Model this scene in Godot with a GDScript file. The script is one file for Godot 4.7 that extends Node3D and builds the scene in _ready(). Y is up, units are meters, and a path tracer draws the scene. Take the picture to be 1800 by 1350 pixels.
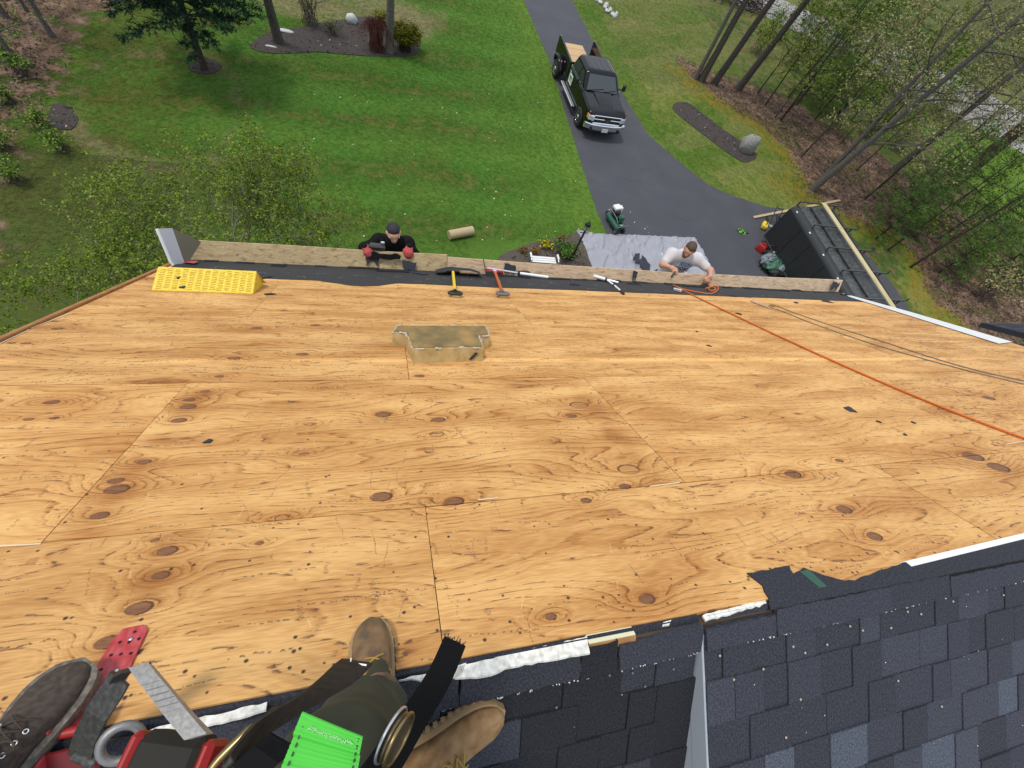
extends Node3D
# A stripped roof seen from its ridge. x runs along the eave, y is up (ground 0, ridge 10), -z points to the street side.

const SN := 0.6
const CS := 0.8
const RIDGE_Y := 10.0
const BACK_A := 0.663
const BACK_B := 0.445
var front := Transform3D(Basis(Vector3(1, 0, 0), Vector3(0, CS, -SN), Vector3(0, SN, CS)), Vector3(0, RIDGE_Y, 0))  # local (s, n, -d)
var M := {}
var rng := RandomNumberGenerator.new()
var taken := {}
var ground_img: Image
const GX0 := -20.0
const GZ0 := -62.0
const GW := 92.0
const GH := 66.0

func V(x: float, y: float, z: float) -> Vector3:
	return Vector3(x, y, z)

func L(r: float, g: float, b: float) -> Color:
	return Color(r, g, b).linear_to_srgb()

func back(q: float) -> Transform3D:  # local (s, n, d)
	return Transform3D(Basis(Vector3(1, 0, 0), Vector3(0, cos(q), sin(q)), Vector3(0, -sin(q), cos(q))), Vector3(0, RIDGE_Y, 0))

func R(a := 0.0, b := 1.0) -> float:
	return rng.randf_range(a, b)

class MB:
	var v := PackedVector3Array()
	var n := PackedVector3Array()
	var u := PackedVector2Array()
	var c := PackedColorArray()
	var col := Color(1, 1, 1)
	func tri(a: Vector3, b: Vector3, d: Vector3, na: Vector3, nb: Vector3, nd: Vector3, ua := Vector2.ZERO, ub := Vector2.ZERO, ud := Vector2.ZERO) -> void:
		if (b - a).cross(d - a).dot(na + nb + nd) > 0.0:
			v.append(a); v.append(d); v.append(b)
			n.append(na); n.append(nd); n.append(nb)
			u.append(ua); u.append(ud); u.append(ub)
		else:
			v.append(a); v.append(b); v.append(d)
			n.append(na); n.append(nb); n.append(nd)
			u.append(ua); u.append(ub); u.append(ud)
		c.append(col); c.append(col); c.append(col)
	func poly(p: Array, out: Vector3, uv := []) -> void:
		var nn: Vector3 = (p[1] - p[0]).cross(p[2] - p[0]).normalized()
		if nn.length() < 0.5 and p.size() > 3:
			nn = (p[2] - p[0]).cross(p[3] - p[0]).normalized()
		if nn.dot(out) < 0.0:
			nn = -nn
		for i in range(1, p.size() - 1):
			if uv.is_empty():
				tri(p[0], p[i], p[i + 1], nn, nn, nn)
			else:
				tri(p[0], p[i], p[i + 1], nn, nn, nn, uv[0], uv[i], uv[i + 1])
	func box(ce: Vector3, size: Vector3, b := Basis.IDENTITY, bev := 0.0) -> void:
		var h := size * 0.5
		var e := minf(bev, minf(h.x, minf(h.y, h.z)) * 0.8)
		var ax := [b.x, b.y, b.z]
		var hh := [h.x, h.y, h.z]
		for k in 3:
			var a: int = (k + 1) % 3
			var d: int = (k + 2) % 3
			for s in [-1.0, 1.0]:
				var o: Vector3 = ce + ax[k] * hh[k] * s
				var p := []
				for q in [[-1, -1], [1, -1], [1, 1], [-1, 1]]:
					p.append(o + ax[a] * (hh[a] - e) * q[0] + ax[d] * (hh[d] - e) * q[1])
				poly(p, ax[k] * s, [Vector2(0, 0), Vector2(1, 0), Vector2(1, 1), Vector2(0, 1)])
		if e > 0.0:
			for k in 3:
				var a: int = (k + 1) % 3
				var d: int = (k + 2) % 3
				for sa in [-1.0, 1.0]:
					for sd in [-1.0, 1.0]:
						var p0: Vector3 = ce + ax[a] * hh[a] * sa + ax[d] * (hh[d] - e) * sd
						var p1: Vector3 = ce + ax[a] * (hh[a] - e) * sa + ax[d] * hh[d] * sd
						var w: Vector3 = ax[k] * (hh[k] - e)
						poly([p0 - w, p0 + w, p1 + w, p1 - w], ax[a] * sa + ax[d] * sd)
			for sx in [-1.0, 1.0]:
				for sy in [-1.0, 1.0]:
					for sz in [-1.0, 1.0]:
						var f := Vector3(sx * h.x, sy * h.y, sz * h.z)
						var q := [f - Vector3(0, sy * e, sz * e), f - Vector3(sx * e, 0, sz * e), f - Vector3(sx * e, sy * e, 0)]
						poly([ce + b * q[0], ce + b * q[1], ce + b * q[2]], b * f)
	func bar(a: Vector3, d: Vector3, w: float, t: float, up := Vector3.UP, bev := 0.0) -> void:
		var z := (d - a).normalized()
		var x := up.cross(z)
		x = x.normalized() if x.length() > 0.01 else Vector3.RIGHT
		box((a + d) * 0.5, Vector3(w, t, a.distance_to(d)), Basis(x, z.cross(x), z), bev)
	func loft(rings: Array, closed := true, caps := true) -> void:  # rings of equal size, smooth normals
		var nr := rings.size()
		var m: int = rings[0].size()
		var nrm := []
		for i in nr:
			var ce := Vector3.ZERO
			for p in rings[i]: ce += p
			ce /= m
			var row := PackedVector3Array()
			for j in m:
				var du: Vector3
				if closed:
					du = rings[i][(j + 1) % m] - rings[i][(j + m - 1) % m]
				else:
					du = rings[i][mini(j + 1, m - 1)] - rings[i][maxi(j - 1, 0)]
				var dv: Vector3 = rings[mini(i + 1, nr - 1)][j] - rings[maxi(i - 1, 0)][j]
				var q := du.cross(dv).normalized()
				if closed and q.dot(rings[i][j] - ce) < 0.0:
					q = -q
				row.append(q)
			nrm.append(row)
		var mm := m if closed else m - 1
		for i in nr - 1:
			for j in mm:
				var k := (j + 1) % m
				var u0 := float(j) / mm
				var u1 := float(j + 1) / mm
				var v0 := float(i) / (nr - 1)
				var v1 := float(i + 1) / (nr - 1)
				tri(rings[i][j], rings[i][k], rings[i + 1][k], nrm[i][j], nrm[i][k], nrm[i + 1][k], Vector2(u0, v0), Vector2(u1, v0), Vector2(u1, v1))
				tri(rings[i][j], rings[i + 1][k], rings[i + 1][j], nrm[i][j], nrm[i + 1][k], nrm[i + 1][j], Vector2(u0, v0), Vector2(u1, v1), Vector2(u0, v1))
		if caps and closed:
			poly(Array(rings[0]), rings[0][0] - rings[1][0])
			poly(Array(rings[nr - 1]), rings[nr - 1][0] - rings[nr - 2][0])
	func tube(p: Array, r, sides := 6, caps := true, flat := 1.0) -> void:
		var rings := []
		var side := Vector3.ZERO
		for i in p.size():
			var t: Vector3 = (p[mini(i + 1, p.size() - 1)] - p[maxi(i - 1, 0)]).normalized()
			if side == Vector3.ZERO:
				side = t.cross(Vector3.UP if absf(t.y) < 0.9 else Vector3.RIGHT)
			side = (side - t * side.dot(t)).normalized()
			var o := t.cross(side)
			var rr: float = r if (r is float) else r[i]
			var ring := PackedVector3Array()
			for j in sides:
				var a := TAU * j / sides
				ring.append(p[i] + side * cos(a) * rr + o * sin(a) * rr * flat)
			rings.append(ring)
		loft(rings, true, caps)
	func strap(p: Array, w: Array, th: float) -> void:  # ribbon through points p with half-width vectors w
		var rings := []
		for i in p.size():
			var t: Vector3 = (p[mini(i + 1, p.size() - 1)] - p[maxi(i - 1, 0)]).normalized()
			var o: Vector3 = t.cross(w[i]).normalized() * th * 0.5
			rings.append([p[i] - w[i] - o, p[i] + w[i] - o, p[i] + w[i] + o, p[i] - w[i] + o])
		for i in p.size() - 1:
			for j in 4:
				var k := (j + 1) % 4
				var ce: Vector3 = (p[i] + p[i + 1]) * 0.5
				var f := [rings[i][j], rings[i][k], rings[i + 1][k], rings[i + 1][j]]
				poly(f, (f[0] + f[1] + f[2] + f[3]) * 0.25 - ce)
		poly(rings[0], p[0] - p[1])
		poly(rings[-1], p[-1] - p[-2])
	func prism(pts: Array, y0: float, y1: float, xf := Transform3D.IDENTITY, sides := true, uvs := 0.0) -> void:  # polygon in local x,z
		var pk := PackedVector2Array(pts)
		var ix := Geometry2D.triangulate_polygon(pk)
		for i in range(0, ix.size(), 3):
			for y in ([y0, y1] if sides else [y1]):
				var t := []
				var uv := []
				for k in 3:
					var q := pk[ix[i + k]]
					t.append(xf * Vector3(q.x, y, q.y))
					uv.append(q * uvs)
				poly(t, xf.basis.y * (1.0 if y == y1 else -1.0), uv)
		if sides:
			var cw := Geometry2D.is_polygon_clockwise(pk)
			for i in pk.size():
				var a := pk[i]
				var b := pk[(i + 1) % pk.size()]
				var o := Vector2(b.y - a.y, a.x - b.x) * (-1.0 if cw else 1.0)
				poly([xf * Vector3(a.x, y0, a.y), xf * Vector3(b.x, y0, b.y), xf * Vector3(b.x, y1, b.y), xf * Vector3(a.x, y1, a.y)], xf.basis * Vector3(o.x, 0, o.y))
	func lathe(prof: Array, sides: int, xf := Transform3D.IDENTITY) -> void:  # prof: Vector2(radius, y)
		var rings := []
		for q in prof:
			var ring := PackedVector3Array()
			for j in sides:
				var a := TAU * j / sides
				ring.append(xf * Vector3(cos(a) * maxf(q.x, 0.0005), q.y, sin(a) * maxf(q.x, 0.0005)))
			rings.append(ring)
		loft(rings, true, true)
	func blob(ce: Vector3, r: Vector3, noise: FastNoiseLite, amp: float, seg := 12, freq := 1.0) -> void:
		var rings := []
		for i in seg + 1:
			var t := PI * (0.02 + 0.96 * i / seg)
			var ring := PackedVector3Array()
			for j in seg * 2:
				var a := TAU * j / (seg * 2)
				var d := Vector3(sin(t) * cos(a), cos(t), sin(t) * sin(a))
				var k := 1.0 + amp * noise.get_noise_3dv((d + ce) * freq * 100.0)
				ring.append(ce + d * r * k)
			rings.append(ring)
		loft(rings, true, true)
	func torus(ce: Vector3, axis: Vector3, r: float, t: float, sx := 1.0, seg := 20, sides := 8) -> void:
		var a := axis.normalized()
		var x := a.cross(Vector3.UP if absf(a.y) < 0.9 else Vector3.RIGHT).normalized()
		var y := a.cross(x)
		for i in seg:
			var q := []
			for k in 2:
				var an := TAU * (i + k) / seg
				var d := x * cos(an) * sx + y * sin(an)
				var ring := []
				for j in sides:
					var b := TAU * j / sides
					ring.append([ce + d * r + (x * cos(an) + y * sin(an)) * cos(b) * t + a * sin(b) * t, (x * cos(an) + y * sin(an)) * cos(b) + a * sin(b)])
				q.append(ring)
			for j in sides:
				var m := (j + 1) % sides
				tri(q[0][j][0], q[0][m][0], q[1][m][0], q[0][j][1], q[0][m][1], q[1][m][1])
				tri(q[0][j][0], q[1][m][0], q[1][j][0], q[0][j][1], q[1][m][1], q[1][j][1])
	func mesh() -> ArrayMesh:
		var a := []
		a.resize(Mesh.ARRAY_MAX)
		a[Mesh.ARRAY_VERTEX] = v
		a[Mesh.ARRAY_NORMAL] = n
		a[Mesh.ARRAY_TEX_UV] = u
		a[Mesh.ARRAY_COLOR] = c
		var m := ArrayMesh.new()
		m.add_surface_from_arrays(Mesh.PRIMITIVE_TRIANGLES, a)
		return m

func numbered(called: String) -> String:
	var k: int = taken.get(called, 0)
	taken[called] = k + 1
	return called if k == 0 else "%s_%03d" % [called, k]

func tag(o: Node, label: String, category: String, group := "", kind := "") -> Node:
	if label: o.set_meta("label", label)
	if category: o.set_meta("category", category)
	if group: o.set_meta("group", group)
	if kind: o.set_meta("kind", kind)
	return o

func thing(called: String, label: String, category: String, group := "", xf := Transform3D.IDENTITY) -> Node3D:
	var o := Node3D.new()
	o.name = numbered(called)
	add_child(o)
	o.transform = xf
	tag(o, label, category, group)
	return o

func obj(called: String, mb, mat: Material, parent: Node = null) -> MeshInstance3D:
	var o := MeshInstance3D.new()
	o.mesh = mb.mesh() if mb is MB else mb
	o.material_override = mat
	o.name = called if parent else numbered(called)
	if parent:
		parent.add_child(o, true)
	else:
		add_child(o)
	return o

func struct(called: String, mb, mat: Material) -> MeshInstance3D:
	var o := obj(called, mb, mat)
	o.set_meta("kind", "structure")
	return o

# ---------------------------------------------------------------- signed-distance bodies
func bone(a: Vector3, b: Vector3, ra: float, rb: float) -> Array:
	return [a, b, ra, rb]

func grow_bones(bones: Array, by: float) -> Array:
	var o := []
	for q in bones: o.append([q[0], q[1], q[2] + by, q[3] + by])
	return o

func sdf(mb: MB, bones: Array, cell: float, k := 45.0, cut_y := INF) -> void:
	var lo := Vector3.INF
	var hi := -Vector3.INF
	for q in bones:
		var m: float = maxf(q[2], q[3]) + cell * 2.0
		for p in [q[0], q[1]]:
			lo = lo.min(p - Vector3.ONE * m)
			hi = hi.max(p + Vector3.ONE * m)
	var nx := int((hi.x - lo.x) / cell) + 2
	var ny := int((hi.y - lo.y) / cell) + 2
	var nz := int((hi.z - lo.z) / cell) + 2
	var f := PackedFloat32Array()
	f.resize(nx * ny * nz)
	for q in bones:
		var a: Vector3 = q[0]
		var b: Vector3 = q[1]
		var ra: float = q[2]
		var rb: float = q[3]
		var m := maxf(ra, rb) + 3.2 / k
		var p0 := (a.min(b) - Vector3.ONE * m - lo) / cell
		var p1 := (a.max(b) + Vector3.ONE * m - lo) / cell
		var ab := b - a
		var l2 := maxf(ab.length_squared(), 1e-9)
		for z in range(maxi(0, int(p0.z)), mini(nz, int(p1.z) + 1)):
			for y in range(maxi(0, int(p0.y)), mini(ny, int(p1.y) + 1)):
				var base := (z * ny + y) * nx
				for x in range(maxi(0, int(p0.x)), mini(nx, int(p1.x) + 1)):
					var p := lo + Vector3(x, y, z) * cell
					var t := clampf((p - a).dot(ab) / l2, 0.0, 1.0)
					var d := (p - a - ab * t).length() - (ra + (rb - ra) * t)
					f[base + x] += exp(-k * d)
	var idx := {}
	var pos := PackedVector3Array()
	var st := [1, nx, nx * ny]
	for z in nz - 1:
		for y in ny - 1:
			for x in nx - 1:
				var i := (z * ny + y) * nx + x
				var s := 0
				var f0 := f[i] > 1.0
				var mixed := false
				for dz in 2:
					for dy in 2:
						for dx in 2:
							if (f[i + dx + dy * nx + dz * nx * ny] > 1.0) != f0:
								mixed = true
				if not mixed:
					continue
				var sum := Vector3.ZERO
				var cnt := 0
				for e in 3:
					for c1 in 2:
						for c2 in 2:
							var o := [0, 0, 0]
							o[(e + 1) % 3] = c1
							o[(e + 2) % 3] = c2
							var ia: int = i + o[0] + o[1] * nx + o[2] * nx * ny
							var ib: int = ia + st[e]
							var va := f[ia] - 1.0
							var vb := f[ib] - 1.0
							if (va > 0.0) != (vb > 0.0):
								var la := log(maxf(f[ia], 1e-6))
								var lb := log(maxf(f[ib], 1e-6))
								var t := clampf(la / (la - lb), 0.02, 0.98)
								var q := Vector3(o[0], o[1], o[2])
								q[e] += t
								sum += q
								cnt += 1
				idx[i] = pos.size()
				pos.append(lo + (Vector3(x, y, z) + sum / cnt) * cell)
	var nrm := PackedVector3Array()
	nrm.resize(pos.size())
	var quads := []
	for z in range(1, nz - 1):
		for y in range(1, ny - 1):
			for x in range(1, nx - 1):
				var i := (z * ny + y) * nx + x
				for e in 3:
					var ins := f[i] > 1.0
					if ins == (f[i + st[e]] > 1.0):
						continue
					var s1: int = st[(e + 1) % 3]
					var s2: int = st[(e + 2) % 3]
					var q := [idx.get(i - s1 - s2, -1), idx.get(i - s2, -1), idx.get(i, -1), idx.get(i - s1, -1)]
					if q.has(-1):
						continue
					var out := Vector3.ZERO
					out[e] = 1.0 if ins else -1.0
					var nn := (pos[q[2]] - pos[q[0]]).cross(pos[q[3]] - pos[q[1]])
					if nn.dot(out) < 0.0:
						nn = -nn
					for w in 4: nrm[q[w]] += nn
					quads.append(q)
	for q in quads:
		if cut_y < INF and pos[q[0]].y > cut_y and pos[q[2]].y > cut_y:
			continue
		var a: int = q[0]
		var b: int = q[1]
		var c: int = q[2]
		var d: int = q[3]
		mb.tri(pos[a], pos[b], pos[c], nrm[a].normalized(), nrm[b].normalized(), nrm[c].normalized())
		mb.tri(pos[a], pos[c], pos[d], nrm[a].normalized(), nrm[c].normalized(), nrm[d].normalized())

# ---------------------------------------------------------------- materials
func mat(col: Color, rough := 0.7, metal := 0.0, spec := 0.5) -> StandardMaterial3D:
	var m := StandardMaterial3D.new()
	m.albedo_color = col
	m.roughness = rough
	m.metallic = metal
	m.metallic_specular = spec
	return m

func noise(freq: float, sd: int, oct := 4, type := FastNoiseLite.TYPE_SIMPLEX_SMOOTH) -> FastNoiseLite:
	var n := FastNoiseLite.new()
	n.seed = sd
	n.frequency = freq
	n.noise_type = type
	n.fractal_octaves = oct
	return n

func ramp_tex(size: int, freq: float, sd: int, stops: Array, oct := 4, type := FastNoiseLite.TYPE_SIMPLEX_SMOOTH) -> ImageTexture:  # stops: [[t, linear Color], ...]
	var g := noise(freq, sd, oct, type).get_seamless_image(size, size).get_data()
	var lut := PackedByteArray()
	for i in 256:
		var t := i / 255.0
		var k := 0
		while k < stops.size() - 2 and t > stops[k + 1][0]: k += 1
		var a: float = stops[k][0]
		var b: float = stops[k + 1][0]
		var c: Color = (stops[k][1] as Color).lerp(stops[k + 1][1], clampf((t - a) / (b - a), 0.0, 1.0)).linear_to_srgb()
		lut.append(int(clampf(c.r, 0, 1) * 255)); lut.append(int(clampf(c.g, 0, 1) * 255)); lut.append(int(clampf(c.b, 0, 1) * 255))
	var o := PackedByteArray()
	o.resize(size * size * 3)
	for i in size * size:
		var q := g[i] * 3
		o[i * 3] = lut[q]; o[i * 3 + 1] = lut[q + 1]; o[i * 3 + 2] = lut[q + 2]
	return ImageTexture.create_from_image(Image.create_from_data(size, size, false, Image.FORMAT_RGB8, o))

func tri_mat(tex: Texture2D, scale: float, rough := 0.85, bump := 0.0, btex: Texture2D = null, world := true) -> StandardMaterial3D:
	var m := StandardMaterial3D.new()
	m.albedo_texture = tex
	m.uv1_triplanar = true
	m.uv1_world_triplanar = world
	m.uv1_scale = Vector3.ONE * scale
	m.roughness = rough
	if bump > 0.0:
		m.heightmap_enabled = true
		m.heightmap_texture = btex if btex else tex
		m.heightmap_scale = bump
	return m

func leaf_mat(rough := 0.6) -> StandardMaterial3D:
	var m := StandardMaterial3D.new()
	m.vertex_color_use_as_albedo = true
	m.metallic_specular = 0.15
	m.roughness = rough
	m.backlight_enabled = true
	m.backlight = Color(0.22, 0.26, 0.10)
	return m

func C(r: float, g: float, b: float) -> Color:
	return Color(r, g, b)

func make_materials() -> void:
	M.leaf = leaf_mat()
	M.needle = leaf_mat(0.7)
	var fine := ramp_tex(256, 0.09, 5, [[0.0, C(0.3, 0.3, 0.3)], [0.5, C(0.6, 0.6, 0.6)], [0.74, C(0.9, 0.9, 0.9)], [1.0, C(1, 1, 1)]], 3)
	M.fine = fine
	# roof shingle granules: dark body, pale specks
	var gran := ramp_tex(512, 0.35, 7, [[0.0, C(0.12, 0.12, 0.13)], [0.35, C(0.34, 0.34, 0.35)], [0.55, C(0.52, 0.52, 0.54)], [0.75, C(0.80, 0.81, 0.85)], [1.0, C(1, 1, 1)]], 2)
	var shades := [C(0.039, 0.041, 0.051), C(0.045, 0.048, 0.060), C(0.052, 0.056, 0.071), C(0.061, 0.067, 0.085), C(0.078, 0.089, 0.112), C(0.022, 0.023, 0.028)]
	for i in shades.size():
		var m := tri_mat(gran, 0.8, 0.9, 0.4)
		m.metallic_specular = 0.3
		m.albedo_color = (shades[i] as Color * 1.75).linear_to_srgb()
		M["shingle%d" % i] = m
	var felt := tri_mat(gran, 1.6, 0.8, 0.2)
	felt.albedo_color = L(0.048, 0.048, 0.050)
	M.felt = felt
	M.chip = mat(L(0.75, 0.74, 0.70), 0.8)
	M.pebble = mat(L(0.40, 0.35, 0.27), 0.8)
	M.white_crust = tri_mat(ramp_tex(256, 0.06, 21, [[0.0, C(0.35, 0.34, 0.30)], [0.35, C(0.62, 0.61, 0.56)], [0.6, C(0.78, 0.77, 0.72)], [1.0, C(0.85, 0.84, 0.80)]]), 3.0, 0.9, 0.12)
	M.foam_strip = mat(L(0.62, 0.62, 0.42), 0.9)
	M.white_metal = mat(L(0.78, 0.79, 0.81), 0.35, 0.0, 0.5)
	M.grey_trim = mat(L(0.36, 0.40, 0.45), 0.4)
	M.alu = mat(L(0.66, 0.67, 0.69), 0.35, 0.8)
	M.galv = mat(L(0.55, 0.58, 0.62), 0.3, 0.75)
	M.steel_dark = tri_mat(ramp_tex(256, 0.05, 33, [[0.0, C(0.03, 0.03, 0.028)], [0.5, C(0.075, 0.075, 0.07)], [1.0, C(0.16, 0.155, 0.145)]]), 6.0, 0.45)
	(M.steel_dark as StandardMaterial3D).metallic = 0.5
	M.black = mat(L(0.018, 0.018, 0.019), 0.55)
	M.black_rubber = mat(L(0.022, 0.022, 0.023), 0.75)
	M.black_gloss = mat(L(0.005, 0.005, 0.006), 0.10, 0.0, 0.42)
	M.chrome = mat(L(0.82, 0.83, 0.85), 0.12, 1.0)
	M.glass = mat(L(0.02, 0.028, 0.03), 0.04, 0.0, 0.9)
	M.lens = mat(L(0.75, 0.76, 0.78), 0.08, 0.4)
	M.amber = mat(L(0.7, 0.28, 0.03), 0.2)
	M.pine_board = tri_mat(ramp_tex(256, 0.03, 41, [[0.0, C(0.30, 0.22, 0.11)], [0.5, C(0.44, 0.35, 0.19)], [1.0, C(0.52, 0.43, 0.26)]]), 0.8, 0.75)
	M.rake_board = tri_mat(ramp_tex(256, 0.03, 42, [[0.0, C(0.22, 0.09, 0.028)], [0.5, C(0.33, 0.15, 0.05)], [1.0, C(0.42, 0.21, 0.08)]]), 1.2, 0.7)
	M.siding = mat(L(0.42, 0.40, 0.34), 0.7)
	M.dark_wood = mat(L(0.07, 0.045, 0.025), 0.9)
	var yel := tri_mat(ramp_tex(256, 0.03, 51, [[0.0, C(0.42, 0.27, 0.02)], [0.35, C(0.70, 0.50, 0.035)], [1.0, C(0.80, 0.60, 0.07)]]), 3.0, 0.55)
	M.yellow = yel
	M.yellow_dark = mat(L(0.33, 0.20, 0.012), 0.7)
	M.foam = tri_mat(ramp_tex(256, 0.025, 52, [[0.0, C(0.27, 0.18, 0.065)], [0.4, C(0.39, 0.28, 0.115)], [0.65, C(0.47, 0.35, 0.16)], [1.0, C(0.55, 0.41, 0.19)]], 5), 1.6, 0.95, 0.5)
	M.foam_top = tri_mat(ramp_tex(256, 0.02, 53, [[0.0, C(0.085, 0.060, 0.024)], [0.4, C(0.18, 0.127, 0.050)], [0.6, C(0.25, 0.17, 0.063)], [1.0, C(0.40, 0.22, 0.07)]], 5), 0.9, 0.9, 0.3)
	M.foam_skin = mat(L(0.45, 0.42, 0.36), 0.9)
	M.orange = mat(L(0.62, 0.15, 0.02), 0.7)
	M.orange_handle = mat(L(0.50, 0.10, 0.025), 0.5)
	M.rope_grey = tri_mat(ramp_tex(128, 0.2, 55, [[0.0, C(0.07, 0.055, 0.04)], [0.5, C(0.20, 0.165, 0.125)], [1.0, C(0.34, 0.29, 0.23)]]), 12.0, 0.9)
	M.grey_plastic = mat(L(0.13, 0.13, 0.135), 0.6)
	M.case_black = mat(L(0.026, 0.024, 0.021), 0.75, 0.0, 0.3)
	M.red = mat(L(0.30, 0.012, 0.012), 0.5)
	M.red_paint = tri_mat(ramp_tex(256, 0.03, 57, [[0.0, C(0.25, 0.020, 0.025)], [0.45, C(0.42, 0.035, 0.040)], [0.75, C(0.46, 0.075, 0.085)], [1.0, C(0.50, 0.16, 0.17)]], 5), 5.0, 0.5)
	M.hole = mat(L(0.05, 0.008, 0.008), 0.9)
	M.pink_tape = mat(L(0.45, 0.08, 0.10), 0.6)
	var skin := mat(L(0.50, 0.27, 0.18), 0.55)
	skin.subsurf_scatter_enabled = true
	skin.subsurf_scatter_strength = 0.08
	M.skin = skin
	M.skin_pink = mat(L(0.56, 0.31, 0.23), 0.55)
	M.hair = mat(L(0.065, 0.038, 0.020), 0.7)
	M.beard = mat(L(0.12, 0.060, 0.035), 0.8)
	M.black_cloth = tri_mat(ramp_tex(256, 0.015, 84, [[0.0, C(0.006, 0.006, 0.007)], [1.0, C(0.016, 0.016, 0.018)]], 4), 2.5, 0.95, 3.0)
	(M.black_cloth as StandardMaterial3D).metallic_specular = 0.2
	M.cap = mat(L(0.020, 0.019, 0.026), 0.85)
	M.navy = mat(L(0.02, 0.03, 0.06), 0.9)
	M.white_shirt = tri_mat(ramp_tex(256, 0.015, 83, [[0.0, C(0.46, 0.45, 0.48)], [0.4, C(0.53, 0.52, 0.55)], [1.0, C(0.60, 0.59, 0.62)]], 4), 2.5, 0.9, 3.0)
	M.glove = tri_mat(ramp_tex(128, 0.08, 58, [[0.0, C(0.20, 0.02, 0.02)], [0.5, C(0.38, 0.05, 0.05)], [1.0, C(0.52, 0.16, 0.15)]]), 20.0, 0.8)
	M.print_blue = mat(L(0.03, 0.11, 0.32), 0.8)
	M.print_black = mat(L(0.01, 0.012, 0.03), 0.8)
	M.olive = tri_mat(ramp_tex(256, 0.02, 61, [[0.0, C(0.028, 0.030, 0.017)], [0.5, C(0.040, 0.042, 0.025)], [1.0, C(0.056, 0.058, 0.036)]], 4), 2.0, 0.95, 2.2)
	M.dark_pants = tri_mat(ramp_tex(256, 0.03, 62, [[0.0, C(0.012, 0.012, 0.012)], [1.0, C(0.035, 0.034, 0.032)]], 5), 3.0, 0.92)
	M.boot = tri_mat(ramp_tex(256, 0.025, 63, [[0.0, C(0.085, 0.046, 0.018)], [0.3, C(0.19, 0.105, 0.040)], [0.6, C(0.28, 0.16, 0.066)], [1.0, C(0.38, 0.25, 0.13)]], 6), 3.0, 0.85, 0.5, null, false)
	M.boot_old = tri_mat(ramp_tex(256, 0.025, 64, [[0.0, C(0.060, 0.050, 0.045)], [0.35, C(0.11, 0.070, 0.036)], [0.6, C(0.18, 0.10, 0.042)], [1.0, C(0.22, 0.155, 0.10)]], 6), 3.2, 0.7, 0.5, null, false)
	M.boot_welt = mat(L(0.33, 0.22, 0.11), 0.8)
	M.lace = mat(L(0.36, 0.24, 0.035), 0.8)
	M.sneaker = tri_mat(ramp_tex(256, 0.03, 65, [[0.0, C(0.024, 0.017, 0.014)], [0.5, C(0.050, 0.037, 0.030)], [1.0, C(0.095, 0.068, 0.046)]], 5), 7.0, 0.85, 0.2, null, false)
	M.sneaker_sole = tri_mat(ramp_tex(256, 0.03, 66, [[0.0, C(0.06, 0.052, 0.040)], [0.5, C(0.12, 0.105, 0.085)], [1.0, C(0.20, 0.18, 0.15)]], 5), 7.0, 0.8, 0.0, null, false)
	M.web_green = mat(L(0.06, 0.47, 0.04), 0.7)
	M.web_print = mat(L(0.30, 0.55, 0.27), 0.8)
	M.web_brown = tri_mat(ramp_tex(128, 0.05, 67, [[0.0, C(0.014, 0.009, 0.005)], [1.0, C(0.040, 0.026, 0.014)]]), 10.0, 0.85)
	M.brass = mat(L(0.26, 0.19, 0.09), 0.35, 0.85)
	M.web_black = mat(L(0.010, 0.010, 0.011), 0.95, 0.0, 0.2)
	M.steel_dull = mat(L(0.24, 0.24, 0.24), 0.5, 0.6)
	M.tape_silver = tri_mat(ramp_tex(256, 0.06, 68, [[0.0, C(0.20, 0.19, 0.18)], [0.5, C(0.30, 0.295, 0.285)], [1.0, C(0.44, 0.43, 0.42)]]), 8.0, 0.5)
	(M.tape_silver as StandardMaterial3D).metallic = 0.3
	M.thread = mat(L(0.75, 0.75, 0.74), 0.8)
	M.asphalt = tri_mat(ramp_tex(512, 0.02, 71, [[0.0, C(0.047, 0.049, 0.061)], [0.5, C(0.053, 0.055, 0.068)], [1.0, C(0.063, 0.064, 0.077)]], 5), 0.05, 0.85)
	M.road = tri_mat(ramp_tex(512, 0.02, 72, [[0.0, C(0.15, 0.135, 0.13)], [0.45, C(0.24, 0.225, 0.22)], [1.0, C(0.38, 0.36, 0.355)]], 6), 0.3, 0.9)
	M.mulch = tri_mat(ramp_tex(512, 0.06, 73, [[0.0, C(0.022, 0.017, 0.016)], [0.5, C(0.042, 0.034, 0.031)], [0.8, C(0.062, 0.050, 0.043)], [1.0, C(0.12, 0.10, 0.085)]], 5), 0.5, 0.95, 2.0)
	M.mulch_wood = tri_mat(ramp_tex(512, 0.06, 74, [[0.0, C(0.03, 0.025, 0.02)], [0.5, C(0.075, 0.06, 0.048)], [0.8, C(0.11, 0.09, 0.07)], [1.0, C(0.20, 0.165, 0.13)]], 5), 0.6, 0.95, 2.0)
	M.tarp = tri_mat(ramp_tex(256, 0.02, 75, [[0.0, C(0.26, 0.265, 0.30)], [0.5, C(0.285, 0.29, 0.33)], [1.0, C(0.315, 0.32, 0.36)]], 5), 0.4, 0.38)
	M.tarp_green = mat(L(0.05, 0.14, 0.09), 0.6)
	M.tarp_grey = mat(L(0.16, 0.20, 0.22), 0.5)
	M.cardboard = mat(L(0.42, 0.33, 0.19), 0.8)
	M.rock = tri_mat(ramp_tex(256, 0.03, 76, [[0.0, C(0.10, 0.10, 0.09)], [0.5, C(0.22, 0.215, 0.20)], [1.0, C(0.40, 0.39, 0.37)]], 5), 1.2, 0.9, 2.0)
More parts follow.
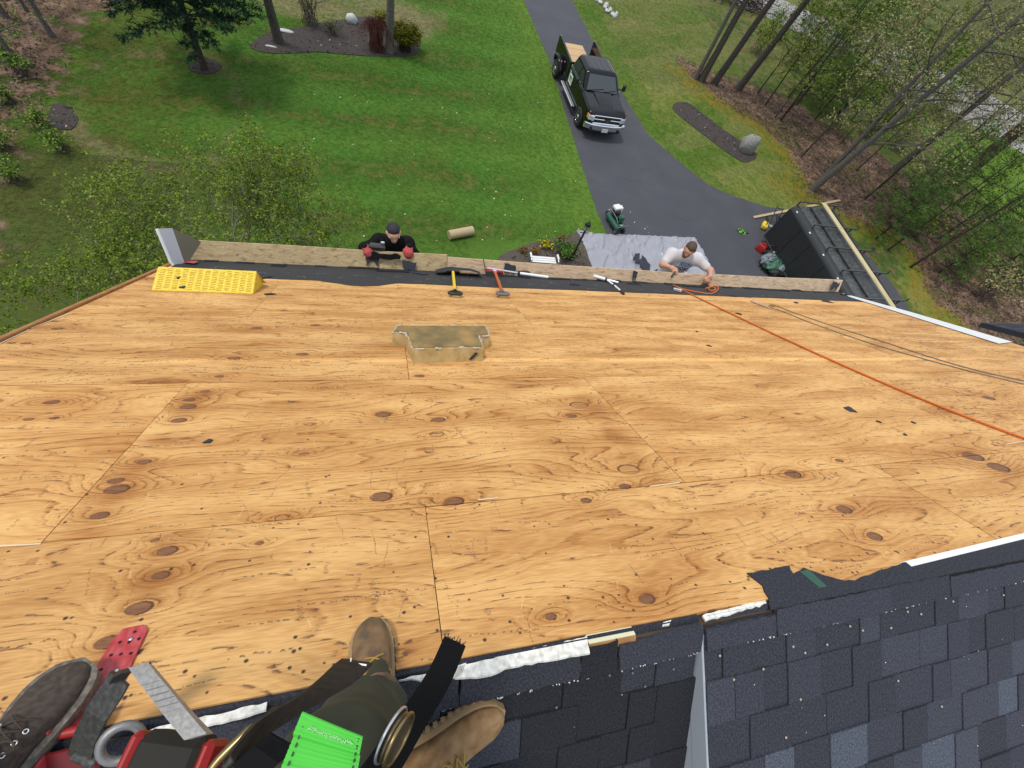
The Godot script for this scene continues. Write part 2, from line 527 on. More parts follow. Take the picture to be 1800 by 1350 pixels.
	M.rock_white = tri_mat(ramp_tex(256, 0.03, 77, [[0.0, C(0.34, 0.36, 0.36)], [1.0, C(0.60, 0.62, 0.62)]], 5), 1.5, 0.9, 1.0)
	M.bark = tri_mat(ramp_tex(256, 0.04, 78, [[0.0, C(0.020, 0.016, 0.013)], [0.5, C(0.055, 0.046, 0.038)], [1.0, C(0.13, 0.115, 0.096)]], 5), 1.2, 0.95, 3.0)
	M.bark_grey = tri_mat(ramp_tex(256, 0.04, 79, [[0.0, C(0.040, 0.036, 0.030)], [0.5, C(0.095, 0.087, 0.073)], [1.0, C(0.19, 0.178, 0.15)]], 5), 1.2, 0.95, 2.0)
	M.bark_dark = tri_mat(ramp_tex(256, 0.04, 80, [[0.0, C(0.018, 0.012, 0.010)], [0.5, C(0.040, 0.027, 0.020)], [1.0, C(0.075, 0.05, 0.038)]], 5), 1.5, 0.95, 2.0)
	M.twig = mat(L(0.19, 0.175, 0.13), 0.9)
	M.red_stem = mat(L(0.075, 0.022, 0.014), 0.8)
	M.trailer = mat(L(0.020, 0.022, 0.023), 0.28)
	M.trailer_roof = tri_mat(ramp_tex(256, 0.03, 81, [[0.0, C(0.022, 0.026, 0.028)], [0.5, C(0.050, 0.056, 0.058)], [0.85, C(0.085, 0.092, 0.095)], [1.0, C(0.20, 0.21, 0.215)]], 6), 0.7, 0.4)
	M.grass_blade = leaf_mat(0.7)
	M.neon = mat(L(0.22, 0.62, 0.03), 0.7)
	M.green_paint = mat(L(0.012, 0.085, 0.055), 0.4)
	M.white_plastic = mat(L(0.70, 0.71, 0.70), 0.5)
	M.sign = mat(L(0.62, 0.66, 0.62), 0.5)
	M.sign_green = mat(L(0.03, 0.22, 0.07), 0.5)
	M.flower = mat(L(0.75, 0.55, 0.03), 0.7)

# ---------------------------------------------------------------- roof deck
# knots read off the photograph: [s, d, radius along the grain]; a negative radius is an open ring
var KNOTS := [[0.102, 0.764, 0.032], [0.38, 0.552, 0.034], [0.401, 0.449, 0.027], [0.391, 0.335, 0.038], [0.325, 0.609, 0.014], [0.361, 0.237, 0.033], [0.087, 0.911, 0.046], [0.059, 0.967, 0.031], [0.104, 1.088, 0.029], [0.107, 1.435, 0.037], [0.098, 1.576, 0.041], [0.074, 1.654, 0.032], [0.7, 0.664, -0.027], [0.708, 1.345, -0.027], [0.715, 1.08, -0.024], [0.726, 1.769, -0.025], [1.052, 0.736, 0.049], [1.058, 1.419, 0.045], [1.347, 1.34, 0.043], [1.325, 1.194, -0.04], [1.339, 0.668, 0.046], [2.23, 1.453, -0.068], [2.128, 1.323, 0.035], [2.21, 0.783, -0.065], [2.123, 0.662, 0.033], [1.899, 0.594, 0.028], [3.079, 0.635, 0.053], [3.098, 0.364, 0.045], [3.069, 0.199, 0.041], [1.901, 0.096, 0.033], [1.559, 0.093, 0.021], [1.287, 1.923, 0.037], [0.13, 2.238, 0.039], [0.131, 1.952, 0.027], [0.119, 1.754, 0.025], [-1.066, 2.779, 0.036], [-1.165, 2.939, 0.028], [-1.071, 2.489, 0.028], [-1.145, 2.497, 0.025], [-0.509, 1.665, 0.037], [-0.503, 1.495, 0.022], [-0.411, 1.499, 0.022], [0.122, 2.856, 0.046], [0.523, 2.309, 0.043], [0.525, 2.952, 0.042], [5.075, 1.173, -0.05], [5.864, 1.332, 0.064], [4.46, 0.639, 0.077], [4.485, 0.527, 0.075], [3.482, 0.71, 0.029], [0.651, 0.544, 0.016]]

func ply_tex(s0: float, s1: float, d0: float, d1: float, ppm: float, sd: int) -> ImageTexture:
	var w := int((s1 - s0) * ppm)
	var h := int((d1 - d0) * ppm)
	var r := RandomNumberGenerator.new()
	r.seed = 1000 + sd
	var n1 := noise(1.0, 100 + sd, 2)
	var n2 := noise(1.0, 200 + sd, 3)
	var n3 := noise(1.0, 300 + sd, 2)
	var dens := r.randf_range(15.0, 20.0)
	var wave := r.randf_range(2.6, 4.2)
	var tone := r.randf_range(0.975, 1.025)
	var grain := r.randf_range(0.32, 0.44) if d0 < 0.1 or s0 > 2.4 else r.randf_range(0.46, 0.56)
	var warm := r.randf_range(-0.02, 0.03)
	var fibre_seed := r.randf()
	var kn := []
	for k in KNOTS:
		if k[0] > s0 - 0.3 and k[0] < s1 + 0.3 and k[1] > d0 - 0.25 and k[1] < d1 + 0.25:
			kn.append([k[0], k[1], absf(k[2]) * 0.84, k[2] < 0.0, r.randf_range(2.5, 4.5)])
	if d1 > 3.2 or s0 > 4.8:  # far sheets carry a few small knots of their own
		for i in 4:
			kn.append([r.randf_range(s0 + 0.1, s1 - 0.1), r.randf_range(d0 + 0.05, d1 - 0.05), r.randf_range(0.008, 0.02), r.randf() < 0.3, 2.5])
	var by := PackedByteArray()
	by.resize(w * h * 3)
	var i := 0
	for y in h:
		var d := d0 + (y + 0.5) / ppm
		var near := []
		for k in kn:
			if absf(d - k[1]) < 0.22: near.append(k)
		# bleached band where an old course overlapped, and the clean strip above the felt
		var clean := 0.0
		clean += 1.5 * exp(-pow((d - 2.19) / 0.04, 2.0)) + 0.35 * exp(-pow((d - 1.95) / 0.05, 2.0))
		if d > 4.42: clean += 0.8
		for x in w:
			var s := s0 + (x + 0.5) / ppm
			var a := n1.get_noise_2d(s * 0.55, d * 2.6)
			var f := d * dens + wave * a + 0.5 * n2.get_noise_2d(s * 1.7, d * 9.0)
			var dark := 0.0
			var rim := 0.0
			var halo := 0.0
			for k in near:
				var ds: float = (s - k[0]) / k[2]
				var dd: float = (d - k[1]) / (k[2] * 0.66)
				var q := ds * ds * 0.22 + dd * dd * 0.5
				if q < 14.0:
					var g := exp(-q * 0.32)
					f += k[4] * g * (1.0 if dd > 0.0 else 0.75)
					halo = maxf(halo, g)
					var e := ds * ds + dd * dd
					if e < 1.25:
						if k[3]:
							if e > 0.78: rim = 0.85 if dd > -0.2 else 0.35
							else: dark = maxf(dark, 0.18)
						else:
							dark = maxf(dark, 0.85 if e < 0.95 else (1.25 - e) / 0.35)
							if e > 0.75: rim = 0.6 + 0.4 * signf(ds)
			var t := f - floorf(f)
			var line := t * t * t * t if t < 0.93 else 1.0 - (t - 0.93) * 12.0
			var t2 := f * 3.1 + 1.3 * fibre_seed
			t2 = absf(t2 - floorf(t2) - 0.5) * 2.0
			var fib := n3.get_noise_2d(s * 11.0, d * 210.0) + 0.45 * (t2 - 0.5)
			var blotch := n2.get_noise_2d(s * 1.1 + 40.0, d * 4.0)
			var stain := 0.0
			if s < 0.7 and s > -0.3 and d < 1.75:
				var sc := (0.10 if d > 0.64 else 0.38) + 0.03 * blotch  # resin run along the line of knots
				stain = 0.34 * exp(-pow((s - sc) / 0.055, 2.0))
			if s > 1.9 and s < 2.438 and d > 0.65 and d < 1.87: stain = maxf(stain, 0.30 * exp(-pow((s - 2.30 + 0.03 * blotch) / 0.07, 2.0)))
			var soft := n1.get_noise_2d(s * 0.9 + 31.0, d * 3.5 + 17.0)
			var k1 := clampf(0.27 + grain * line * (0.55 + 0.9 * maxf(0.0, soft + 0.25)) + 0.30 * blotch + 0.30 * fib + 0.26 * soft + 0.42 * halo * (0.4 + line) + stain * (0.7 + blotch), 0.0, 1.15)
			var cl := clean * clampf(0.6 + 1.2 * blotch + 0.6 * fib, 0.0, 1.0)
			k1 = k1 * (1.0 - 0.75 * minf(cl, 1.0))
			var lift := 1.0 + 0.10 * minf(cl, 1.0)
			var cr := 217.0 - 66.0 * k1
			var cg := 171.0 - 76.0 * k1 * (1.0 + warm)
			var cb := 108.0 - 68.0 * k1 * (1.0 + warm)
			# weather checks: short dark ticks that follow the grain
			if line > 0.42 and n3.get_noise_2d(s * 9.0 + 70.0, d * 50.0 + f * 0.6) > 0.22:
				var z := 0.75 * minf(1.0, (line - 0.42) * 2.6)
				cr = lerpf(cr, 78.0, z); cg = lerpf(cg, 52.0, z); cb = lerpf(cb, 36.0, z)
			if dark > 0.0:
				var v := 0.9 + 0.25 * fib
				cr = lerpf(cr, 126.0 * v, dark); cg = lerpf(cg, 84.0 * v, dark); cb = lerpf(cb, 56.0 * v, dark)
			if rim > 0.0:
				cr = lerpf(cr, 84.0, rim * 0.85); cg = lerpf(cg, 46.0, rim * 0.85); cb = lerpf(cb, 24.0, rim * 0.85)
			by[i] = int(clampf(cr * tone * lift, 0, 255)); by[i + 1] = int(clampf(cg * tone * lift, 0, 255)); by[i + 2] = int(clampf(cb * tone * lift, 0, 255))
			i += 3
	var im := Image.create_from_data(w, h, false, Image.FORMAT_RGB8, by)
	# wandering cracks and dotted tears across the grain
	for q in int((s1 - s0) * (d1 - d0) * 34.0):
		var p := Vector2(r.randf() * w, r.randf() * h)
		var across := r.randf() < 0.35
		var dir := Vector2(r.randf_range(-0.4, 0.4), 1.0) if across else Vector2(1.0, r.randf_range(-0.15, 0.15))
		var c := Color8(66 + r.randi() % 30, 46 + r.randi() % 20, 32 + r.randi() % 14)
		for j in int(r.randf_range(0.02, 0.14) * ppm):
			p += dir + Vector2(r.randf_range(-0.8, 0.8), r.randf_range(-0.8, 0.8)) * (0.9 if across else 0.35)
			if r.randf() < (0.45 if across else 0.5): continue
			var xi := int(p.x)
			var yi := int(p.y)
			if xi < 0 or yi < 0 or xi >= w or yi >= h: break
			im.set_pixel(xi, yi, im.get_pixel(xi, yi).lerp(c, r.randf_range(0.4, 0.95)))
	# ladders of short ticks where the face veneer has checked
	for q in int((s1 - s0) * (d1 - d0) * 24.0):
		var p := Vector2(r.randf() * w, r.randf() * h)
		var slant := r.randf_range(-0.7, 0.7)
		var c := Color8(84 + r.randi() % 26, 60 + r.randi() % 18, 40 + r.randi() % 12)
		var wide := r.randf_range(0.004, 0.022) * ppm
		for j in int(r.randf_range(0.02, 0.09) * ppm / 2.2):
			p += Vector2(slant + r.randf_range(-1.2, 1.2), 2.2)
			if r.randf() < 0.25: continue
			var len := wide * r.randf_range(0.3, 1.0)
			for e in int(len) + 1:
				var xi := int(p.x + e - len * 0.5)
				var yi := int(p.y - e * 0.12)
				if xi < 0 or yi < 0 or xi >= w or yi >= h: continue
				im.set_pixel(xi, yi, im.get_pixel(xi, yi).lerp(c, r.randf_range(0.25, 0.85)))
	# rows of bruised dark dashes along the grain
	for q in int((s1 - s0) * (d1 - d0) * 24.0):
		var p := Vector2(r.randf() * w, r.randf() * h)
		var c := Color8(70 + r.randi() % 30, 50 + r.randi() % 20, 36 + r.randi() % 12)
		for j in int(r.randf_range(3, 16)):
			p += Vector2(r.randf_range(0.006, 0.03) * ppm, r.randf_range(-0.004, 0.004) * ppm)
			var len := r.randf_range(0.002, 0.014) * ppm
			for e in int(len) + 1:
				for yy in (2 if r.randf() < 0.7 else 1):
					var xi := int(p.x + e)
					var yi := int(p.y + yy + 0.4 * sin(e * 0.9))
					if xi < 0 or yi < 0 or xi >= w or yi >= h: continue
					im.set_pixel(xi, yi, im.get_pixel(xi, yi).lerp(c, r.randf_range(0.3, 0.9)))
	# nail holes along the rafters and along the old shingle courses
	var rad := maxf(0.0040 * ppm, 0.85)
	var dots := []
	for k in range(int(s0 / 0.4064) - 1, int(s1 / 0.4064) + 2):
		for j in range(int(d0 / 0.15), int(d1 / 0.15) + 1):
			if r.randf() < 0.6: dots.append(Vector2(k * 0.4064 + 0.009 + r.randf_range(-0.008, 0.008), j * 0.15 + r.randf_range(-0.03, 0.03)))
	for j in range(int(d0 / 0.143), int(d1 / 0.143) + 1):
		for k in int((s1 - s0) * 6.0):
			if r.randf() < (0.75 if d0 < 0.1 else 0.42): dots.append(Vector2(r.randf_range(s0, s1), j * 0.143 + 0.05 + r.randf_range(-0.012, 0.012)))
	if d0 < 0.1:
		for k in int((s1 - s0) * 16.0): dots.append(Vector2(r.randf_range(s0, s1), r.randf_range(0.05, 0.13)))
	for q in dots:
		var px: float = (q.x - s0) * ppm
		var py: float = (q.y - d0) * ppm
		var rr := rad * r.randf_range(0.7, 1.35)
		for yy in range(int(py - rr), int(py + rr) + 2):
			for xx in range(int(px - rr), int(px + rr) + 2):
				if xx < 0 or yy < 0 or xx >= w or yy >= h: continue
				var e := Vector2(xx + 0.5 - px, yy + 0.5 - py).length()
				if e < rr + 0.5: im.set_pixel(xx, yy, im.get_pixel(xx, yy).lerp(Color8(48, 32, 24), clampf(rr + 0.5 - e, 0, 1) * 0.9))
	# pale scrapes from the stripping shovels and small red-brown felt stains
	for q in int((s1 - s0) * (d1 - d0) * 9.0):
		var p := Vector2(r.randf() * w, r.randf() * h)
		var dir := Vector2(r.randf_range(-0.5, 0.5), 1.0).normalized()
		for j in int(r.randf_range(0.01, 0.06) * ppm):
			var e := p + dir * j
			if e.x < 0 or e.y < 0 or e.x >= w or e.y >= h: break
			im.set_pixel(int(e.x), int(e.y), im.get_pixel(int(e.x), int(e.y)).lerp(Color8(226, 200, 156), 0.55))
	for q in int((s1 - s0) * (d1 - d0) * 1.2):
		var x0 := r.randi() % w
		var y0 := r.randi() % h
		for yy in range(y0, mini(h, y0 + int(0.03 * ppm))):
			for xx in range(x0, mini(w, x0 + int(0.028 * ppm))):
				if r.randf() < 0.8: im.set_pixel(xx, yy, im.get_pixel(xx, yy).lerp(Color8(150, 88, 48), 0.45))
	return ImageTexture.create_from_image(im)

func rake_right(d: float) -> float:
	return 8.52 + 0.12 * d

func sheet(parent: Node, s0: float, s1: float, d0: float, d1: float, ppm: float, sd: int) -> void:
	var m := StandardMaterial3D.new()
	m.albedo_texture = ply_tex(s0, s1, d0, d1, ppm, sd)
	m.roughness = 0.72
	m.texture_repeat = false
	var g := 0.0016
	var r := RandomNumberGenerator.new()
	r.seed = sd * 7 + 3
	var lift := r.randf_range(-0.0012, 0.0012)
	var e0 := s1 if s1 < 8.4 else rake_right(d0)
	var e1 := s1 if s1 < 8.4 else rake_right(d1)
	var mb := MB.new()
	var gd := 0.0024
	var c := [Vector2(s0 + g, d0 + gd), Vector2(e0 - g, d0 + gd + r.randf_range(0, 0.002)), Vector2(e1 - g, d1 - gd), Vector2(s0 + g + r.randf_range(-0.0015, 0.0005), d1 - gd - r.randf_range(0, 0.0015))]
	var top := []
	var bot := []
	var uv := []
	for q in c:
		top.append(Vector3(q.x, lift + r.randf_range(0, 0.001), -q.y))
		bot.append(Vector3(q.x, -0.0125, -q.y))
		uv.append(Vector2((q.x - s0) / (s1 - s0), (q.y - d0) / (d1 - d0)))
	mb.poly([top[0], top[1], top[2]], Vector3.UP, [uv[0], uv[1], uv[2]])
	mb.poly([top[0], top[2], top[3]], Vector3.UP, [uv[0], uv[2], uv[3]])
	var ce := Vector3((s0 + s1) * 0.5, 0, -(d0 + d1) * 0.5)
	for k in 4:
		var j := (k + 1) % 4
		mb.poly([top[k], top[j], bot[j], bot[k]], (top[k] + top[j]) * 0.5 - ce, [uv[k], uv[j], uv[j], uv[k]])
	obj("plywood_sheet", mb, m, parent)

func torn(p: Array, sd: int, amp: float, step := 0.02) -> Array:  # roughen the edges of a polygon
	var r := RandomNumberGenerator.new()
	r.seed = sd
	var o := []
	for i in p.size():
		var a: Vector2 = p[i]
		var b: Vector2 = p[(i + 1) % p.size()]
		var n := maxi(1, int(a.distance_to(b) / step))
		for j in n:
			o.append(a.lerp(b, float(j) / n) + Vector2(r.randf_range(-amp, amp), r.randf_range(-amp, amp)))
	return o

func shingle_course(parent: Node, xf: Transform3D, s0: float, s1: float, d: float, expo: float, r: RandomNumberGenerator, bias: int) -> void:
	var s := s0 - r.randf_range(0.0, 0.08)
	var raised := r.randf() < 0.5
	while s < s1:
		var w := r.randf_range(0.09, 0.21)
		var a := maxf(s, s0)
		var b := minf(s + w, s1)
		if b - a > 0.02:
			var mb := MB.new()
			var th := 0.0085 if raised else 0.0045
			var low := d + expo + (0.0 if raised else -0.001)
			var y := 0.0 + th
			mb.box(Vector3((a + b) * 0.5, y * 0.5, d + expo * 0.5 - 0.012), Vector3(b - a - 0.0022, y, expo + 0.024), Basis(Vector3.RIGHT, 0.035), 0.0012)
			var k := 0
			var t := r.randf()
			if t < 0.34: k = 0
			elif t < 0.66: k = 1
			elif t < 0.86: k = 2
			elif t < 0.945: k = 3
			else: k = 4
			k = clampi(k + bias, 0, 4)
			if bias < 0: k = 5 if r.randf() < 0.75 else mini(k, 1)
			var o := obj("shingle", mb, M["shingle%d" % k], parent)
			o.transform = xf
		s += w
		raised = not raised if r.randf() < 0.8 else raised

func build_roof() -> void:
	var house := thing("house", "tall house whose stripped roof shows bare orange plywood sheathing", "house")
	var slope := MeshInstance3D.new()
	slope.name = "front_slope"
	house.add_child(slope)
	slope.transform = front
	# rafters and board deck under the sheets (dark through the joints)
	var mb := MB.new()
	mb.prism([Vector2(-1.17, 0.01), Vector2(rake_right(0) - 0.03, 0.01), Vector2(rake_right(5.4) - 0.03, -5.40), Vector2(-1.17, -5.40)], -0.16, -0.02)
	slope.mesh = mb.mesh()
	slope.material_override = M.dark_wood
	tag(slope, "bare plywood slope above the eave", "")
	var rows := [[0.016, 0.65, [-1.20, 1.222, 3.66, 6.10, 8.54], 400.0], [0.65, 1.869, [-1.20, 0.0, 2.438, 4.877, 7.315, 8.6], 400.0], [1.869, 3.088, [-1.20, 1.22, 3.66, 6.10, 8.9], 240.0], [3.088, 4.307, [-1.20, 0.0, 2.438, 4.877, 7.315, 9.0], 200.0], [4.307, 5.42, [-1.20, 1.22, 3.66, 6.10, 9.1], 180.0]]
	var sd := 1
	for row in rows:
		for k in row[2].size() - 1:
			sheet(slope, row[2][k], row[2][k + 1], row[0], row[1], row[3] if row[2][k] < 4.0 else 150.0, sd)
			sd += 1
	# rake boards, fascia, walls
	mb = MB.new()
	mb.bar(front * Vector3(-1.222, -0.055, -0.02), front * Vector3(-1.222, -0.055, -5.42), 0.035, 0.15, front.basis.y, 0.004)
	obj("rake_board", mb, M.rake_board, house)
	mb = MB.new()
	mb.bar(front * Vector3(rake_right(0) + 0.02, -0.08, -0.02), front * Vector3(rake_right(5.42) + 0.02, -0.08, -5.42), 0.035, 0.14, front.basis.y, 0.004)
	obj("rake_board", mb, M.white_metal, house)
	mb = MB.new()
	mb.box(Vector3(3.98, 6.62, -4.36), Vector3(10.3, 0.2, 0.03), Basis.IDENTITY, 0.004)
	obj("fascia_board", mb, M.white_metal, house)
	mb = MB.new()
	mb.box(Vector3(3.9, 3.3, 0.0), Vector3(9.7, 6.6, 7.9))
	obj("wall", mb, M.siding, house)
	for x in [-0.95, 8.35]:  # gable walls up to the ridge
		mb = MB.new()
		mb.prism([Vector2(-3.9, 6.6), Vector2(3.7, 6.6), Vector2(0.0, 9.75)], 0.0, 0.08, Transform3D(Basis(Vector3(0, 0, 1), Vector3(1, 0, 0), Vector3(0, 1, 0)), Vector3(x, 0, 0)))
		obj("gable_wall", mb, M.siding, house)
	# felt membrane along the eave, torn by hand
	var up := [Vector2(-1.15, -4.50), Vector2(-0.6, -4.50), Vector2(-0.2, -4.54), Vector2(0.37, -4.55), Vector2(0.55, -4.46), Vector2(0.70, -4.39), Vector2(0.86, -4.37), Vector2(1.02, -4.43), Vector2(1.23, -4.60), Vector2(1.6, -4.61), Vector2(2.4, -4.60), Vector2(3.43, -4.65), Vector2(4.4, -4.66), Vector2(5.73, -4.69), Vector2(7.1, -4.71), Vector2(8.6, -4.74), Vector2(9.08, -4.75)]
	var pts := []
	for k in up.size():
		pts.append(up[k])
		if k < up.size() - 1:
			for j in 3: pts.append((up[k] as Vector2).lerp(up[k + 1], (j + 1) / 4.0) + Vector2(0, R(-0.008, 0.008)))
	pts.append(Vector2(9.14, -5.43))
	pts.append(Vector2(-1.19, -5.43))
	mb = MB.new()
	mb.prism(pts, 0.0025, 0.006, front)
	obj("eave_membrane", mb, M.felt, house)
	# broken course remains along the bottom edge: ragged strips with a lip
	for k in 26:
		var s := -1.0 + k * 0.395 + R(-0.1, 0.1)
		var w := R(0.12, 0.42)
		var d := R(5.18, 5.33)
		mb = MB.new()
		mb.prism(torn([Vector2(0, 0), Vector2(w, R(-0.03, 0.03)), Vector2(w, -R(0.04, 0.11)), Vector2(0, -R(0.04, 0.11))], 300 + k, 0.006, 0.03), 0.0, R(0.004, 0.012), front * Transform3D(Basis(Vector3.RIGHT, R(0.0, 0.12)) * Basis(Vector3.UP, R(-0.1, 0.1)), Vector3(s, 0.0065, -d)))
		obj("shingle_remnant", mb, M["shingle%d" % (5 if k % 3 else 0)], house)
	# faded print on the membrane: pale broken strokes
	mb = MB.new()
	for k in 44:
		var s := -0.7 + k * 0.215 + R(-0.03, 0.03)
		var d := R(4.68, 5.05)
		var p := []
		var a0 := R(0, TAU)
		for j in 7: p.append(Vector3(s + cos(a0 + j * 0.62) * 0.07 * (1.0 if k % 2 else 0.6), 0.0065, -d + sin(a0 + j * 0.62) * 0.045))
		for j in 6:
			if R() < 0.75:
				var q0: Vector3 = p[j]
				var q1: Vector3 = p[j + 1]
				var o := (q1 - q0).cross(Vector3.UP).normalized() * 0.006
				mb.poly([front * (q0 - o), front * (q1 - o), front * (q1 + o), front * (q0 + o)], front.basis.y)
	var pr := obj("membrane_print", mb, mat(L(0.12, 0.12, 0.125), 0.8), house)
	pr.set_meta("kind", "stuff")
	# the far side of the ridge: steep slope left, shallow dormer right
	var qa := back(BACK_A)
	var qb := back(BACK_B)
	var ra := Node3D.new()
	ra.name = "rear_slope"
	house.add_child(ra)
	mb = MB.new()
	mb.prism([Vector2(-1.2, 0.0), Vector2(2.04, 0.0), Vector2(2.04, 4.6), Vector2(-1.2, 4.6)], -0.12, -0.004, qa)
	obj("slope_deck", mb, M["shingle0"], ra)
	var r := RandomNumberGenerator.new()
	r.seed = 77
	for k in 9:
		shingle_course(ra, qa, 0.2, 2.045, 0.10 + k * 0.137, 0.137, r, -1)
	var rb := Node3D.new()
	rb.name = "dormer_slope"
	house.add_child(rb)
	mb = MB.new()
	mb.prism([Vector2(2.07, 0.0), Vector2(8.6, 0.0), Vector2(8.6, 4.6), Vector2(2.07, 4.6)], -0.14, -0.004, qb)
	obj("slope_deck", mb, M["shingle1"], rb)
	for k in 12:
		shingle_course(rb, qb, 2.045, 4.6, 0.085 + k * 0.139, 0.139, r, 0 if k % 3 else 0)
	# grey rake trim and cheek wall under the dormer's edge
	mb = MB.new()
	for f in [[0.02, 0.012, -0.075, 0.002], [0.05, 0.002, -0.16, -0.070]]:
		var x: float = 2.062 + f[0] * 0.2
		mb.box(qb * Vector3(2.064 - f[0] * 0.1, (f[2] + f[3]) * 0.5, 2.2), Vector3(0.03 + f[1], f[3] - f[2], 4.3), qb.basis, 0.003)
	obj("rake_trim", mb, M.grey_trim, rb)
	mb = MB.new()
	var w0 := qb * Vector3(2.085, -0.05, 0.05)
	mb.poly([w0, qb * Vector3(2.085, -0.05, 4.5), qa * Vector3(2.085, -0.02, 4.5), qa * Vector3(2.085, -0.02, 0.05)], Vector3.LEFT)
	obj("cheek_wall", mb, M.grey_trim, rb)
	# split ridge caps: what is left of them clings to the far side
	var caps := [[0.30, 0.62], [0.62, 0.93], [0.93, 1.26], [1.26, 1.62], [1.62, 1.74], [1.745, 2.045]]
	for k in caps.size():
		var c: Array = caps[k]
		mb = MB.new()
		mb.prism(torn([Vector2(c[0], 0.015 + 0.012 * (k % 2)), Vector2(c[1] - 0.004, 0.012), Vector2(c[1] - 0.004, 0.118 - 0.008 * (k % 2)), Vector2(c[0], 0.118 - 0.008 * (k % 2))], 40 + k, 0.0035, 0.025), 0.004, 0.016 + 0.003 * (k % 2), qa)
		obj("ridge_cap", mb, M["shingle%d" % [0, 1, 0, 0, 5, 1][k]], ra)
	var caps2 := [[2.05, 2.33, 0.03], [2.33, 2.86, -0.11], [2.86, 3.18, -0.02], [3.18, 3.50, 0.02], [3.50, 3.84, 0.02], [3.84, 4.2, 0.02], [4.2, 4.6, 0.02]]
	for k in caps2.size():
		var c: Array = caps2[k]
		mb = MB.new()
		mb.prism(torn([Vector2(c[0], maxf(c[2], 0.01)), Vector2(c[1] - 0.004, maxf(c[2], 0.012)), Vector2(c[1] - 0.004, 0.098), Vector2(c[0], 0.098)], 60 + k, 0.003, 0.025), 0.004, 0.017 + 0.003 * (k % 2), qb)
		obj("ridge_cap", mb, M["shingle%d" % [1, 1, 0, 1, 1, 0, 1][k]], rb)
	# a torn flap that still lies over the plywood
	mb = MB.new()
	mb.prism(torn([Vector2(2.334, -0.1231), Vector2(2.53, -0.1269), Vector2(2.511, -0.0875), Vector2(2.581, -0.1075), Vector2(2.63, -0.0619), Vector2(2.688, -0.0311), Vector2(2.73, -0.0239), Vector2(2.838, -0.0368), Vector2(3.044, -0.0577), Vector2(3.042, -0.0351), Vector2(3.05, 0.02), Vector2(2.30, 0.02), Vector2(2.332, -0.021), Vector2(2.349, -0.0702)], 91, 0.003, 0.02), 0.001, 0.007, front)
	var fl := obj("torn_flap", mb, M["shingle0"], rb)
	mb = MB.new()
	mb.prism(torn([Vector2(2.546, -0.0921), Vector2(2.592, -0.0975), Vector2(2.591, -0.018), Vector2(2.559, -0.0186)], 92, 0.001, 0.01), 0.0072, 0.0085, front)
	obj("stain", mb, mat(L(0.03, 0.09, 0.06), 0.8), fl)
	# white crust of old caulk and foam along the ridge joint
	var crust := [[Vector2(1.098, 0.006), Vector2(1.202, 0.0026), Vector2(1.28, -0.0038), Vector2(1.267, 0.0279), Vector2(1.199, 0.0292), Vector2(1.127, 0.0117)], [Vector2(1.248, -0.0006), Vector2(1.65, -0.0112), Vector2(1.633, 0.0354), Vector2(1.5, 0.033), Vector2(1.401, 0.0297), Vector2(1.322, 0.0419), Vector2(1.244, 0.0293)], [Vector2(1.909, -0.0125), Vector2(1.941, -0.0145), Vector2(1.928, -0.0008), Vector2(1.902, -0.0018)], [Vector2(2.056, -0.0097), Vector2(2.322, -0.0229), Vector2(2.317, -0.0054), Vector2(2.052, 0.0102)], [Vector2(2.679, -0.0277), Vector2(2.823, -0.034), Vector2(2.8, -0.0118), Vector2(2.686, -0.0112)], [Vector2(0.5277, 0.0103), Vector2(0.6239, 0.0023), Vector2(0.7894, -0.0012), Vector2(0.7869, 0.0163), Vector2(0.6991, 0.0229), Vector2(0.5338, 0.0251)]]
	for k in crust.size():
		mb = MB.new()
		mb.prism(torn(crust[k], 130 + k, 0.0028, 0.017), -0.010, -0.0022, front)
		obj("caulk_crust", mb, M.white_crust, house)
	mb = MB.new()
	mb.prism([Vector2(3.02, -0.06), Vector2(4.8, -0.13), Vector2(4.8, -0.105), Vector2(3.02, -0.035)], 0.0, 0.006, front)
	obj("caulk_crust", mb, M.white_metal, house)
	mb = MB.new()
	mb.prism([Vector2(3.02, -0.035), Vector2(4.8, -0.105), Vector2(4.8, 0.02), Vector2(3.02, 0.02)], 0.0, 0.004, front)
	obj("ridge_strip", mb, M["shingle0"], house)
	mb = MB.new()
	mb.bar(front * Vector3(1.645, -0.010, -0.006), front * Vector3(1.80, -0.010, -0.006), 0.030, 0.012, front.basis.y)
	obj("foam_strip", mb, M.foam_strip, house)
	mb = MB.new()
	mb.bar(qa * Vector3(1.645, 0.006, 0.022), qa * Vector3(1.80, 0.006, 0.022), 0.024, 0.010, qa.basis.y)
	obj("ridge_board", mb, M.rake_board, house)
	# loose granules and chips along the cut line of the caps
	mb = MB.new()
	for k in 330:
		var s := R(0.9, 4.5)
		var left := s < 2.05
		var x: Transform3D = qa if left else qb
		var d := (0.118 if left else 0.098) + R(-0.002, 0.007)
		var e := R(0.0007, 0.0020)
		mb.box(x * Vector3(s, 0.010, d), Vector3.ONE * e * 2.0, Basis(Vector3(1, 1, 0).normalized(), R(0, 3)))
	for k in 40:
		var s := R(0.9, 4.3)
		var x: Transform3D = qa if s < 2.05 else qb
		mb.box(x * Vector3(s, 0.011, R(0.02, 0.9)), Vector3.ONE * R(0.001, 0.0026), Basis(Vector3(1, 1, 0).normalized(), R(0, 3)))
	var gr := obj("granules", mb, M.chip, house)
	gr.set_meta("kind", "stuff")
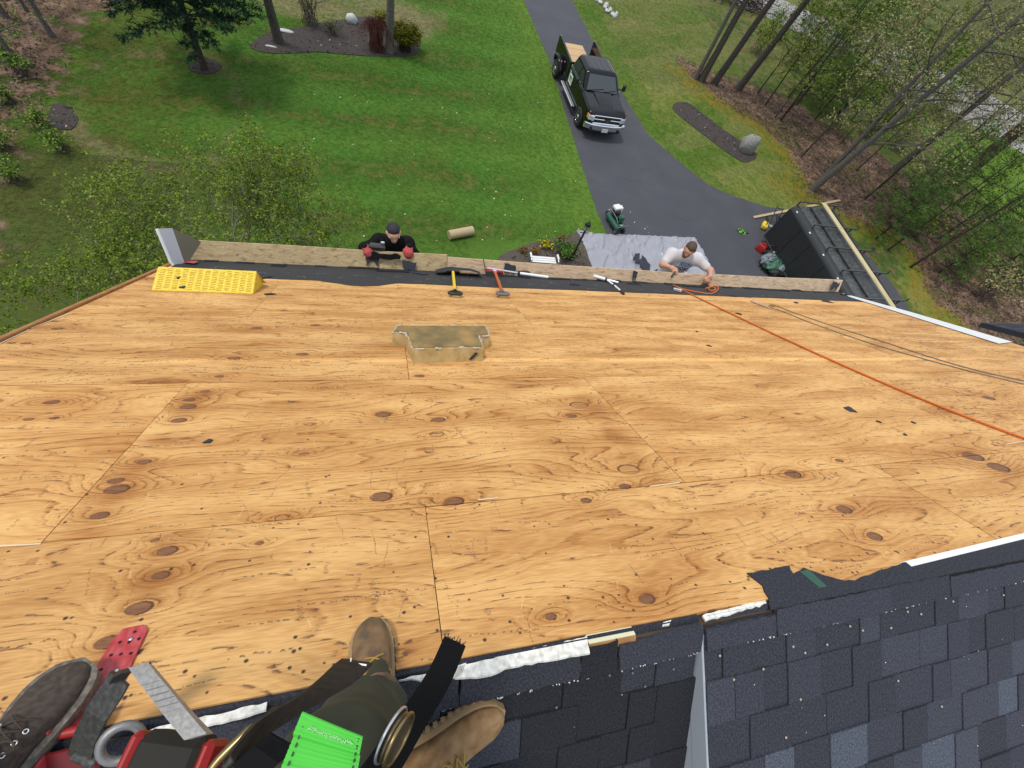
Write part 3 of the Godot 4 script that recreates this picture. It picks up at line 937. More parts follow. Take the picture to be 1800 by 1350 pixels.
	# roofing nails with plastic heads scattered on the dormer
	for q in [[2.10, 0.125], [2.27, 0.2], [2.40, 0.15], [2.45, 0.18], [2.55, 0.17], [2.72, 0.15], [2.86, 0.165], [2.95, 0.12], [3.2, 0.12], [3.02, 0.14], [2.42, 0.33], [2.88, 0.36], [2.35, 0.44], [3.1, 0.5], [3.5, 0.14], [2.66, 0.125], [2.15, 0.21]]:
		mb = MB.new()
		mb.lathe([Vector2(0.0, 0.008), Vector2(0.0038, 0.008), Vector2(0.0042, 0.011), Vector2(0.003, 0.0125), Vector2(0.0, 0.013)], 8, qb * Transform3D(Basis.IDENTITY, Vector3(q[0], 0.0, q[1])))
		obj("nail_head", mb, M.pebble, house)
	for q in [[1.80, 0.14], [1.85, 0.20], [1.72, 0.13], [1.95, 0.16], [1.93, 0.12], [1.55, 0.2]]:
		mb = MB.new()
		mb.lathe([Vector2(0.0, 0.008), Vector2(0.0038, 0.008), Vector2(0.0042, 0.011), Vector2(0.003, 0.0125), Vector2(0.0, 0.013)], 8, qa * Transform3D(Basis.IDENTITY, Vector3(q[0], 0.0, q[1])))
		obj("nail_head", mb, M.grey_plastic, house)
	# white splinters on the deck near the left frame edge and along the joints
	for q in [[Vector2(-0.1018, -0.6471), Vector2(0.0037, -0.6424)], [Vector2(4.924, -0.723), Vector2(5.145, -0.7417)], [Vector2(2.242, -0.6423), Vector2(2.408, -0.6506)], [Vector2(1.437, -0.658), Vector2(1.525, -0.6603)], [Vector2(-1.187, -2.476), Vector2(-1.196, -2.749)], [Vector2(-1.2, -2.772), Vector2(-1.169, -3.12)]]:
		mb = MB.new()
		var a: Vector2 = q[0]
		var b: Vector2 = q[1]
		mb.bar(front * Vector3(a.x, 0.004, a.y), front * Vector3(b.x, 0.003, b.y), 0.005, 0.002, front.basis.y)
		obj("wood_splinter", mb, mat(L(0.66, 0.58, 0.42), 0.8), house)

func wood_tex(sd: int, base: Color, dark: Color, w := 1024, h := 64) -> ImageTexture:
	var by := PackedByteArray()
	by.resize(w * h * 3)
	var n1 := noise(1.0, sd, 3)
	var n2 := noise(1.0, sd + 1, 4)
	var i := 0
	for y in h:
		for x in w:
			var g := n1.get_noise_2d(x * 0.012, y * 0.16 + 0.25 * n2.get_noise_2d(x * 0.01, y * 0.02) * 10.0)
			var st := n2.get_noise_2d(x * 0.02 + 90.0, y * 0.06)
			var k := clampf(0.22 + 0.38 * g, 0, 1)
			if st > 0.22: k = minf(1.25, k + (st - 0.22) * 2.0 * (0.5 + absf(g)))
			var c := base.lerp(dark, k)
			by[i] = int(c.r * 255); by[i + 1] = int(c.g * 255); by[i + 2] = int(c.b * 255)
			i += 3
	return ImageTexture.create_from_image(Image.create_from_data(w, h, false, Image.FORMAT_RGB8, by))

func plank(label: String, a: Vector3, b: Vector3, height: float, sd: int, base: Color, dark: Color, round_end := false) -> void:
	# stands on edge at the eave, square to the slope; a and b in slope coordinates (s, n, -d) of its lower edge
	var m := StandardMaterial3D.new()
	m.albedo_texture = wood_tex(sd, base, dark)
	m.roughness = 0.85
	var t := thing("scaffold_plank", label, "plank", "planks standing on edge along the eave")
	var mb := MB.new()
	var n := 12
	var th := Vector3(0, 0, -0.038)
	for i in n:
		var f0 := float(i) / n
		var f1 := float(i + 1) / n
		var p0 := a.lerp(b, f0)
		var p1 := a.lerp(b, f1)
		var h0 := Vector3(0, height + 0.003 * sin(f0 * 9.0 + sd), 0)
		var h1 := Vector3(0, height + 0.003 * sin(f1 * 9.0 + sd), 0)
		var lo0 := Vector3.ZERO
		if round_end and i == n - 1:
			h1 -= Vector3(0, 0.05, 0)
		var uv := [Vector2(f0, 1), Vector2(f1, 1), Vector2(f1, 0), Vector2(f0, 0)]
		mb.poly([front * p0, front * p1, front * (p1 + h1), front * (p0 + h0)], front.basis.z, uv)
		mb.poly([front * (p0 + th), front * (p1 + th), front * (p1 + h1 + th), front * (p0 + h0 + th)], -front.basis.z, uv)
		mb.poly([front * (p0 + h0), front * (p1 + h1), front * (p1 + h1 + th), front * (p0 + h0 + th)], front.basis.y, [Vector2(f0, 0), Vector2(f1, 0), Vector2(f1, 0.12), Vector2(f0, 0.12)])
		mb.poly([front * p0, front * p1, front * (p1 + th), front * (p0 + th)], -front.basis.y, uv)
	for e in [[a, -1.0, height], [b, 1.0, height - (0.05 if round_end else 0.0)]]:
		var p: Vector3 = e[0]
		var h := Vector3(0, e[2], 0)
		mb.poly([front * p, front * (p + h), front * (p + h + th), front * (p + th)], Vector3.RIGHT * e[1], [Vector2(0, 0), Vector2(0.1, 0), Vector2(0.1, 1), Vector2(0, 1)])
	obj("board", mb, m, t)

func roof_things() -> void:
	plank("weathered grey-tan plank on edge from white end flashing to worker in black", Vector3(-1.12, 0.01, -5.33), Vector3(1.905, 0.008, -5.43), 0.225, 501, Color8(196, 176, 136), Color8(126, 104, 74))
	plank("long pinkish plank on edge spotted with mud, behind both shovels", Vector3(1.912, 0.008, -5.41), Vector3(6.55, -0.030, -5.44), 0.198, 511, Color8(216, 190, 158), Color8(138, 112, 88), true)
	plank("pale plank on edge reaching past worker in white shirt to right rake", Vector3(5.62, -0.045, -5.49), Vector3(9.12, 0.012, -5.44), 0.212, 521, Color8(218, 194, 164), Color8(140, 116, 94))
	# galvanised flashing standing at the left end of the eave
	var t := thing("end_flashing", "bright galvanised metal flashing standing at left end of the planks", "flashing")
	var mb := MB.new()
	var a := Vector3(-1.198, 6.987, -4.017)
	var b := Vector3(-1.262, 7.3, -4.238)
	var e := Vector3(-1.11, 6.93, -4.093)
	var g := Vector3(-1.126, 7.3, -4.261)
	mb.poly([a, e, g, b], Vector3(0, 0.3, 1))
	var off := Vector3(0, -0.002, -0.004)
	mb.poly([a + off, e + off, g + off, b + off], Vector3(0, -0.3, -1))
	obj("web", mb, mat(L(0.62, 0.645, 0.69), 0.3, 0.0), t)
	mb = MB.new()
	mb.bar(a, b, 0.012, 0.035, (e - a), 0.002)
	obj("folded_lip", mb, M.white_metal, t)
	mb = MB.new()
	var k := Vector3(0.26, -0.24, -0.02)
	mb.poly([g, e, e + Vector3(0.03, 0, -0.02), g + k * 0.8], Vector3(0, 0.3, 1))
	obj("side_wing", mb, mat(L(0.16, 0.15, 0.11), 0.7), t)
	# white drip edge on the right rake
	t = thing("drip_edge", "long white metal drip edge strip lying along right rake", "metal strip")
	mb = MB.new()
	mb.poly([Vector3(9.11, 6.796, -4.292), Vector3(8.912, 6.986, -4.038), Vector3(8.465, 8.412, -2.137), Vector3(8.87, 8.369, -2.195), Vector3(9.069, 7.528, -3.316)], front.basis.y)
	mb.poly([Vector3(9.123, 6.788, -4.299), Vector3(8.925, 6.979, -4.045), Vector3(8.477, 8.407, -2.14), Vector3(8.883, 8.364, -2.199), Vector3(9.083, 7.522, -3.321)], -front.basis.y)
	obj("strip", mb, M.white_metal, t)
	mb = MB.new()
	mb.poly([Vector3(9.11, 6.796, -4.292), Vector3(9.069, 7.528, -3.316), Vector3(9.485, 7.326, -3.482), Vector3(9.527, 6.556, -4.509)], Vector3.RIGHT)
	mb.poly([Vector3(9.069, 7.528, -3.316), Vector3(8.87, 8.369, -2.195), Vector3(9.275, 8.21, -2.303), Vector3(9.485, 7.326, -3.482)], Vector3.RIGHT)
	obj("hem", mb, M.white_metal, t)
	# yellow roof step: a hollow wedge with a slotted level tread
	t = thing("roof_step", "yellow plastic wedge step with slotted tread near left rake", "roof step")
	var y0 := 7.672
	var x0 := -0.95
	var x1 := -0.13
	var z0 := -3.10
	var z1 := -3.375
	var yb := y0 - (z0 - z1) * 0.75  # the slope falls 3 in 4
	mb = MB.new()
	var nb := 0.02
	mb.box(Vector3((x0 + x1) * 0.5, y0 + 0.004, (z0 + z1) * 0.5), Vector3(x1 - x0, 0.016, z0 - z1), Basis.IDENTITY, 0.006)
	obj("tread", mb, M.yellow, t)
	mb = MB.new()
	for x in [x0 + 0.01, x1 - 0.01]:
		mb.prism([Vector2(z0, y0), Vector2(z1, y0), Vector2(z1 - 0.055, yb - 0.02), Vector2(z1 + 0.02, yb)], -0.01, 0.01, Transform3D(Basis(Vector3(0, 0, 1), Vector3(1, 0, 0), Vector3(0, 1, 0)), Vector3(x, 0, 0)))
	obj("end_plate", mb, M.yellow, t)
	mb = MB.new()
	mb.bar(Vector3(x0, y0 - 0.005, z1), Vector3(x1, y0 - 0.005, z1), 0.02, 0.03, Vector3.UP, 0.006)
	mb.poly([Vector3(x0, y0, z1 + 0.002), Vector3(x1, y0, z1 + 0.002), Vector3(x1 + 0.03, yb - 0.01, z1 - 0.05), Vector3(x0, yb - 0.01, z1 - 0.05)], Vector3(0, 0.3, -1))
	obj("back_panel", mb, M.yellow, t)
	for cx in 13:
		mb = MB.new()
		for cz in 12:
			var xx := x0 + 0.05 + cx * 0.0605
			var zz := z0 - 0.022 - cz * 0.0205 - (0.010 if cx % 2 else 0.0)
			if zz < z1 + 0.01: continue
			mb.box(Vector3(xx, y0 + 0.0127, zz), Vector3(0.042, 0.0016, 0.0055))
		obj("slot_row", mb, M.yellow_dark, t)
	for q in [[-0.78, -3.26, 0.03], [-0.74, -3.15, 0.05]]:
		mb = MB.new()
		mb.prism(torn([Vector2(q[0], q[1]), Vector2(q[0] + q[2], q[1] - 0.01), Vector2(q[0] + q[2] * 0.8, q[1] + 0.02), Vector2(q[0], q[1] + 0.015)], int(q[0] * -100), 0.003, 0.01), y0 + 0.0135, y0 + 0.018)
		obj("grit", mb, M["shingle0"], t)
	# foam cushion cut in a T
	t = thing("foam_cushion", "dirty mustard foam seat cushion cut in a T shape", "cushion", "", front)
	var tp := [Vector2(1.255, -2.14), Vector2(1.762, -2.17), Vector2(1.775, -2.42), Vector2(1.865, -2.44), Vector2(1.885, -2.68), Vector2(1.17, -2.64), Vector2(1.125, -2.49), Vector2(1.225, -2.47)]
	mb = MB.new()
	mb.prism(torn(tp, 5, 0.004, 0.03), 0.0, 0.108, Transform3D.IDENTITY)
	obj("core", mb, M.foam, t)
	mb = MB.new()
	var ins := Geometry2D.offset_polygon(PackedVector2Array(tp), -0.012)
	var ring := Array(ins[0])
	mb.prism(torn(ring, 6, 0.003, 0.03), 0.104, 0.116, Transform3D.IDENTITY)
	obj("top_skin", mb, M.foam_top, t)
	mb = MB.new()
	var edge := torn(tp, 8, 0.005, 0.025)
	for i in edge.size():
		if R() < 0.7:
			var p: Vector2 = edge[i]
			var q: Vector2 = edge[(i + 1) % edge.size()]
			mb.tube([Vector3(p.x, 0.108 + R(-0.004, 0.004), p.y), Vector3(q.x, 0.108 + R(-0.004, 0.004), q.y)], R(0.002, 0.010), 5)
	obj("frayed_edge", mb, M.foam_skin, t)
	mb = MB.new()
	mb.prism(torn([Vector2(1.655, 0.02), Vector2(1.675, 0.02), Vector2(1.72, 0.07), Vector2(1.70, 0.075)], 3, 0.003, 0.01), 0.0, 0.003, Transform3D(Basis(Vector3(1, 0, 0), Vector3(0.04, 0, 1), Vector3(0, 1, 0)), Vector3(0, 0, -2.158)))
	obj("tar_scrap", mb, M.black, t)
	shovel("stripping shovel with yellow handle and black grip, blade under torn shingle", Vector3(1.98, 0.06, -5.36), Vector3(1.835, 0.045, -4.12), M.yellow, M.black, true)
	shovel("stripping shovel with orange-red handle and grey grip", Vector3(2.56, 0.07, -5.30), Vector3(2.395, 0.05, -4.17), M.orange_handle, M.grey_plastic, false)
	# aluminium poles against the planks
	t = thing("aluminium_pole", "thin bright aluminium pole lying along plank past orange shovel", "pole", "", front)
	mb = MB.new()
	mb.tube([Vector3(2.46, 0.10, -5.36), Vector3(2.9, 0.06, -5.33)], 0.016, 10)
	obj("tube", mb, M.alu, t)
	mb = MB.new()
	mb.tube([Vector3(2.93, 0.058, -5.33), Vector3(3.36, 0.03, -5.30)], 0.021, 10)
	obj("sleeve", mb, M.white_metal, t)
	mb = MB.new()
	mb.tube([Vector3(2.90, 0.06, -5.33), Vector3(2.935, 0.058, -5.33)], 0.024, 10)
	obj("collar", mb, M.black, t)
	t = thing("folding_bar_tool", "small folding metal bar tool with black joints lying on membrane", "hand tool", "", front)
	for q in [["barrel", Vector3(4.10, 0.075, -5.34), Vector3(4.29, 0.04, -5.32), 0.026, "white_metal"], ["joint", Vector3(4.285, 0.042, -5.32), Vector3(4.31, 0.038, -5.31), 0.03, "black"], ["arm", Vector3(4.31, 0.035, -5.31), Vector3(4.46, 0.02, -5.22), 0.02, "alu"], ["arm", Vector3(4.31, 0.035, -5.29), Vector3(4.29, 0.02, -5.02), 0.013, "white_metal"], ["joint", Vector3(4.29, 0.02, -5.03), Vector3(4.28, 0.02, -4.98), 0.018, "black"], ["arm", Vector3(4.28, 0.02, -4.98), Vector3(4.21, 0.018, -4.66), 0.013, "white_metal"], ["grip", Vector3(4.21, 0.018, -4.66), Vector3(4.17, 0.018, -4.50), 0.018, "black_rubber"]]:
		mb = MB.new()
		mb.tube([q[1], q[2]], q[3], 9)
		obj(q[0], mb, M[q[4]], t)
	# ropes
	var line := []
	for q in [Vector3(5.4, 0.03, -5.081), Vector3(5.391, 0.012, -4.829), Vector3(5.332, 0.012, -4.362), Vector3(5.283, 0.012, -3.979), Vector3(5.23, 0.012, -3.516), Vector3(5.165, 0.012, -2.994), Vector3(5.128, 0.012, -2.573), Vector3(5.097, 0.012, -2.213), Vector3(5.085, 0.012, -1.913), Vector3(5.078, 0.012, -1.605), Vector3(5.086, 0.012, -1.345), Vector3(5.112, 0.012, -1.054), Vector3(5.175, 0.012, -0.7622), Vector3(5.33, 0.012, -0.4), Vector3(5.5, 0.012, -0.1)]: line.append(q)
	rope("orange_rope", "taut twisted orange safety rope running up the plywood", smooth(line), 0.0085, M.orange, [[Vector3(5.4, 0.03, -5.081), Vector3(5.443, 0.02, -5.248), Vector3(5.436, 0.02, -4.982), Vector3(5.597, 0.015, -4.85), Vector3(5.773, 0.015, -4.774), Vector3(6.058, 0.02, -4.979), Vector3(6.253, 0.03, -5.2), Vector3(6.171, 0.05, -5.218), Vector3(5.959, 0.04, -5.066), Vector3(5.895, 0.03, -4.91), Vector3(6.009, 0.05, -4.957), Vector3(6.03, 0.06, -5.07), Vector3(5.905, 0.03, -5.06)]])
	rope("worn_rope", "thin worn grey-brown rope doubled over beside right rake", smooth([Vector3(6.753, 0.008, -1.554), Vector3(6.527, 0.008, -1.876), Vector3(6.346, 0.008, -2.283), Vector3(6.24, 0.008, -2.699), Vector3(6.209, 0.008, -3.343), Vector3(6.279, 0.008, -3.905), Vector3(6.242, 0.008, -4.1), Vector3(6.463, 0.008, -4.244), Vector3(6.427, 0.008, -3.81), Vector3(6.451, 0.008, -3.154), Vector3(6.524, 0.008, -2.65), Vector3(6.571, 0.008, -2.155), Vector3(6.696, 0.008, -1.83), Vector3(6.893, 0.008, -1.624)]), 0.0055, M.rope_grey, [])
	t = thing("rope_grab", "small grey metal rope grab beside orange coil on membrane", "rope grab", "", front)
	mb = MB.new()
	mb.box(Vector3(5.242, 0.03, -4.835), Vector3(0.05, 0.05, 0.13), Basis(Vector3.UP, 0.5), 0.012)
	obj("body", mb, M.alu, t)
	mb = MB.new()
	mb.torus(Vector3(5.301, 0.03, -5.026), Vector3.UP, 0.025, 0.006)
	obj("ring", mb, M.steel_dark, t)
	t = thing("carabiner_clip", "small yellowed clip at the bend of worn rope", "clip", "", front)
	mb = MB.new()
	mb.torus(Vector3(6.376, 0.015, -4.178), Vector3(0.1, 1, 0), 0.03, 0.007, 0.6)
	obj("frame", mb, M.brass, t)
	mb = MB.new()
	mb.bar(Vector3(6.194, 0.012, -4.051), Vector3(6.212, 0.012, -4.416), 0.03, 0.012)
	obj("tag", mb, M.pebble, t)
	# scraps of torn shingle
	var scraps := [[Vector3(0.011, 0.002, -3.892), 0.05], [Vector3(0.2948, 0.002, -1.219), 0.020], [Vector3(4.226, 0.002, -1.256), 0.045], [Vector3(4.232, 0.002, -1.214), 0.014], [Vector3(4.265, 0.002, -1.068), 0.018], [Vector3(4.273, 0.002, -0.907), 0.015], [Vector3(4.543, 0.002, -1.037), 0.016], [Vector3(4.032, 0.002, -2.531), 0.028], [Vector3(4.207, 0.002, -2.959), 0.02], [Vector3(5.399, 0.003, -3.707), 0.05], [Vector3(7.096, 0.008, -4.448), 0.05], [Vector3(7.921, 0.008, -4.621), 0.09], [Vector3(-0.4672, 0.02, -4.736), 0.12], [Vector3(-0.2557, 0.012, -4.587), 0.14], [Vector3(1.541, 0.012, -5.22), 0.10], [Vector3(3.647, 0.012, -4.971), 0.09], [Vector3(6.154, 0.012, -4.706), 0.07]]
	for i in scraps.size():
		mb = MB.new()
		var p: Vector3 = scraps[i][0]
		var w: float = scraps[i][1]
		mb.prism(torn([Vector2(-w, -w * 0.5), Vector2(w * 0.8, -w * 0.7), Vector2(w, w * 0.4), Vector2(-w * 0.2, w * 0.7)], 700 + i, w * 0.12, w * 0.5), 0.0, 0.004, Transform3D(Basis(Vector3.UP, R(0, 6)) * Basis(Vector3.RIGHT, R(-0.05, 0.05)), p + Vector3(0, 0.001, 0)))
		var o := obj("shingle_scrap", mb, M["shingle%d" % (i % 3)])
		o.transform = front
		tag(o, "small torn scrap of black shingle lying on bare plywood" if i < 10 else "torn scrap of black shingle lying on eave membrane", "shingle scrap", "shingle scraps left on the roof")
	# pieces that cling to the planks
	var cl := [[0.93, 0.14, 0.10, 0.10], [1.40, 0.06, 0.10, 0.08], [2.80, 0.10, 0.09, 0.08], [3.02, 0.04, 0.10, 0.05], [4.82, 0.10, 0.04, 0.08], [8.93, 0.12, 0.09, 0.09], [0.05, 0.17, 0.05, 0.03], [6.2, 0.11, 0.05, 0.03]]
	for i in cl.size():
		var q: Array = cl[i]
		mb = MB.new()
		mb.prism(torn([Vector2(-q[2], -q[3]), Vector2(q[2], -q[3] * 0.6), Vector2(q[2] * 0.7, q[3]), Vector2(0.0, q[3] * 0.3), Vector2(-q[2] * 0.8, q[3] * 0.9)], 800 + i, 0.012, 0.03), 0.0, 0.004, Transform3D(Basis(Vector3(1, 0, 0), Vector3(0, 0.05, 1).normalized(), Vector3(0, -1, 0.05).normalized()), Vector3(q[0], q[1], -5.385 - 0.01 * (1 if q[0] > 1.9 else 0))))
		var o := obj("shingle_scrap", mb, M["shingle%d" % (2 if i % 2 else 1)])
		o.transform = front
		tag(o, "ragged scrap of shingle stuck to face of an eave plank", "shingle scrap", "shingle scraps on the planks")
	t = thing("marking_tape", "short strip of faded red tape on membrane beside yellow step", "tape", "", front)
	mb = MB.new()
	mb.strap([Vector3(-1.142, 0.02, -5.172), Vector3(-0.9864, 0.03, -5.095)], [Vector3(0, 0, 0.06), Vector3(0, 0, 0.06)], 0.002)
	obj("strip", mb, M.pink_tape, t)

func smooth(p: Array, sub := 4) -> Array:
	var o := []
	for i in p.size() - 1:
		var a: Vector3 = p[maxi(i - 1, 0)]
		var d: Vector3 = p[mini(i + 2, p.size() - 1)]
		for j in sub: o.append((p[i] as Vector3).cubic_interpolate(p[i + 1], a, d, float(j) / sub))
	o.append(p[-1])
	return o

func rope(called: String, label: String, pts: Array, r: float, m: Material, loops: Array) -> void:
	var t := thing(called, label, "rope", "", front)
	var all := [[pts, "line"]]
	for l in loops: all.append([smooth(l, 6), "loop"])
	for q in all:
		# three strands laid around the line
		var mb := MB.new()
		var p: Array = q[0]
		var curve := Curve3D.new()
		curve.bake_interval = 0.02
		for e in p: curve.add_point(e)
		var len := curve.get_baked_length()
		var n := mini(int(len / 0.016), 420)
		for k in 3:
			var s := []
			for i in n + 1:
				var at := len * i / n
				var c := curve.sample_baked(at, true)
				var d := (curve.sample_baked(minf(at + 0.01, len), true) - curve.sample_baked(maxf(at - 0.01, 0), true)).normalized()
				var x := d.cross(Vector3.UP).normalized()
				var an := at / (r * 9.0) * TAU + TAU * k / 3.0
				s.append(c + (x * cos(an) + x.cross(d) * sin(an)) * r * 0.55)
			mb.tube(s, r * 0.62, 5)
		obj(q[1], mb, m, t)

func shovel(label: String, head: Vector3, grip: Vector3, hm: Material, gm: Material, buried: bool) -> void:
	var t := thing("stripping_shovel", label, "shovel", "", front)
	var mb := MB.new()
	mb.tube([head, grip], 0.019, 10)
	obj("handle", mb, hm, t)
	var z := (grip - head).normalized()
	mb = MB.new()  # D grip
	var c := grip + z * 0.055
	var x := Vector3.UP.cross(z).normalized()
	mb.tube(smooth([grip - z * 0.01, grip + z * 0.02 - x * 0.045, grip + z * 0.075 - x * 0.068, grip + z * 0.10 - x * 0.055, grip + z * 0.105, grip + z * 0.10 + x * 0.055, grip + z * 0.075 + x * 0.068, grip + z * 0.02 + x * 0.045, grip - z * 0.01], 3), 0.017, 8)
	mb.tube([grip - z * 0.04, grip + z * 0.015], 0.024, 9)
	obj("grip", mb, gm, t)
	if buried:
		mb = MB.new()
		mb.box(head - z * 0.08 + Vector3(0, -0.03, 0), Vector3(0.2, 0.012, 0.22), Basis(x, Vector3.UP, z), 0.004)
		obj("blade", mb, M.steel_dark, t)
		mb = MB.new()
		var rings := []
		for i in 9:
			var f := i / 8.0
			var row := PackedVector3Array()
			for j in 5:
				row.append(Vector3(1.74 + f * 0.60, 0.035 + 0.06 * sin(f * PI * 0.9) + 0.006 * sin(j * 2.0 + i), -5.38 + j * 0.055 + 0.08 * f * f + 0.02 * sin(i * 1.7)))
			rings.append(row)
		mb.loft(rings, false, false)
		var o := obj("torn_shingle", mb, M["shingle0"])
		o.transform = front
		tag(o, "curled torn shingle draped over blade of yellow-handled shovel", "shingle scrap", "shingle scraps left on the roof")
	else:
		mb = MB.new()
		mb.box(head - z * 0.03, Vector3(0.24, 0.03, 0.10), Basis(x, Vector3.UP, z), 0.006)
		obj("head", mb, M.red, t)
		mb = MB.new()
		mb.bar(head + z * 0.04, head - z * 0.06, 0.05, 0.045, Vector3.UP, 0.01)
		obj("socket", mb, M.alu, t)
		mb = MB.new()
		mb.bar(head + Vector3(-0.13, -0.02, 0.02), head + Vector3(-0.17, 0.16, -0.03), 0.012, 0.07, z, 0.003)
		mb.bar(head + Vector3(-0.13, -0.03, 0.03), head + Vector3(0.13, -0.03, -0.02), 0.012, 0.06, Vector3.UP, 0.003)
		obj("blade", mb, M.steel_dark, t)

# ---------------------------------------------------------------- ground
var LITTER := PackedVector2Array([Vector2(18.6, -29.5), Vector2(19.45, -27.4), Vector2(20.1, -25.5), Vector2(21.3, -24.4), Vector2(22.9, -23.4), Vector2(23.6, -21.2), Vector2(23.1, -19.1), Vector2(22.7, -17.7), Vector2(23.0, -16.8), Vector2(23.7, -16.1), Vector2(25.2, -15.2), Vector2(27.2, -15.2), Vector2(27.6, -14), Vector2(27.3, -12), Vector2(27, -10.2), Vector2(27.5, -8.9), Vector2(28, 4), Vector2(37, 4), Vector2(37, -13), Vector2(34, -18), Vector2(31.2, -22.2), Vector2(29.4, -23.6), Vector2(27.9, -25.0), Vector2(26.5, -26.6), Vector2(24.6, -27.4), Vector2(21.8, -28.0)])
var DRIVE_L := [Vector3(9.366, 0, -32.14), Vector3(9.585, 0, -28.32), Vector3(9.823, 0, -25.51), Vector3(9.722, 0, -21.9), Vector3(9.696, 0, -18.78), Vector3(9.672, 0, -16.03), Vector3(9.675, 0, -14.09), Vector3(9.787, 0, -13.22), Vector3(9.526, 0, -11.12)]
var DRIVE_R := [Vector3(12.87, 0, -33.73), Vector3(13.04, 0, -30.64), Vector3(13.16, 0, -27.81), Vector3(13.68, 0, -23.22), Vector3(14.12, 0, -20.25), Vector3(15.39, 0, -18.2), Vector3(16.37, 0, -16.9), Vector3(17.62, 0, -16.27), Vector3(19.12, 0, -15.8), Vector3(21.21, 0, -15.67)]

func ground_colour(x: float, z: float, na: FastNoiseLite, nb: FastNoiseLite) -> Color:
	var a := na.get_noise_2d(x, z)
	var b := nb.get_noise_2d(x, z)
	var wob := Vector2(x + a * 1.4 + b * 0.5, z + nb.get_noise_2d(z + 50.0, x) * 0.9)
	var c: Color
	var lush := Color(0.044, 0.105, 0.015)
	var olive := Color(0.062, 0.098, 0.017)
	var dry := Color(0.125, 0.125, 0.034)
	var straw := Color(0.17, 0.145, 0.075)
	var leafy := Color(0.165, 0.108, 0.074)
	if x < 11.5:  # front lawn
		var k := clampf(0.28 + 0.55 * a + 0.35 * b, 0, 1)
		c = lush.lerp(olive, k)
		# mowing passes run with the eave
		var pass_ := sin((z + 0.25 * a * 3.0 + x * 0.03) * TAU / 2.9)
		c = c * (1.0 + 0.16 * pass_)
		if pass_ < -0.55 and x < 6.0: c = c.lerp(dry * 0.8, clampf((b + 0.25) * 0.8, 0, 0.55))
		if x > 8.6 and absf(b) > 0.12: c = c.lerp(Color(0.13, 0.15, 0.025), 0.5)
		if x > 4.0: c = c.lerp(Color(0.074, 0.146, 0.022), clampf((x - 4.0) / 5.0, 0, 1) * 0.65)
		if z < -25.0 and x < 4.5: c = c.lerp(straw * 0.95, clampf((-25.0 - z) * 0.6 + a * 1.5, 0, 1) * clampf((4.5 - x + a * 4.0 + b) * 0.35, 0, 1) * 0.75)
		if x < -4.0:
			c = c.lerp(Color(0.062, 0.068, 0.014), clampf((-4.0 - x) / 3.0, 0, 1) * (0.55 + 0.5 * b))
			var ring := absf(Vector2(x + 6.2, (z + 17.2) * 0.8).length() - 2.6 + a * 0.7)  # worn track around the bare oval
			if ring < 0.6: c = c.lerp(Color(0.13, 0.115, 0.055), (0.6 - ring) * 1.5 * clampf(0.5 + 1.2 * b + a, 0, 1))
		if z > -14.5 and x < -3.0: c = c.lerp(Color(0.048, 0.052, 0.017), 0.5 + 0.4 * a)
		var woods := -9.4 - 0.5 * sin(z * 0.8) - x + a * 1.5 + b * 0.9
		if woods > 0.0: c = c.lerp(leafy * (0.75 + 0.5 * b) if b + a > -0.1 else Color(0.045, 0.055, 0.015), clampf(woods * 1.6, 0, 1))
	else:  # between drive and woods, then the woods
		var k := clampf(0.35 + 0.7 * a + 0.4 * b, 0, 1)
		c = Color(0.066, 0.112, 0.018).lerp(Color(0.155, 0.165, 0.042), k)
		if z < -25.5: c = c.lerp(Color(0.10, 0.11, 0.04), 0.4 + 0.5 * a)
		var strip := z + 0.42 * x
		if sin(strip * 1.7 + a * 2.0) > 0.5: c = c.lerp(Color(0.165, 0.155, 0.06), 0.35)
		var inside := Geometry2D.is_point_in_polygon(wob, LITTER)
		var edge := 9.0
		for i in 18:
			edge = minf(edge, Geometry2D.get_closest_point_to_segment(wob, LITTER[i], LITTER[i + 1]).distance_to(wob))
		if inside:
			c = leafy * (0.85 + 0.7 * b)
			if a > 0.28: c = c.lerp(Color(0.06, 0.062, 0.018), 0.6)
			if edge < 0.35: c = c.lerp(Color(0.17, 0.105, 0.02), 0.35)
		else:
			if x < 28.5 and edge < 1.7 and z > -28.0 and wob.x < 28.0:
				c = c.lerp(Color(0.165, 0.125, 0.018), clampf((1.7 - edge) * 0.75, 0, 0.85) * clampf(0.7 + b, 0, 1))
			elif x > 24.0:
				c = Color(0.052, 0.082, 0.018).lerp(Color(0.11, 0.125, 0.035), clampf(0.4 + a + b * 0.5, 0, 1))
				if b > 0.2: c = c.lerp(leafy * 0.8, 0.7)
	if x > 38.5 and z > -27.0: c = Color(0.085, 0.15, 0.02) * (1.0 + 0.4 * b)
	if x > 11.5 and x < 24.0 and z < -16.0 and x - 13.3 - maxf(0.0, (z + 22.0) * 0.45) < 1.6 + a: c = c.lerp(Color(0.055, 0.115, 0.014), 0.55)
	return c

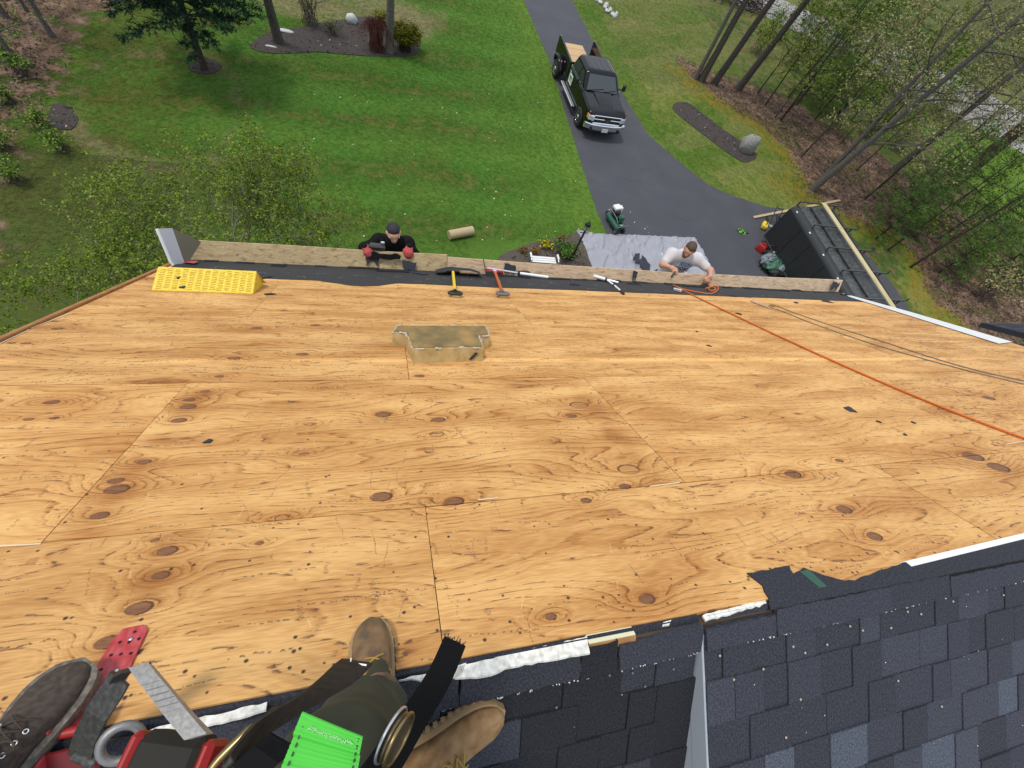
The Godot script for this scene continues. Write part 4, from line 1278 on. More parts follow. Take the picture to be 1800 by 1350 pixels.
func build_ground() -> void:
	var na := noise(0.16, 901, 4)
	var nb := noise(1.3, 902, 3)
	var nc := noise(6.0, 903, 2)
	var w := 1288
	var h := 924
	var by := PackedByteArray()
	by.resize(w * h * 3)
	var i := 0
	for y in h:
		for x in w:
			var wx := GX0 + GW * (x + 0.5) / w
			var wz := GZ0 + GH * (y + 0.5) / h
			var far := wx < -14.0 or wx > 60.0 or wz > 2.0
			var c := Color(0.07, 0.075, 0.025) if far else ground_colour(wx, wz, na, nb)
			c = c * (1.22 + 0.26 * nc.get_noise_2d(wx, wz))
			c = c.linear_to_srgb()
			by[i] = int(clampf(c.r, 0, 1) * 255); by[i + 1] = int(clampf(c.g, 0, 1) * 255); by[i + 2] = int(clampf(c.b, 0, 1) * 255)
			i += 3
	ground_img = Image.create_from_data(w, h, false, Image.FORMAT_RGB8, by)
	var m := StandardMaterial3D.new()
	m.albedo_texture = ImageTexture.create_from_image(ground_img)
	m.texture_repeat = false
	m.roughness = 0.95
	m.metallic_specular = 0.2
	var mb := MB.new()
	var xs := [-400.0, GX0, GX0 + GW, 400.0]
	var zs := [-400.0, GZ0, GZ0 + GH, 300.0]
	for a in 3:
		for b in 3:
			var p := []
			var uv := []
			for q in [[0, 0], [1, 0], [1, 1], [0, 1]]:
				var px: float = xs[a + q[0]]
				var pz: float = zs[b + q[1]]
				p.append(Vector3(px, 0, pz))
				uv.append(Vector2(clampf((px - GX0) / GW, 0.0, 1.0), clampf((pz - GZ0) / GH, 0.0, 1.0)))
			mb.poly(p, Vector3.UP, uv)
	struct("lawn", mb, m)
	# asphalt drive with a slightly crumbled edge
	var pts := []
	for q in [Vector3(8.9, 0, -44), Vector3(9.1, 0, -38)] + DRIVE_L: pts.append(Vector2(q.x, q.z))
	pts.append(Vector2(9.5, -4.5)); pts.append(Vector2(24.6, -4.5)); pts.append(Vector2(24.6, -11.0)); pts.append(Vector2(24.0, -13.6)); pts.append(Vector2(22.6, -15.1))
	var rr := DRIVE_R.duplicate()
	rr.reverse()
	for q in rr: pts.append(Vector2(q.x, q.z))
	pts.append(Vector2(12.9, -38)); pts.append(Vector2(13.0, -44))
	mb = MB.new()
	mb.prism(torn(pts, 11, 0.022, 0.16), 0.0, 0.014)
	struct("driveway", mb, M.asphalt)
	for k in 3:
		var cr := MB.new()
		var p := Vector2([11.2, 13.0, 15.5, 12.2, 17.5, 11.6, 14.2][k], [-16.2, -17.6, -15.0, -14.4, -13.4, -28.5, -18.8][k])
		var an := R(0, TAU)
		for j in 26:
			an += R(-0.5, 0.5)
			var q := p + Vector2(cos(an), sin(an)) * 0.09
			cr.bar(Vector3(p.x, 0.0145, p.y), Vector3(q.x, 0.0145, q.y), R(0.005, 0.009), 0.002)
			p = q
		var co := struct("asphalt_crack", cr, M.shingle5)
		tag(co, "hairline crack wandering across the asphalt drive", "")
	var rd := [Vector2(28, -40.6), Vector2(32.3, -38.6), Vector2(38.3, -35.6), Vector2(43.7, -31.2), Vector2(49.0, -26.4), Vector2(60, -15), Vector2(70, -21), Vector2(57, -32.5), Vector2(52, -37.7), Vector2(39.5, -42.2), Vector2(34, -44.5), Vector2(28, -46)]
	mb = MB.new()
	mb.prism(torn(rd, 12, 0.1, 0.5), 0.0, 0.012)
	struct("road", mb, M.road)
	# beds
	var beds := [["front_bed", [Vector3(-4.125, 0, -22.17), Vector3(-3.595, 0, -23.27), Vector3(-2.544, 0, -24.15), Vector3(-1.173, 0, -25.2), Vector3(0.322, 0, -26.34), Vector3(1.929, 0, -26.46), Vector3(2.839, 0, -25.21), Vector3(2.643, 0, -23.86), Vector3(1.589, 0, -23.26), Vector3(-0.1355, 0, -22.81), Vector3(-1.53, 0, -22.55), Vector3(-2.827, 0, -21.97), Vector3(-3.667, 0, -21.81)], "mulch", "dark mulch bed around two tree trunks on front lawn"], ["tree_ring", [Vector3(-5.951, 0, -19.9), Vector3(-5.789, 0, -20.42), Vector3(-5.447, 0, -20.7), Vector3(-4.962, 0, -20.41), Vector3(-5.048, 0, -19.91), Vector3(-5.574, 0, -19.63)], "mulch", "small round mulch ring under the spruce"], ["long_bed", [Vector3(16.71, 0, -23.45), Vector3(17.34, 0, -23.93), Vector3(18.07, 0, -23.86), Vector3(19.15, 0, -22.27), Vector3(20.67, 0, -20.49), Vector3(20.76, 0, -19.88), Vector3(19.88, 0, -19.24), Vector3(19.18, 0, -19.35), Vector3(17.86, 0, -20.98), Vector3(16.7, 0, -22.71)], "mulch", "long narrow mulch bed with one grey boulder"], ["corner_bed", [Vector3(4.859, 0, -10.99), Vector3(5.351, 0, -11.5), Vector3(6.313, 0, -12.01), Vector3(7.173, 0, -12.32), Vector3(8.068, 0, -12.63), Vector3(8.539, 0, -12.77), Vector3(8.664, 0, -11.06), Vector3(8.6, 0, -9.0), Vector3(4.0, 0, -9.0)], "mulch_wood", "planting bed of bark mulch by the house corner"], ["dug_patch", [Vector3(-9.284, 0, -16.65), Vector3(-8.763, 0, -16.66), Vector3(-8.425, 0, -15.77), Vector3(-8.93, 0, -15.56)], "mulch", "small dark patch of dug soil beside left woods"]]
	for b in beds:
		var pk := PackedVector2Array()
		for q in b[1]: pk.append(Vector2(q.x, q.z))
		var cur := []
		for k in pk.size():  # round the outline
			var p0 := pk[(k + pk.size() - 1) % pk.size()]
			var p1 := pk[k]
			var p2 := pk[(k + 1) % pk.size()]
			var p3 := pk[(k + 2) % pk.size()]
			for j in 6: cur.append(p1.cubic_interpolate(p2, p0, p3, j / 6.0) + Vector2(R(-0.03, 0.03), R(-0.03, 0.03)))
		mb = MB.new()
		if b[0] == "dug_patch": cur = torn(cur, 15, 0.03, 0.12)
		mb.prism(cur, 0.0, 0.03)
		var o := struct(b[0], mb, M[b[2]])
		tag(o, b[3], "")
		# loose chips and bits of bark on the mulch
		var mm := MultiMesh.new()
		mm.transform_format = MultiMesh.TRANSFORM_3D
		mm.use_colors = true
		var cm := MB.new()
		cm.box(Vector3.ZERO, Vector3(0.09, 0.018, 0.03))
		mm.mesh = cm.mesh()
		var tf := []
		var lo := Vector2.INF
		var hi := -Vector2.INF
		for q in pk:
			lo = lo.min(q); hi = hi.max(q)
		for k in int((hi.x - lo.x) * (hi.y - lo.y) * 34.0):
			var p := Vector2(R(lo.x, hi.x), R(lo.y, hi.y))
			if Geometry2D.is_point_in_polygon(p, PackedVector2Array(cur)): tf.append(Transform3D(Basis(Vector3.UP, R(0, TAU)) * Basis(Vector3.RIGHT, R(-0.5, 0.5)).scaled(Vector3.ONE * R(0.4, 1.2)), Vector3(p.x, 0.035, p.y)))
		mm.instance_count = tf.size()
		for k in tf.size():
			mm.set_instance_transform(k, tf[k])
			var v := R(0.02, 0.085) if R() < 0.96 else R(0.25, 0.5)
			mm.set_instance_color(k, Color(v * 1.15, v * 0.95, v * 0.85))
		var mi := MultiMeshInstance3D.new()
		mi.multimesh = mm
		mi.material_override = M.grass_blade
		mi.name = numbered("mulch_chips")
		add_child(mi)
		tag(mi, "loose bark chips scattered over the " + ["front tree bed", "spruce ring", "long boulder bed", "house corner bed", "dug soil patch"][beds.find(b)], "mulch", "", "stuff")
	# grass tufts, coloured from the ground they grow on
	var tuft := MB.new()
	for k in 7:
		var an := R(0, TAU)
		var o := Vector3(R(-0.03, 0.03), 0, R(-0.03, 0.03))
		var side := Vector3(cos(an), 0, sin(an)) * 0.006
		var tip := o + Vector3(-sin(an), 0, cos(an)) * R(0.035, 0.065) + Vector3(0, R(0.012, 0.030), 0)
		tuft.poly([o - side, o + side, tip], Vector3.UP)
	var mm := MultiMesh.new()
	mm.transform_format = MultiMesh.TRANSFORM_3D
	mm.use_colors = true
	mm.mesh = tuft.mesh()
	var drive := PackedVector2Array(pts)
	var keep := PackedVector3Array()
	var tries := 0
	while keep.size() < 150000 and tries < 500000:
		tries += 1
		var p := Vector2(R(-10.5, 24.0), R(-48.0, -9.0)) if tries % 5 else Vector2(R(24.0, 48.0), R(-40.0, -9.0))
		if p.x < 7.0 and p.y < -36.0: continue
		if p.x > 9.3 and p.x < 24.8 and Geometry2D.is_point_in_polygon(p, drive): continue
		if p.x > 19.0 and Geometry2D.is_point_in_polygon(p, LITTER) and R() < 0.9: continue
		if p.x > 4.0 and p.x < 9.2 and p.y > -12.2: continue
		keep.append(Vector3(p.x, 0, p.y))
	mm.instance_count = keep.size()
	for k in keep.size():
		var s := R(0.7, 1.3)
		var p := keep[k]
		mm.set_instance_transform(k, Transform3D(Basis(Vector3.UP, R(0, TAU)).scaled(Vector3(s * 1.3, s, s * 1.3)), p))
		var c := ground_img.get_pixel(clampi(int((p.x - GX0) / GW * w), 0, w - 1), clampi(int((p.z - GZ0) / GH * h), 0, h - 1)).srgb_to_linear()
		c = c * R(0.95, 1.3)
		mm.set_instance_color(k, c)
	var mi := MultiMeshInstance3D.new()
	mi.multimesh = mm
	mi.material_override = M.grass_blade
	mi.name = "grass"
	add_child(mi)
	tag(mi, "short green grass covering the lawns", "grass", "", "stuff")
	# pale petals and specks on lawn and drive
	mb = MB.new()
	for k in 74:
		var p := Vector2(R(-2, 9.4), R(-22, -11.5)) if k < 62 else Vector2(R(9.9, 12), R(-16, -13))
		var e := R(0.012, 0.032)
		mb.box(Vector3(p.x, 0.045 if k < 62 else 0.018, p.y), Vector3(e * 1.6, 0.006, e), Basis(Vector3.UP, R(0, 3)))
	var pt := obj("petals", mb, M.chip)
	tag(pt, "pale petals and specks strewn over lawn and drive", "petals", "", "stuff")
	# dry leaves on the woodland floor
	var leaf := MB.new()
	leaf.poly([Vector3(-0.05, 0, 0), Vector3(0, 0.012, 0.03), Vector3(0.055, 0, 0), Vector3(0, 0.012, -0.03)], Vector3.UP)
	mm = MultiMesh.new()
	mm.transform_format = MultiMesh.TRANSFORM_3D
	mm.use_colors = true
	mm.mesh = leaf.mesh()
	var spots := PackedVector3Array()
	for k in 42000:
		var p := Vector2(R(18.5, 37.0), R(-29.5, -6.0))
		if Geometry2D.is_point_in_polygon(p + Vector2(R(-0.5, 0.5), R(-0.5, 0.5)), LITTER): spots.append(Vector3(p.x, R(0.01, 0.06), p.y))
	for k in 6000:
		var p := Vector2(R(-14, -9.3), R(-24, -9))
		if p.x < -9.6 - 0.5 * sin(p.y * 0.8) + R(-0.9, 0.3): spots.append(Vector3(p.x, R(0.01, 0.06), p.y))
	mm.instance_count = spots.size()
	for k in spots.size():
		mm.set_instance_transform(k, Transform3D(Basis.from_euler(Vector3(R(-0.6, 0.6), R(0, TAU), R(-0.6, 0.6))).scaled(Vector3.ONE * R(0.6, 1.4)), spots[k]))
		var v := R(0.05, 0.21)
		mm.set_instance_color(k, Color(v * 1.12, v * 0.74, v * 0.52).lerp(Color(v, v, v), R(0, 0.45)))
	mi = MultiMeshInstance3D.new()
	mi.multimesh = mm
	mi.material_override = M.grass_blade
	mi.name = "fallen_leaves"
	add_child(mi)
	tag(mi, "dry brown fallen leaves carpeting the woodland edge", "fallen leaves", "", "stuff")

# ---------------------------------------------------------------- plants
func leaf_at(mb: MB, p: Vector3, size: float, col: Color, up := 0.5) -> void:
	var d := Vector3(R(-1, 1), R(-1, 1) * (1.0 - up), R(-1, 1)).normalized()
	var n := (Vector3(R(-1, 1), R(-0.2, 1.2), R(-1, 1))).normalized()
	var s := d.cross(n).normalized() * size * R(0.28, 0.45)
	var l := d * size * R(0.7, 1.25)
	mb.col = col * R(0.7, 1.35)
	n = l.cross(s).normalized()
	if n.y < 0.0: n = -n
	var a := p
	var b := p + l * 0.5 + s
	var c := p + l
	var e := p + l * 0.5 - s
	mb.tri(a, b, c, n, n, n)
	mb.tri(a, c, e, n, n, n)

func branch(wood: MB, lv: MB, p: Vector3, dir: Vector3, len: float, r: float, depth: int, o: Dictionary) -> void:
	var n := 4 if depth > 0 else 3
	var pts := [p]
	var rad := [r]
	var d := dir.normalized()
	for i in n:
		d = (d + Vector3(R(-1, 1), R(-1, 1), R(-1, 1)) * float(o.get("bend", 0.25)) + Vector3(0, float(o.get("rise", 0.08)), 0)).normalized()
		pts.append(pts[-1] + d * len / n)
		rad.append(r * (1.0 - 0.72 * (i + 1) / n))
	wood.tube(pts, rad, 5 if depth > 1 else (4 if depth == 1 else 3), false)
	if depth > 0:
		var kids: int = o.get("kids", 4)
		for k in kids:
			var t := 0.25 + 0.75 * (k + R(0, 0.9)) / kids
			var f := t * n
			var i := mini(int(f), n - 1)
			var q: Vector3 = (pts[i] as Vector3).lerp(pts[i + 1], f - i)
			var ax: Vector3 = (pts[i + 1] - pts[i]).normalized()
			var side: Vector3 = ax.cross(Vector3(R(-1, 1), R(-1, 1), R(-1, 1))).normalized()
			branch(wood, lv, q, ax * 0.65 + side * float(o.get("spread", 0.85)), len * R(0.42, 0.68), maxf(rad[i] * 0.55, 0.003), depth - 1, o)
	var nl := int(o.get("leaves", 8)) if depth <= 1 else 0
	if depth == 1: nl = int(nl * 0.4)
	for k in nl:
		var f := R(0.1, 1.0) * n
		var i := mini(int(f), n - 1)
		var q: Vector3 = (pts[i] as Vector3).lerp(pts[i + 1], f - i) + Vector3(R(-1, 1), R(-1, 1), R(-1, 1)) * float(o.get("fuzz", 0.04))
		var pal: Array = o.cols
		leaf_at(lv, q, o.leaf, pal[rng.randi() % pal.size()])

func tree(called: String, label: String, cat: String, group: String, base: Vector3, lean: Vector3, height: float, r0: float, bark: Material, o: Dictionary) -> Node3D:
	rng.seed = hash(called + str(base.snapped(Vector3.ONE * 0.01)))
	var t := thing(called, label, cat, group, Transform3D(Basis.IDENTITY, base))
	var wood := MB.new()
	var lv := MB.new()
	var pts := []
	var rad := []
	var n := 9
	for i in n + 1:
		var f := float(i) / n
		pts.append(Vector3(R(-1, 1) * 0.05 * f * height * 0.12, f * height, R(-1, 1) * 0.05 * f * height * 0.12) + lean * f * height)
		rad.append(r0 * (1.32 if i == 0 else 1.0 - 0.78 * f))
	pts.insert(1, (pts[0] as Vector3).lerp(pts[1], 0.25))
	rad.insert(1, r0 * 1.06)
	wood.tube(pts, rad, 9, true)
	var nb: int = o.get("branches", 10)
	var from: float = o.get("from", 0.35)
	for k in nb:
		var f := from + (1.0 - from) * (k + R(0, 0.8)) / nb
		var q := Vector3(0, f * height, 0) + lean * f * height
		var an := k * 2.4 + R(-0.4, 0.4)
		var dir := Vector3(cos(an), float(o.get("lift", 0.35)), sin(an))
		if o.has("toward"): dir += o.toward
		branch(wood, lv, q, dir, float(o.get("reach", 2.0)) * (1.0 - 0.45 * (f - from)), r0 * float(o.get("limb", 0.35)) * (1.2 - f), int(o.get("depth", 2)), o)
	obj("trunk", wood, bark, t)
	if lv.v.size():
		obj("crown", lv, M.leaf, t)
	return t

func conifer(called: String, label: String, group: String, base: Vector3, lean: Vector3, height: float, r0: float, bark: Material, o: Dictionary) -> void:
	rng.seed = hash(called + str(base.snapped(Vector3.ONE * 0.01)))
	var t := thing(called, label, "conifer", group, Transform3D(Basis.IDENTITY, base))
	var wood := MB.new()
	var lv := MB.new()
	wood.tube([Vector3.ZERO, lean * height * 0.1 + Vector3(0, height * 0.1, 0), lean * height * 0.5 + Vector3(0, height * 0.5, 0), lean * height + Vector3(0, height, 0)], [r0 * 1.25, r0, r0 * 0.6, 0.006], 8, true)
	var from: float = o.from
	var whorls: int = o.whorls
	for k in whorls:
		var f := from + (1.0 - from) * k / whorls
		var reach: float = o.reach * pow(1.0 - (f - from) / (1.02 - from), 0.75) + 0.1
		var nb: int = o.get("per", 6)
		for j in nb:
			var an := TAU * j / nb + k * 0.7 + R(-0.3, 0.3)
			var d := Vector3(cos(an), R(-0.1, 0.15), sin(an))
			var q := Vector3(0, (f + R(-0.01, 0.01)) * height, 0) + lean * f * height
			var pts := [q]
			var len := reach * R(0.75, 1.1)
			for i in 4:
				d.y += float(o.droop) * 0.1
				pts.append(pts[-1] + d.normalized() * len / 4)
			wood.tube(pts, [0.022 * reach / o.reach + 0.006, 0.015, 0.011, 0.007, 0.003], 4, false)
			for s in int(o.sprays * reach / o.reach) + 4:
				var g := R(0.15, 1.0) * 4
				var i := mini(int(g), 3)
				var p: Vector3 = (pts[i] as Vector3).lerp(pts[i + 1], g - i)
				var sd := d.cross(Vector3.UP).normalized() * (1 if R() < 0.5 else -1)
				var tw := (d * 0.6 + sd * R(0.2, 0.9) + Vector3(0, R(-0.35, 0.25), 0)).normalized() * R(0.12, 0.34) * float(o.get("twig", 1.0))
				for e in int(o.needles):
					var at := p + tw * R(0.1, 1.0)
					var nd := (tw.normalized() * 0.7 + Vector3(R(-1, 1), R(-0.8, 1), R(-1, 1))).normalized() * float(o.nl) * R(0.7, 1.3)
					var w := nd.cross(Vector3(R(-1, 1), R(-1, 1), R(-1, 1))).normalized() * float(o.nw)
					var pal: Array = o.cols
					lv.col = (pal[rng.randi() % pal.size()] as Color) * R(0.65, 1.35)
					var nn := nd.cross(w).normalized()
					if nn.y < 0: nn = -nn
					lv.tri(at - w, at + w, at + nd, nn, nn, nn)
	obj("trunk", wood, bark, t)
	obj("crown", lv, M.needle, t)

func shrub(called: String, label: String, cat: String, group: String, base: Vector3, rad: Vector3, stems: int, leaves: int, size: float, cols: Array, wood_m: Material, arch := 0.0) -> void:
	rng.seed = hash(called + str(base.snapped(Vector3.ONE * 0.01)))
	var t := thing(called, label, cat, group, Transform3D(Basis.IDENTITY, base))
	var wood := MB.new()
	var lv := MB.new()
	for k in stems:
		var an := R(0, TAU)
		var e := sqrt(R()) 
		var tip := Vector3(cos(an) * rad.x * e, rad.y * R(0.6, 1.05) * (1.0 - 0.4 * e * e), sin(an) * rad.z * e)
		var mid := tip * 0.5 + Vector3(0, rad.y * (0.18 + arch), 0)
		if arch > 0.0: tip.y *= 0.75
		var pts := smooth([Vector3(R(-0.38, 0.38), 0, R(-0.38, 0.38)) * rad.x, mid * Vector3(0.7, 0.8, 0.7), mid, tip], 2)
		var rr := []
		for i in pts.size(): rr.append(0.010 * (1.0 - 0.7 * i / pts.size()))
		wood.tube(pts, rr, 4, false)
		for j in leaves:
			var f := R(0.25, 1.0) * (pts.size() - 1)
			var i := mini(int(f), pts.size() - 2)
			leaf_at(lv, (pts[i] as Vector3).lerp(pts[i + 1], f - i) + Vector3(R(-1, 1), R(-0.6, 1), R(-1, 1)) * rad.x * 0.16, size, cols[rng.randi() % cols.size()])
	obj("stems", wood, wood_m, t)
	if leaves > 0: obj("foliage", lv, M.leaf, t)

func build_plants() -> void:
	var spring := [Color(0.13, 0.19, 0.025), Color(0.17, 0.21, 0.035), Color(0.10, 0.16, 0.022), Color(0.20, 0.22, 0.06)]
	var yellowish := [Color(0.24, 0.235, 0.10), Color(0.20, 0.22, 0.075), Color(0.27, 0.235, 0.12)]
	var tender := [Color(0.11, 0.20, 0.03), Color(0.15, 0.24, 0.04), Color(0.09, 0.15, 0.025)]
	var fruit := [Color(0.12, 0.185, 0.018), Color(0.15, 0.215, 0.024), Color(0.085, 0.14, 0.015), Color(0.18, 0.22, 0.04)]
	# the fruit tree beside the eave
	tree("fruit_tree", "twiggy fruit tree in young leaf beside left end of the eave", "tree", "", Vector3(-2.5, 0, -8.5), Vector3(0.06, 0, 0.0), 3.1, 0.15, M.twig, {"branches": 19, "from": 0.42, "reach": 2.35, "lift": 0.30, "depth": 3, "kids": 6, "leaves": 12, "leaf": 0.050, "cols": fruit, "bend": 0.22, "rise": 0.07, "limb": 0.34, "fuzz": 0.03, "spread": 0.9})
	tree("fruit_tree", "low spreading fruit tree close to the left rake", "tree", "", Vector3(-5.0, 0, -6.4), Vector3(0.0, 0, 0.0), 2.6, 0.12, M.twig, {"branches": 13, "from": 0.40, "reach": 1.75, "lift": 0.30, "depth": 3, "kids": 5, "leaves": 11, "leaf": 0.05, "cols": fruit, "bend": 0.22, "rise": 0.07, "limb": 0.34, "fuzz": 0.03, "spread": 0.9})
	# lawn trees
	conifer("spruce", "dark blue-green spruce with bare lower trunk in a mulch ring", "", Vector3(-5.439, 0, -19.98), Vector3(-0.02, 0, 0.0), 8.0, 0.115, M.bark_dark, {"from": 0.22, "whorls": 14, "reach": 2.3, "per": 8, "droop": -0.15, "sprays": 34, "needles": 16, "nl": 0.15, "nw": 0.016, "twig": 1.5, "cols": [Color(0.018, 0.042, 0.030), Color(0.026, 0.055, 0.036), Color(0.035, 0.065, 0.035), Color(0.014, 0.032, 0.022)]})
	var tall := {"branches": 9, "from": 0.55, "reach": 3.0, "depth": 2, "kids": 4, "leaves": 10, "leaf": 0.10, "cols": spring, "limb": 0.3}
	tree("lawn_tree", "leaning dark tree trunk in mulch bed beside white stone slab", "tree", "trees in the front bed", Vector3(-3.111, 0, -22.76), Vector3(-0.07, 0, 0.02), 12.0, 0.185, M.bark, tall)
	tree("lawn_tree", "straight grey tree trunk behind the red stemmed shrub", "tree", "trees in the front bed", Vector3(1.469, 0, -23.6), Vector3(0.02, 0, 0.0), 12.0, 0.185, M.bark_grey, tall)
	shrub("red_shrub", "arching shrub of bare dark red stems in front bed", "shrub", "", Vector3(0.8877, 0, -23.59), Vector3(0.95, 1.35, 0.8), 170, 4, 0.05, [Color(0.075, 0.02, 0.012), Color(0.11, 0.035, 0.016), Color(0.05, 0.015, 0.01)], M.red_stem, 0.3)
	shrub("round_shrub", "round yellow-green evergreen shrub at end of front bed", "shrub", "", Vector3(2.177, 0, -24.05), Vector3(0.85, 1.15, 0.8), 130, 60, 0.075, [Color(0.12, 0.13, 0.012), Color(0.055, 0.09, 0.012), Color(0.20, 0.12, 0.015), Color(0.03, 0.055, 0.01)], M.bark_dark)
	shrub("low_yellow_shrub", "small bright yellow-green shrub behind the red stems", "shrub", "", Vector3(1.113, 0, -26.13), Vector3(0.5, 0.6, 0.4), 40, 14, 0.07, [Color(0.22, 0.20, 0.03), Color(0.14, 0.17, 0.02)], M.bark_dark)
	shrub("bare_shrub", "thin bare twiggy shrub in middle of front bed", "shrub", "", Vector3(-1.989, 0, -24.62), Vector3(1.0, 2.1, 0.8), 60, 10, 0.045, [Color(0.14, 0.15, 0.045), Color(0.10, 0.12, 0.03)], M.bark_grey)
	shrub("bare_shrub", "small dull green twiggy shrub at back of front bed", "shrub", "", Vector3(-1.012, 0, -24.16), Vector3(0.6, 0.7, 0.5), 46, 8, 0.05, [Color(0.06, 0.075, 0.022), Color(0.085, 0.09, 0.03)], M.bark_grey)
	# house corner plants
	shrub("daffodil_clump", "clump of yellow spring flowers in bark bed by house corner", "flowers", "", Vector3(6.939, 0, -11.95), Vector3(0.42, 0.34, 0.34), 46, 6, 0.07, [Color(0.07, 0.12, 0.02), Color(0.55, 0.42, 0.02), Color(0.65, 0.5, 0.03)], M.tarp_green)
	shrub("bed_shrub", "low leafy green shrub beside black lamp post", "shrub", "", Vector3(7.646, 0, -11.55), Vector3(0.62, 0.6, 0.55), 60, 22, 0.075, [Color(0.07, 0.15, 0.03), Color(0.11, 0.19, 0.04), Color(0.05, 0.10, 0.02)], M.bark_dark)
	for q in [[Vector3(7.66, 0, -12.4), "rusty red-brown seedling plant at lawn edge of bark bed"], [Vector3(6.465, 0, -11.59), "orange-brown sprouting plant next to white bench"], [Vector3(5.974, 0, -11.58), "small yellow-green sprouting plant left of white bench"]]:
		shrub("bed_plant", q[1], "plant", "small plants in the corner bed", q[0], Vector3(0.24, 0.26, 0.22), 18, 7, 0.06, [Color(0.20, 0.08, 0.03), Color(0.14, 0.13, 0.03), Color(0.30, 0.14, 0.03)], M.bark_dark)
	# trees along the drive's woods
	var trunkset := {"branches": 10, "from": 0.5, "reach": 3.2, "depth": 2, "kids": 4, "leaves": 9, "leaf": 0.11, "cols": yellowish, "limb": 0.3}
	var t1 := Vector3(19.92, 0, -26.85)
	tree("oak_tree", "dark rough trunk, one of a pair rising from one mossy foot", "tree", "trees along the woodland edge", t1, Vector3(0.0, 0, -0.01), 15.0, 0.20, M.bark, trunkset)
	tree("oak_tree", "slimmer pale-streaked trunk growing against the dark rough one", "tree", "trees along the woodland edge", t1 + Vector3(-0.38, 0, -0.1), Vector3(-0.03, 0, -0.02), 13.0, 0.13, M.bark_grey, trunkset)
	tree("oak_tree", "straight trunk between the paired trunks and the next tree", "tree", "trees along the woodland edge", Vector3(20.87, 0, -26.83), Vector3(0.07, 0, 0.06), 15.0, 0.20, M.bark, trunkset)
	tree("oak_tree", "tall straight brown trunk with mossy foot at litter edge", "tree", "trees along the woodland edge", Vector3(22.63, 0, -26.73), Vector3(0.08, 0, 0.07), 16.0, 0.21, M.bark, trunkset)
	tree("gnarled_maple", "big mossy leaning maple with long bare grey limbs behind trailer", "tree", "trees along the woodland edge", Vector3(23.41, 0, -17.65), Vector3(0.085, 0, 0.10), 13.0, 0.18, M.bark_grey, {"branches": 16, "from": 0.22, "reach": 4.2, "depth": 3, "kids": 4, "leaves": 5, "leaf": 0.10, "cols": yellowish, "limb": 0.34, "lift": 0.3, "bend": 0.28})
	tree("gnarled_maple", "grey forked stem sharing the mossy foot of the big maple", "tree", "trees along the woodland edge", Vector3(23.41, 0, -17.65) + Vector3(0.16, 0, -0.12), Vector3(-0.005, 0, -0.02), 12.0, 0.14, M.bark_grey, {"branches": 13, "from": 0.25, "reach": 3.4, "depth": 3, "kids": 4, "leaves": 6, "leaf": 0.09, "cols": yellowish, "limb": 0.34, "lift": 0.3, "bend": 0.28})
	tree("thick_oak", "thick dark brown trunk standing in grass beyond the woods", "tree", "trees along the woodland edge", Vector3(39.43, 0, -21.85), Vector3(0.01, 0, 0.0), 14.0, 0.42, M.bark_dark, trunkset)
	tree("gnarled_maple", "grey twin maple with sparse yellowish leaves deep in woods", "tree", "trees along the woodland edge", Vector3(31.5, 0, -20.5), Vector3(0.06, 0, 0.05), 13.0, 0.2, M.bark_grey, {"branches": 14, "from": 0.2, "reach": 3.6, "depth": 3, "kids": 4, "leaves": 6, "leaf": 0.10, "cols": yellowish, "limb": 0.3, "bend": 0.28})
	var saps := [Vector3(24.22, 0, -26.81), Vector3(26.75, 0, -26.95), Vector3(24.24, 0, -24.2), Vector3(24.58, 0, -23.99), Vector3(24.22, 0, -20.5), Vector3(29, 0, -21.63), Vector3(36.78, 0, -23.74), Vector3(34.7, 0, -20.48), Vector3(31.38, 0, -25.63), Vector3(36.24, 0, -27.6), Vector3(41.91, 0, -27.25), Vector3(47.25, 0, -30.35), Vector3(31.99, 0, -19.1), Vector3(32.88, 0, -25.17), Vector3(30.11, 0, -27.67), Vector3(41.95, 0, -32.83), Vector3(34.23, 0, -31.3), Vector3(36.69, 0, -19.83), Vector3(37.14, 0, -16.81), Vector3(29.05, 0, -18.65), Vector3(30.84, 0, -14.74), Vector3(31.26, 0, -31.86), Vector3(42.64, 0, -21.92)]
	for k in saps.size():
		rng.seed = 5000 + k
		var pal: Array = [spring, yellowish, tender][k % 3]
		tree("sapling", ["thin sapling in fresh mid-green leaf in the woods", "thin dark sapling with yellowish new leaves in the woods", "thin sapling in tender bright green leaf in the woods"][k % 3], "sapling", "saplings in the woods", saps[k], Vector3(R(-0.06, 0.09), 0, R(-0.06, 0.09)), R(4.0, 7.5), R(0.035, 0.075), M.bark_dark if k % 2 else M.bark, {"branches": 11, "from": 0.22, "reach": 1.8, "depth": 2, "kids": 4, "leaves": 11, "leaf": 0.105, "fuzz": 0.03, "cols": pal, "limb": 0.4, "bend": 0.25} if k not in [6, 7, 12, 17, 22] else {"branches": 6, "from": 0.4, "reach": 1.0, "depth": 1, "kids": 3, "leaves": 3, "leaf": 0.08, "cols": pal, "limb": 0.4})
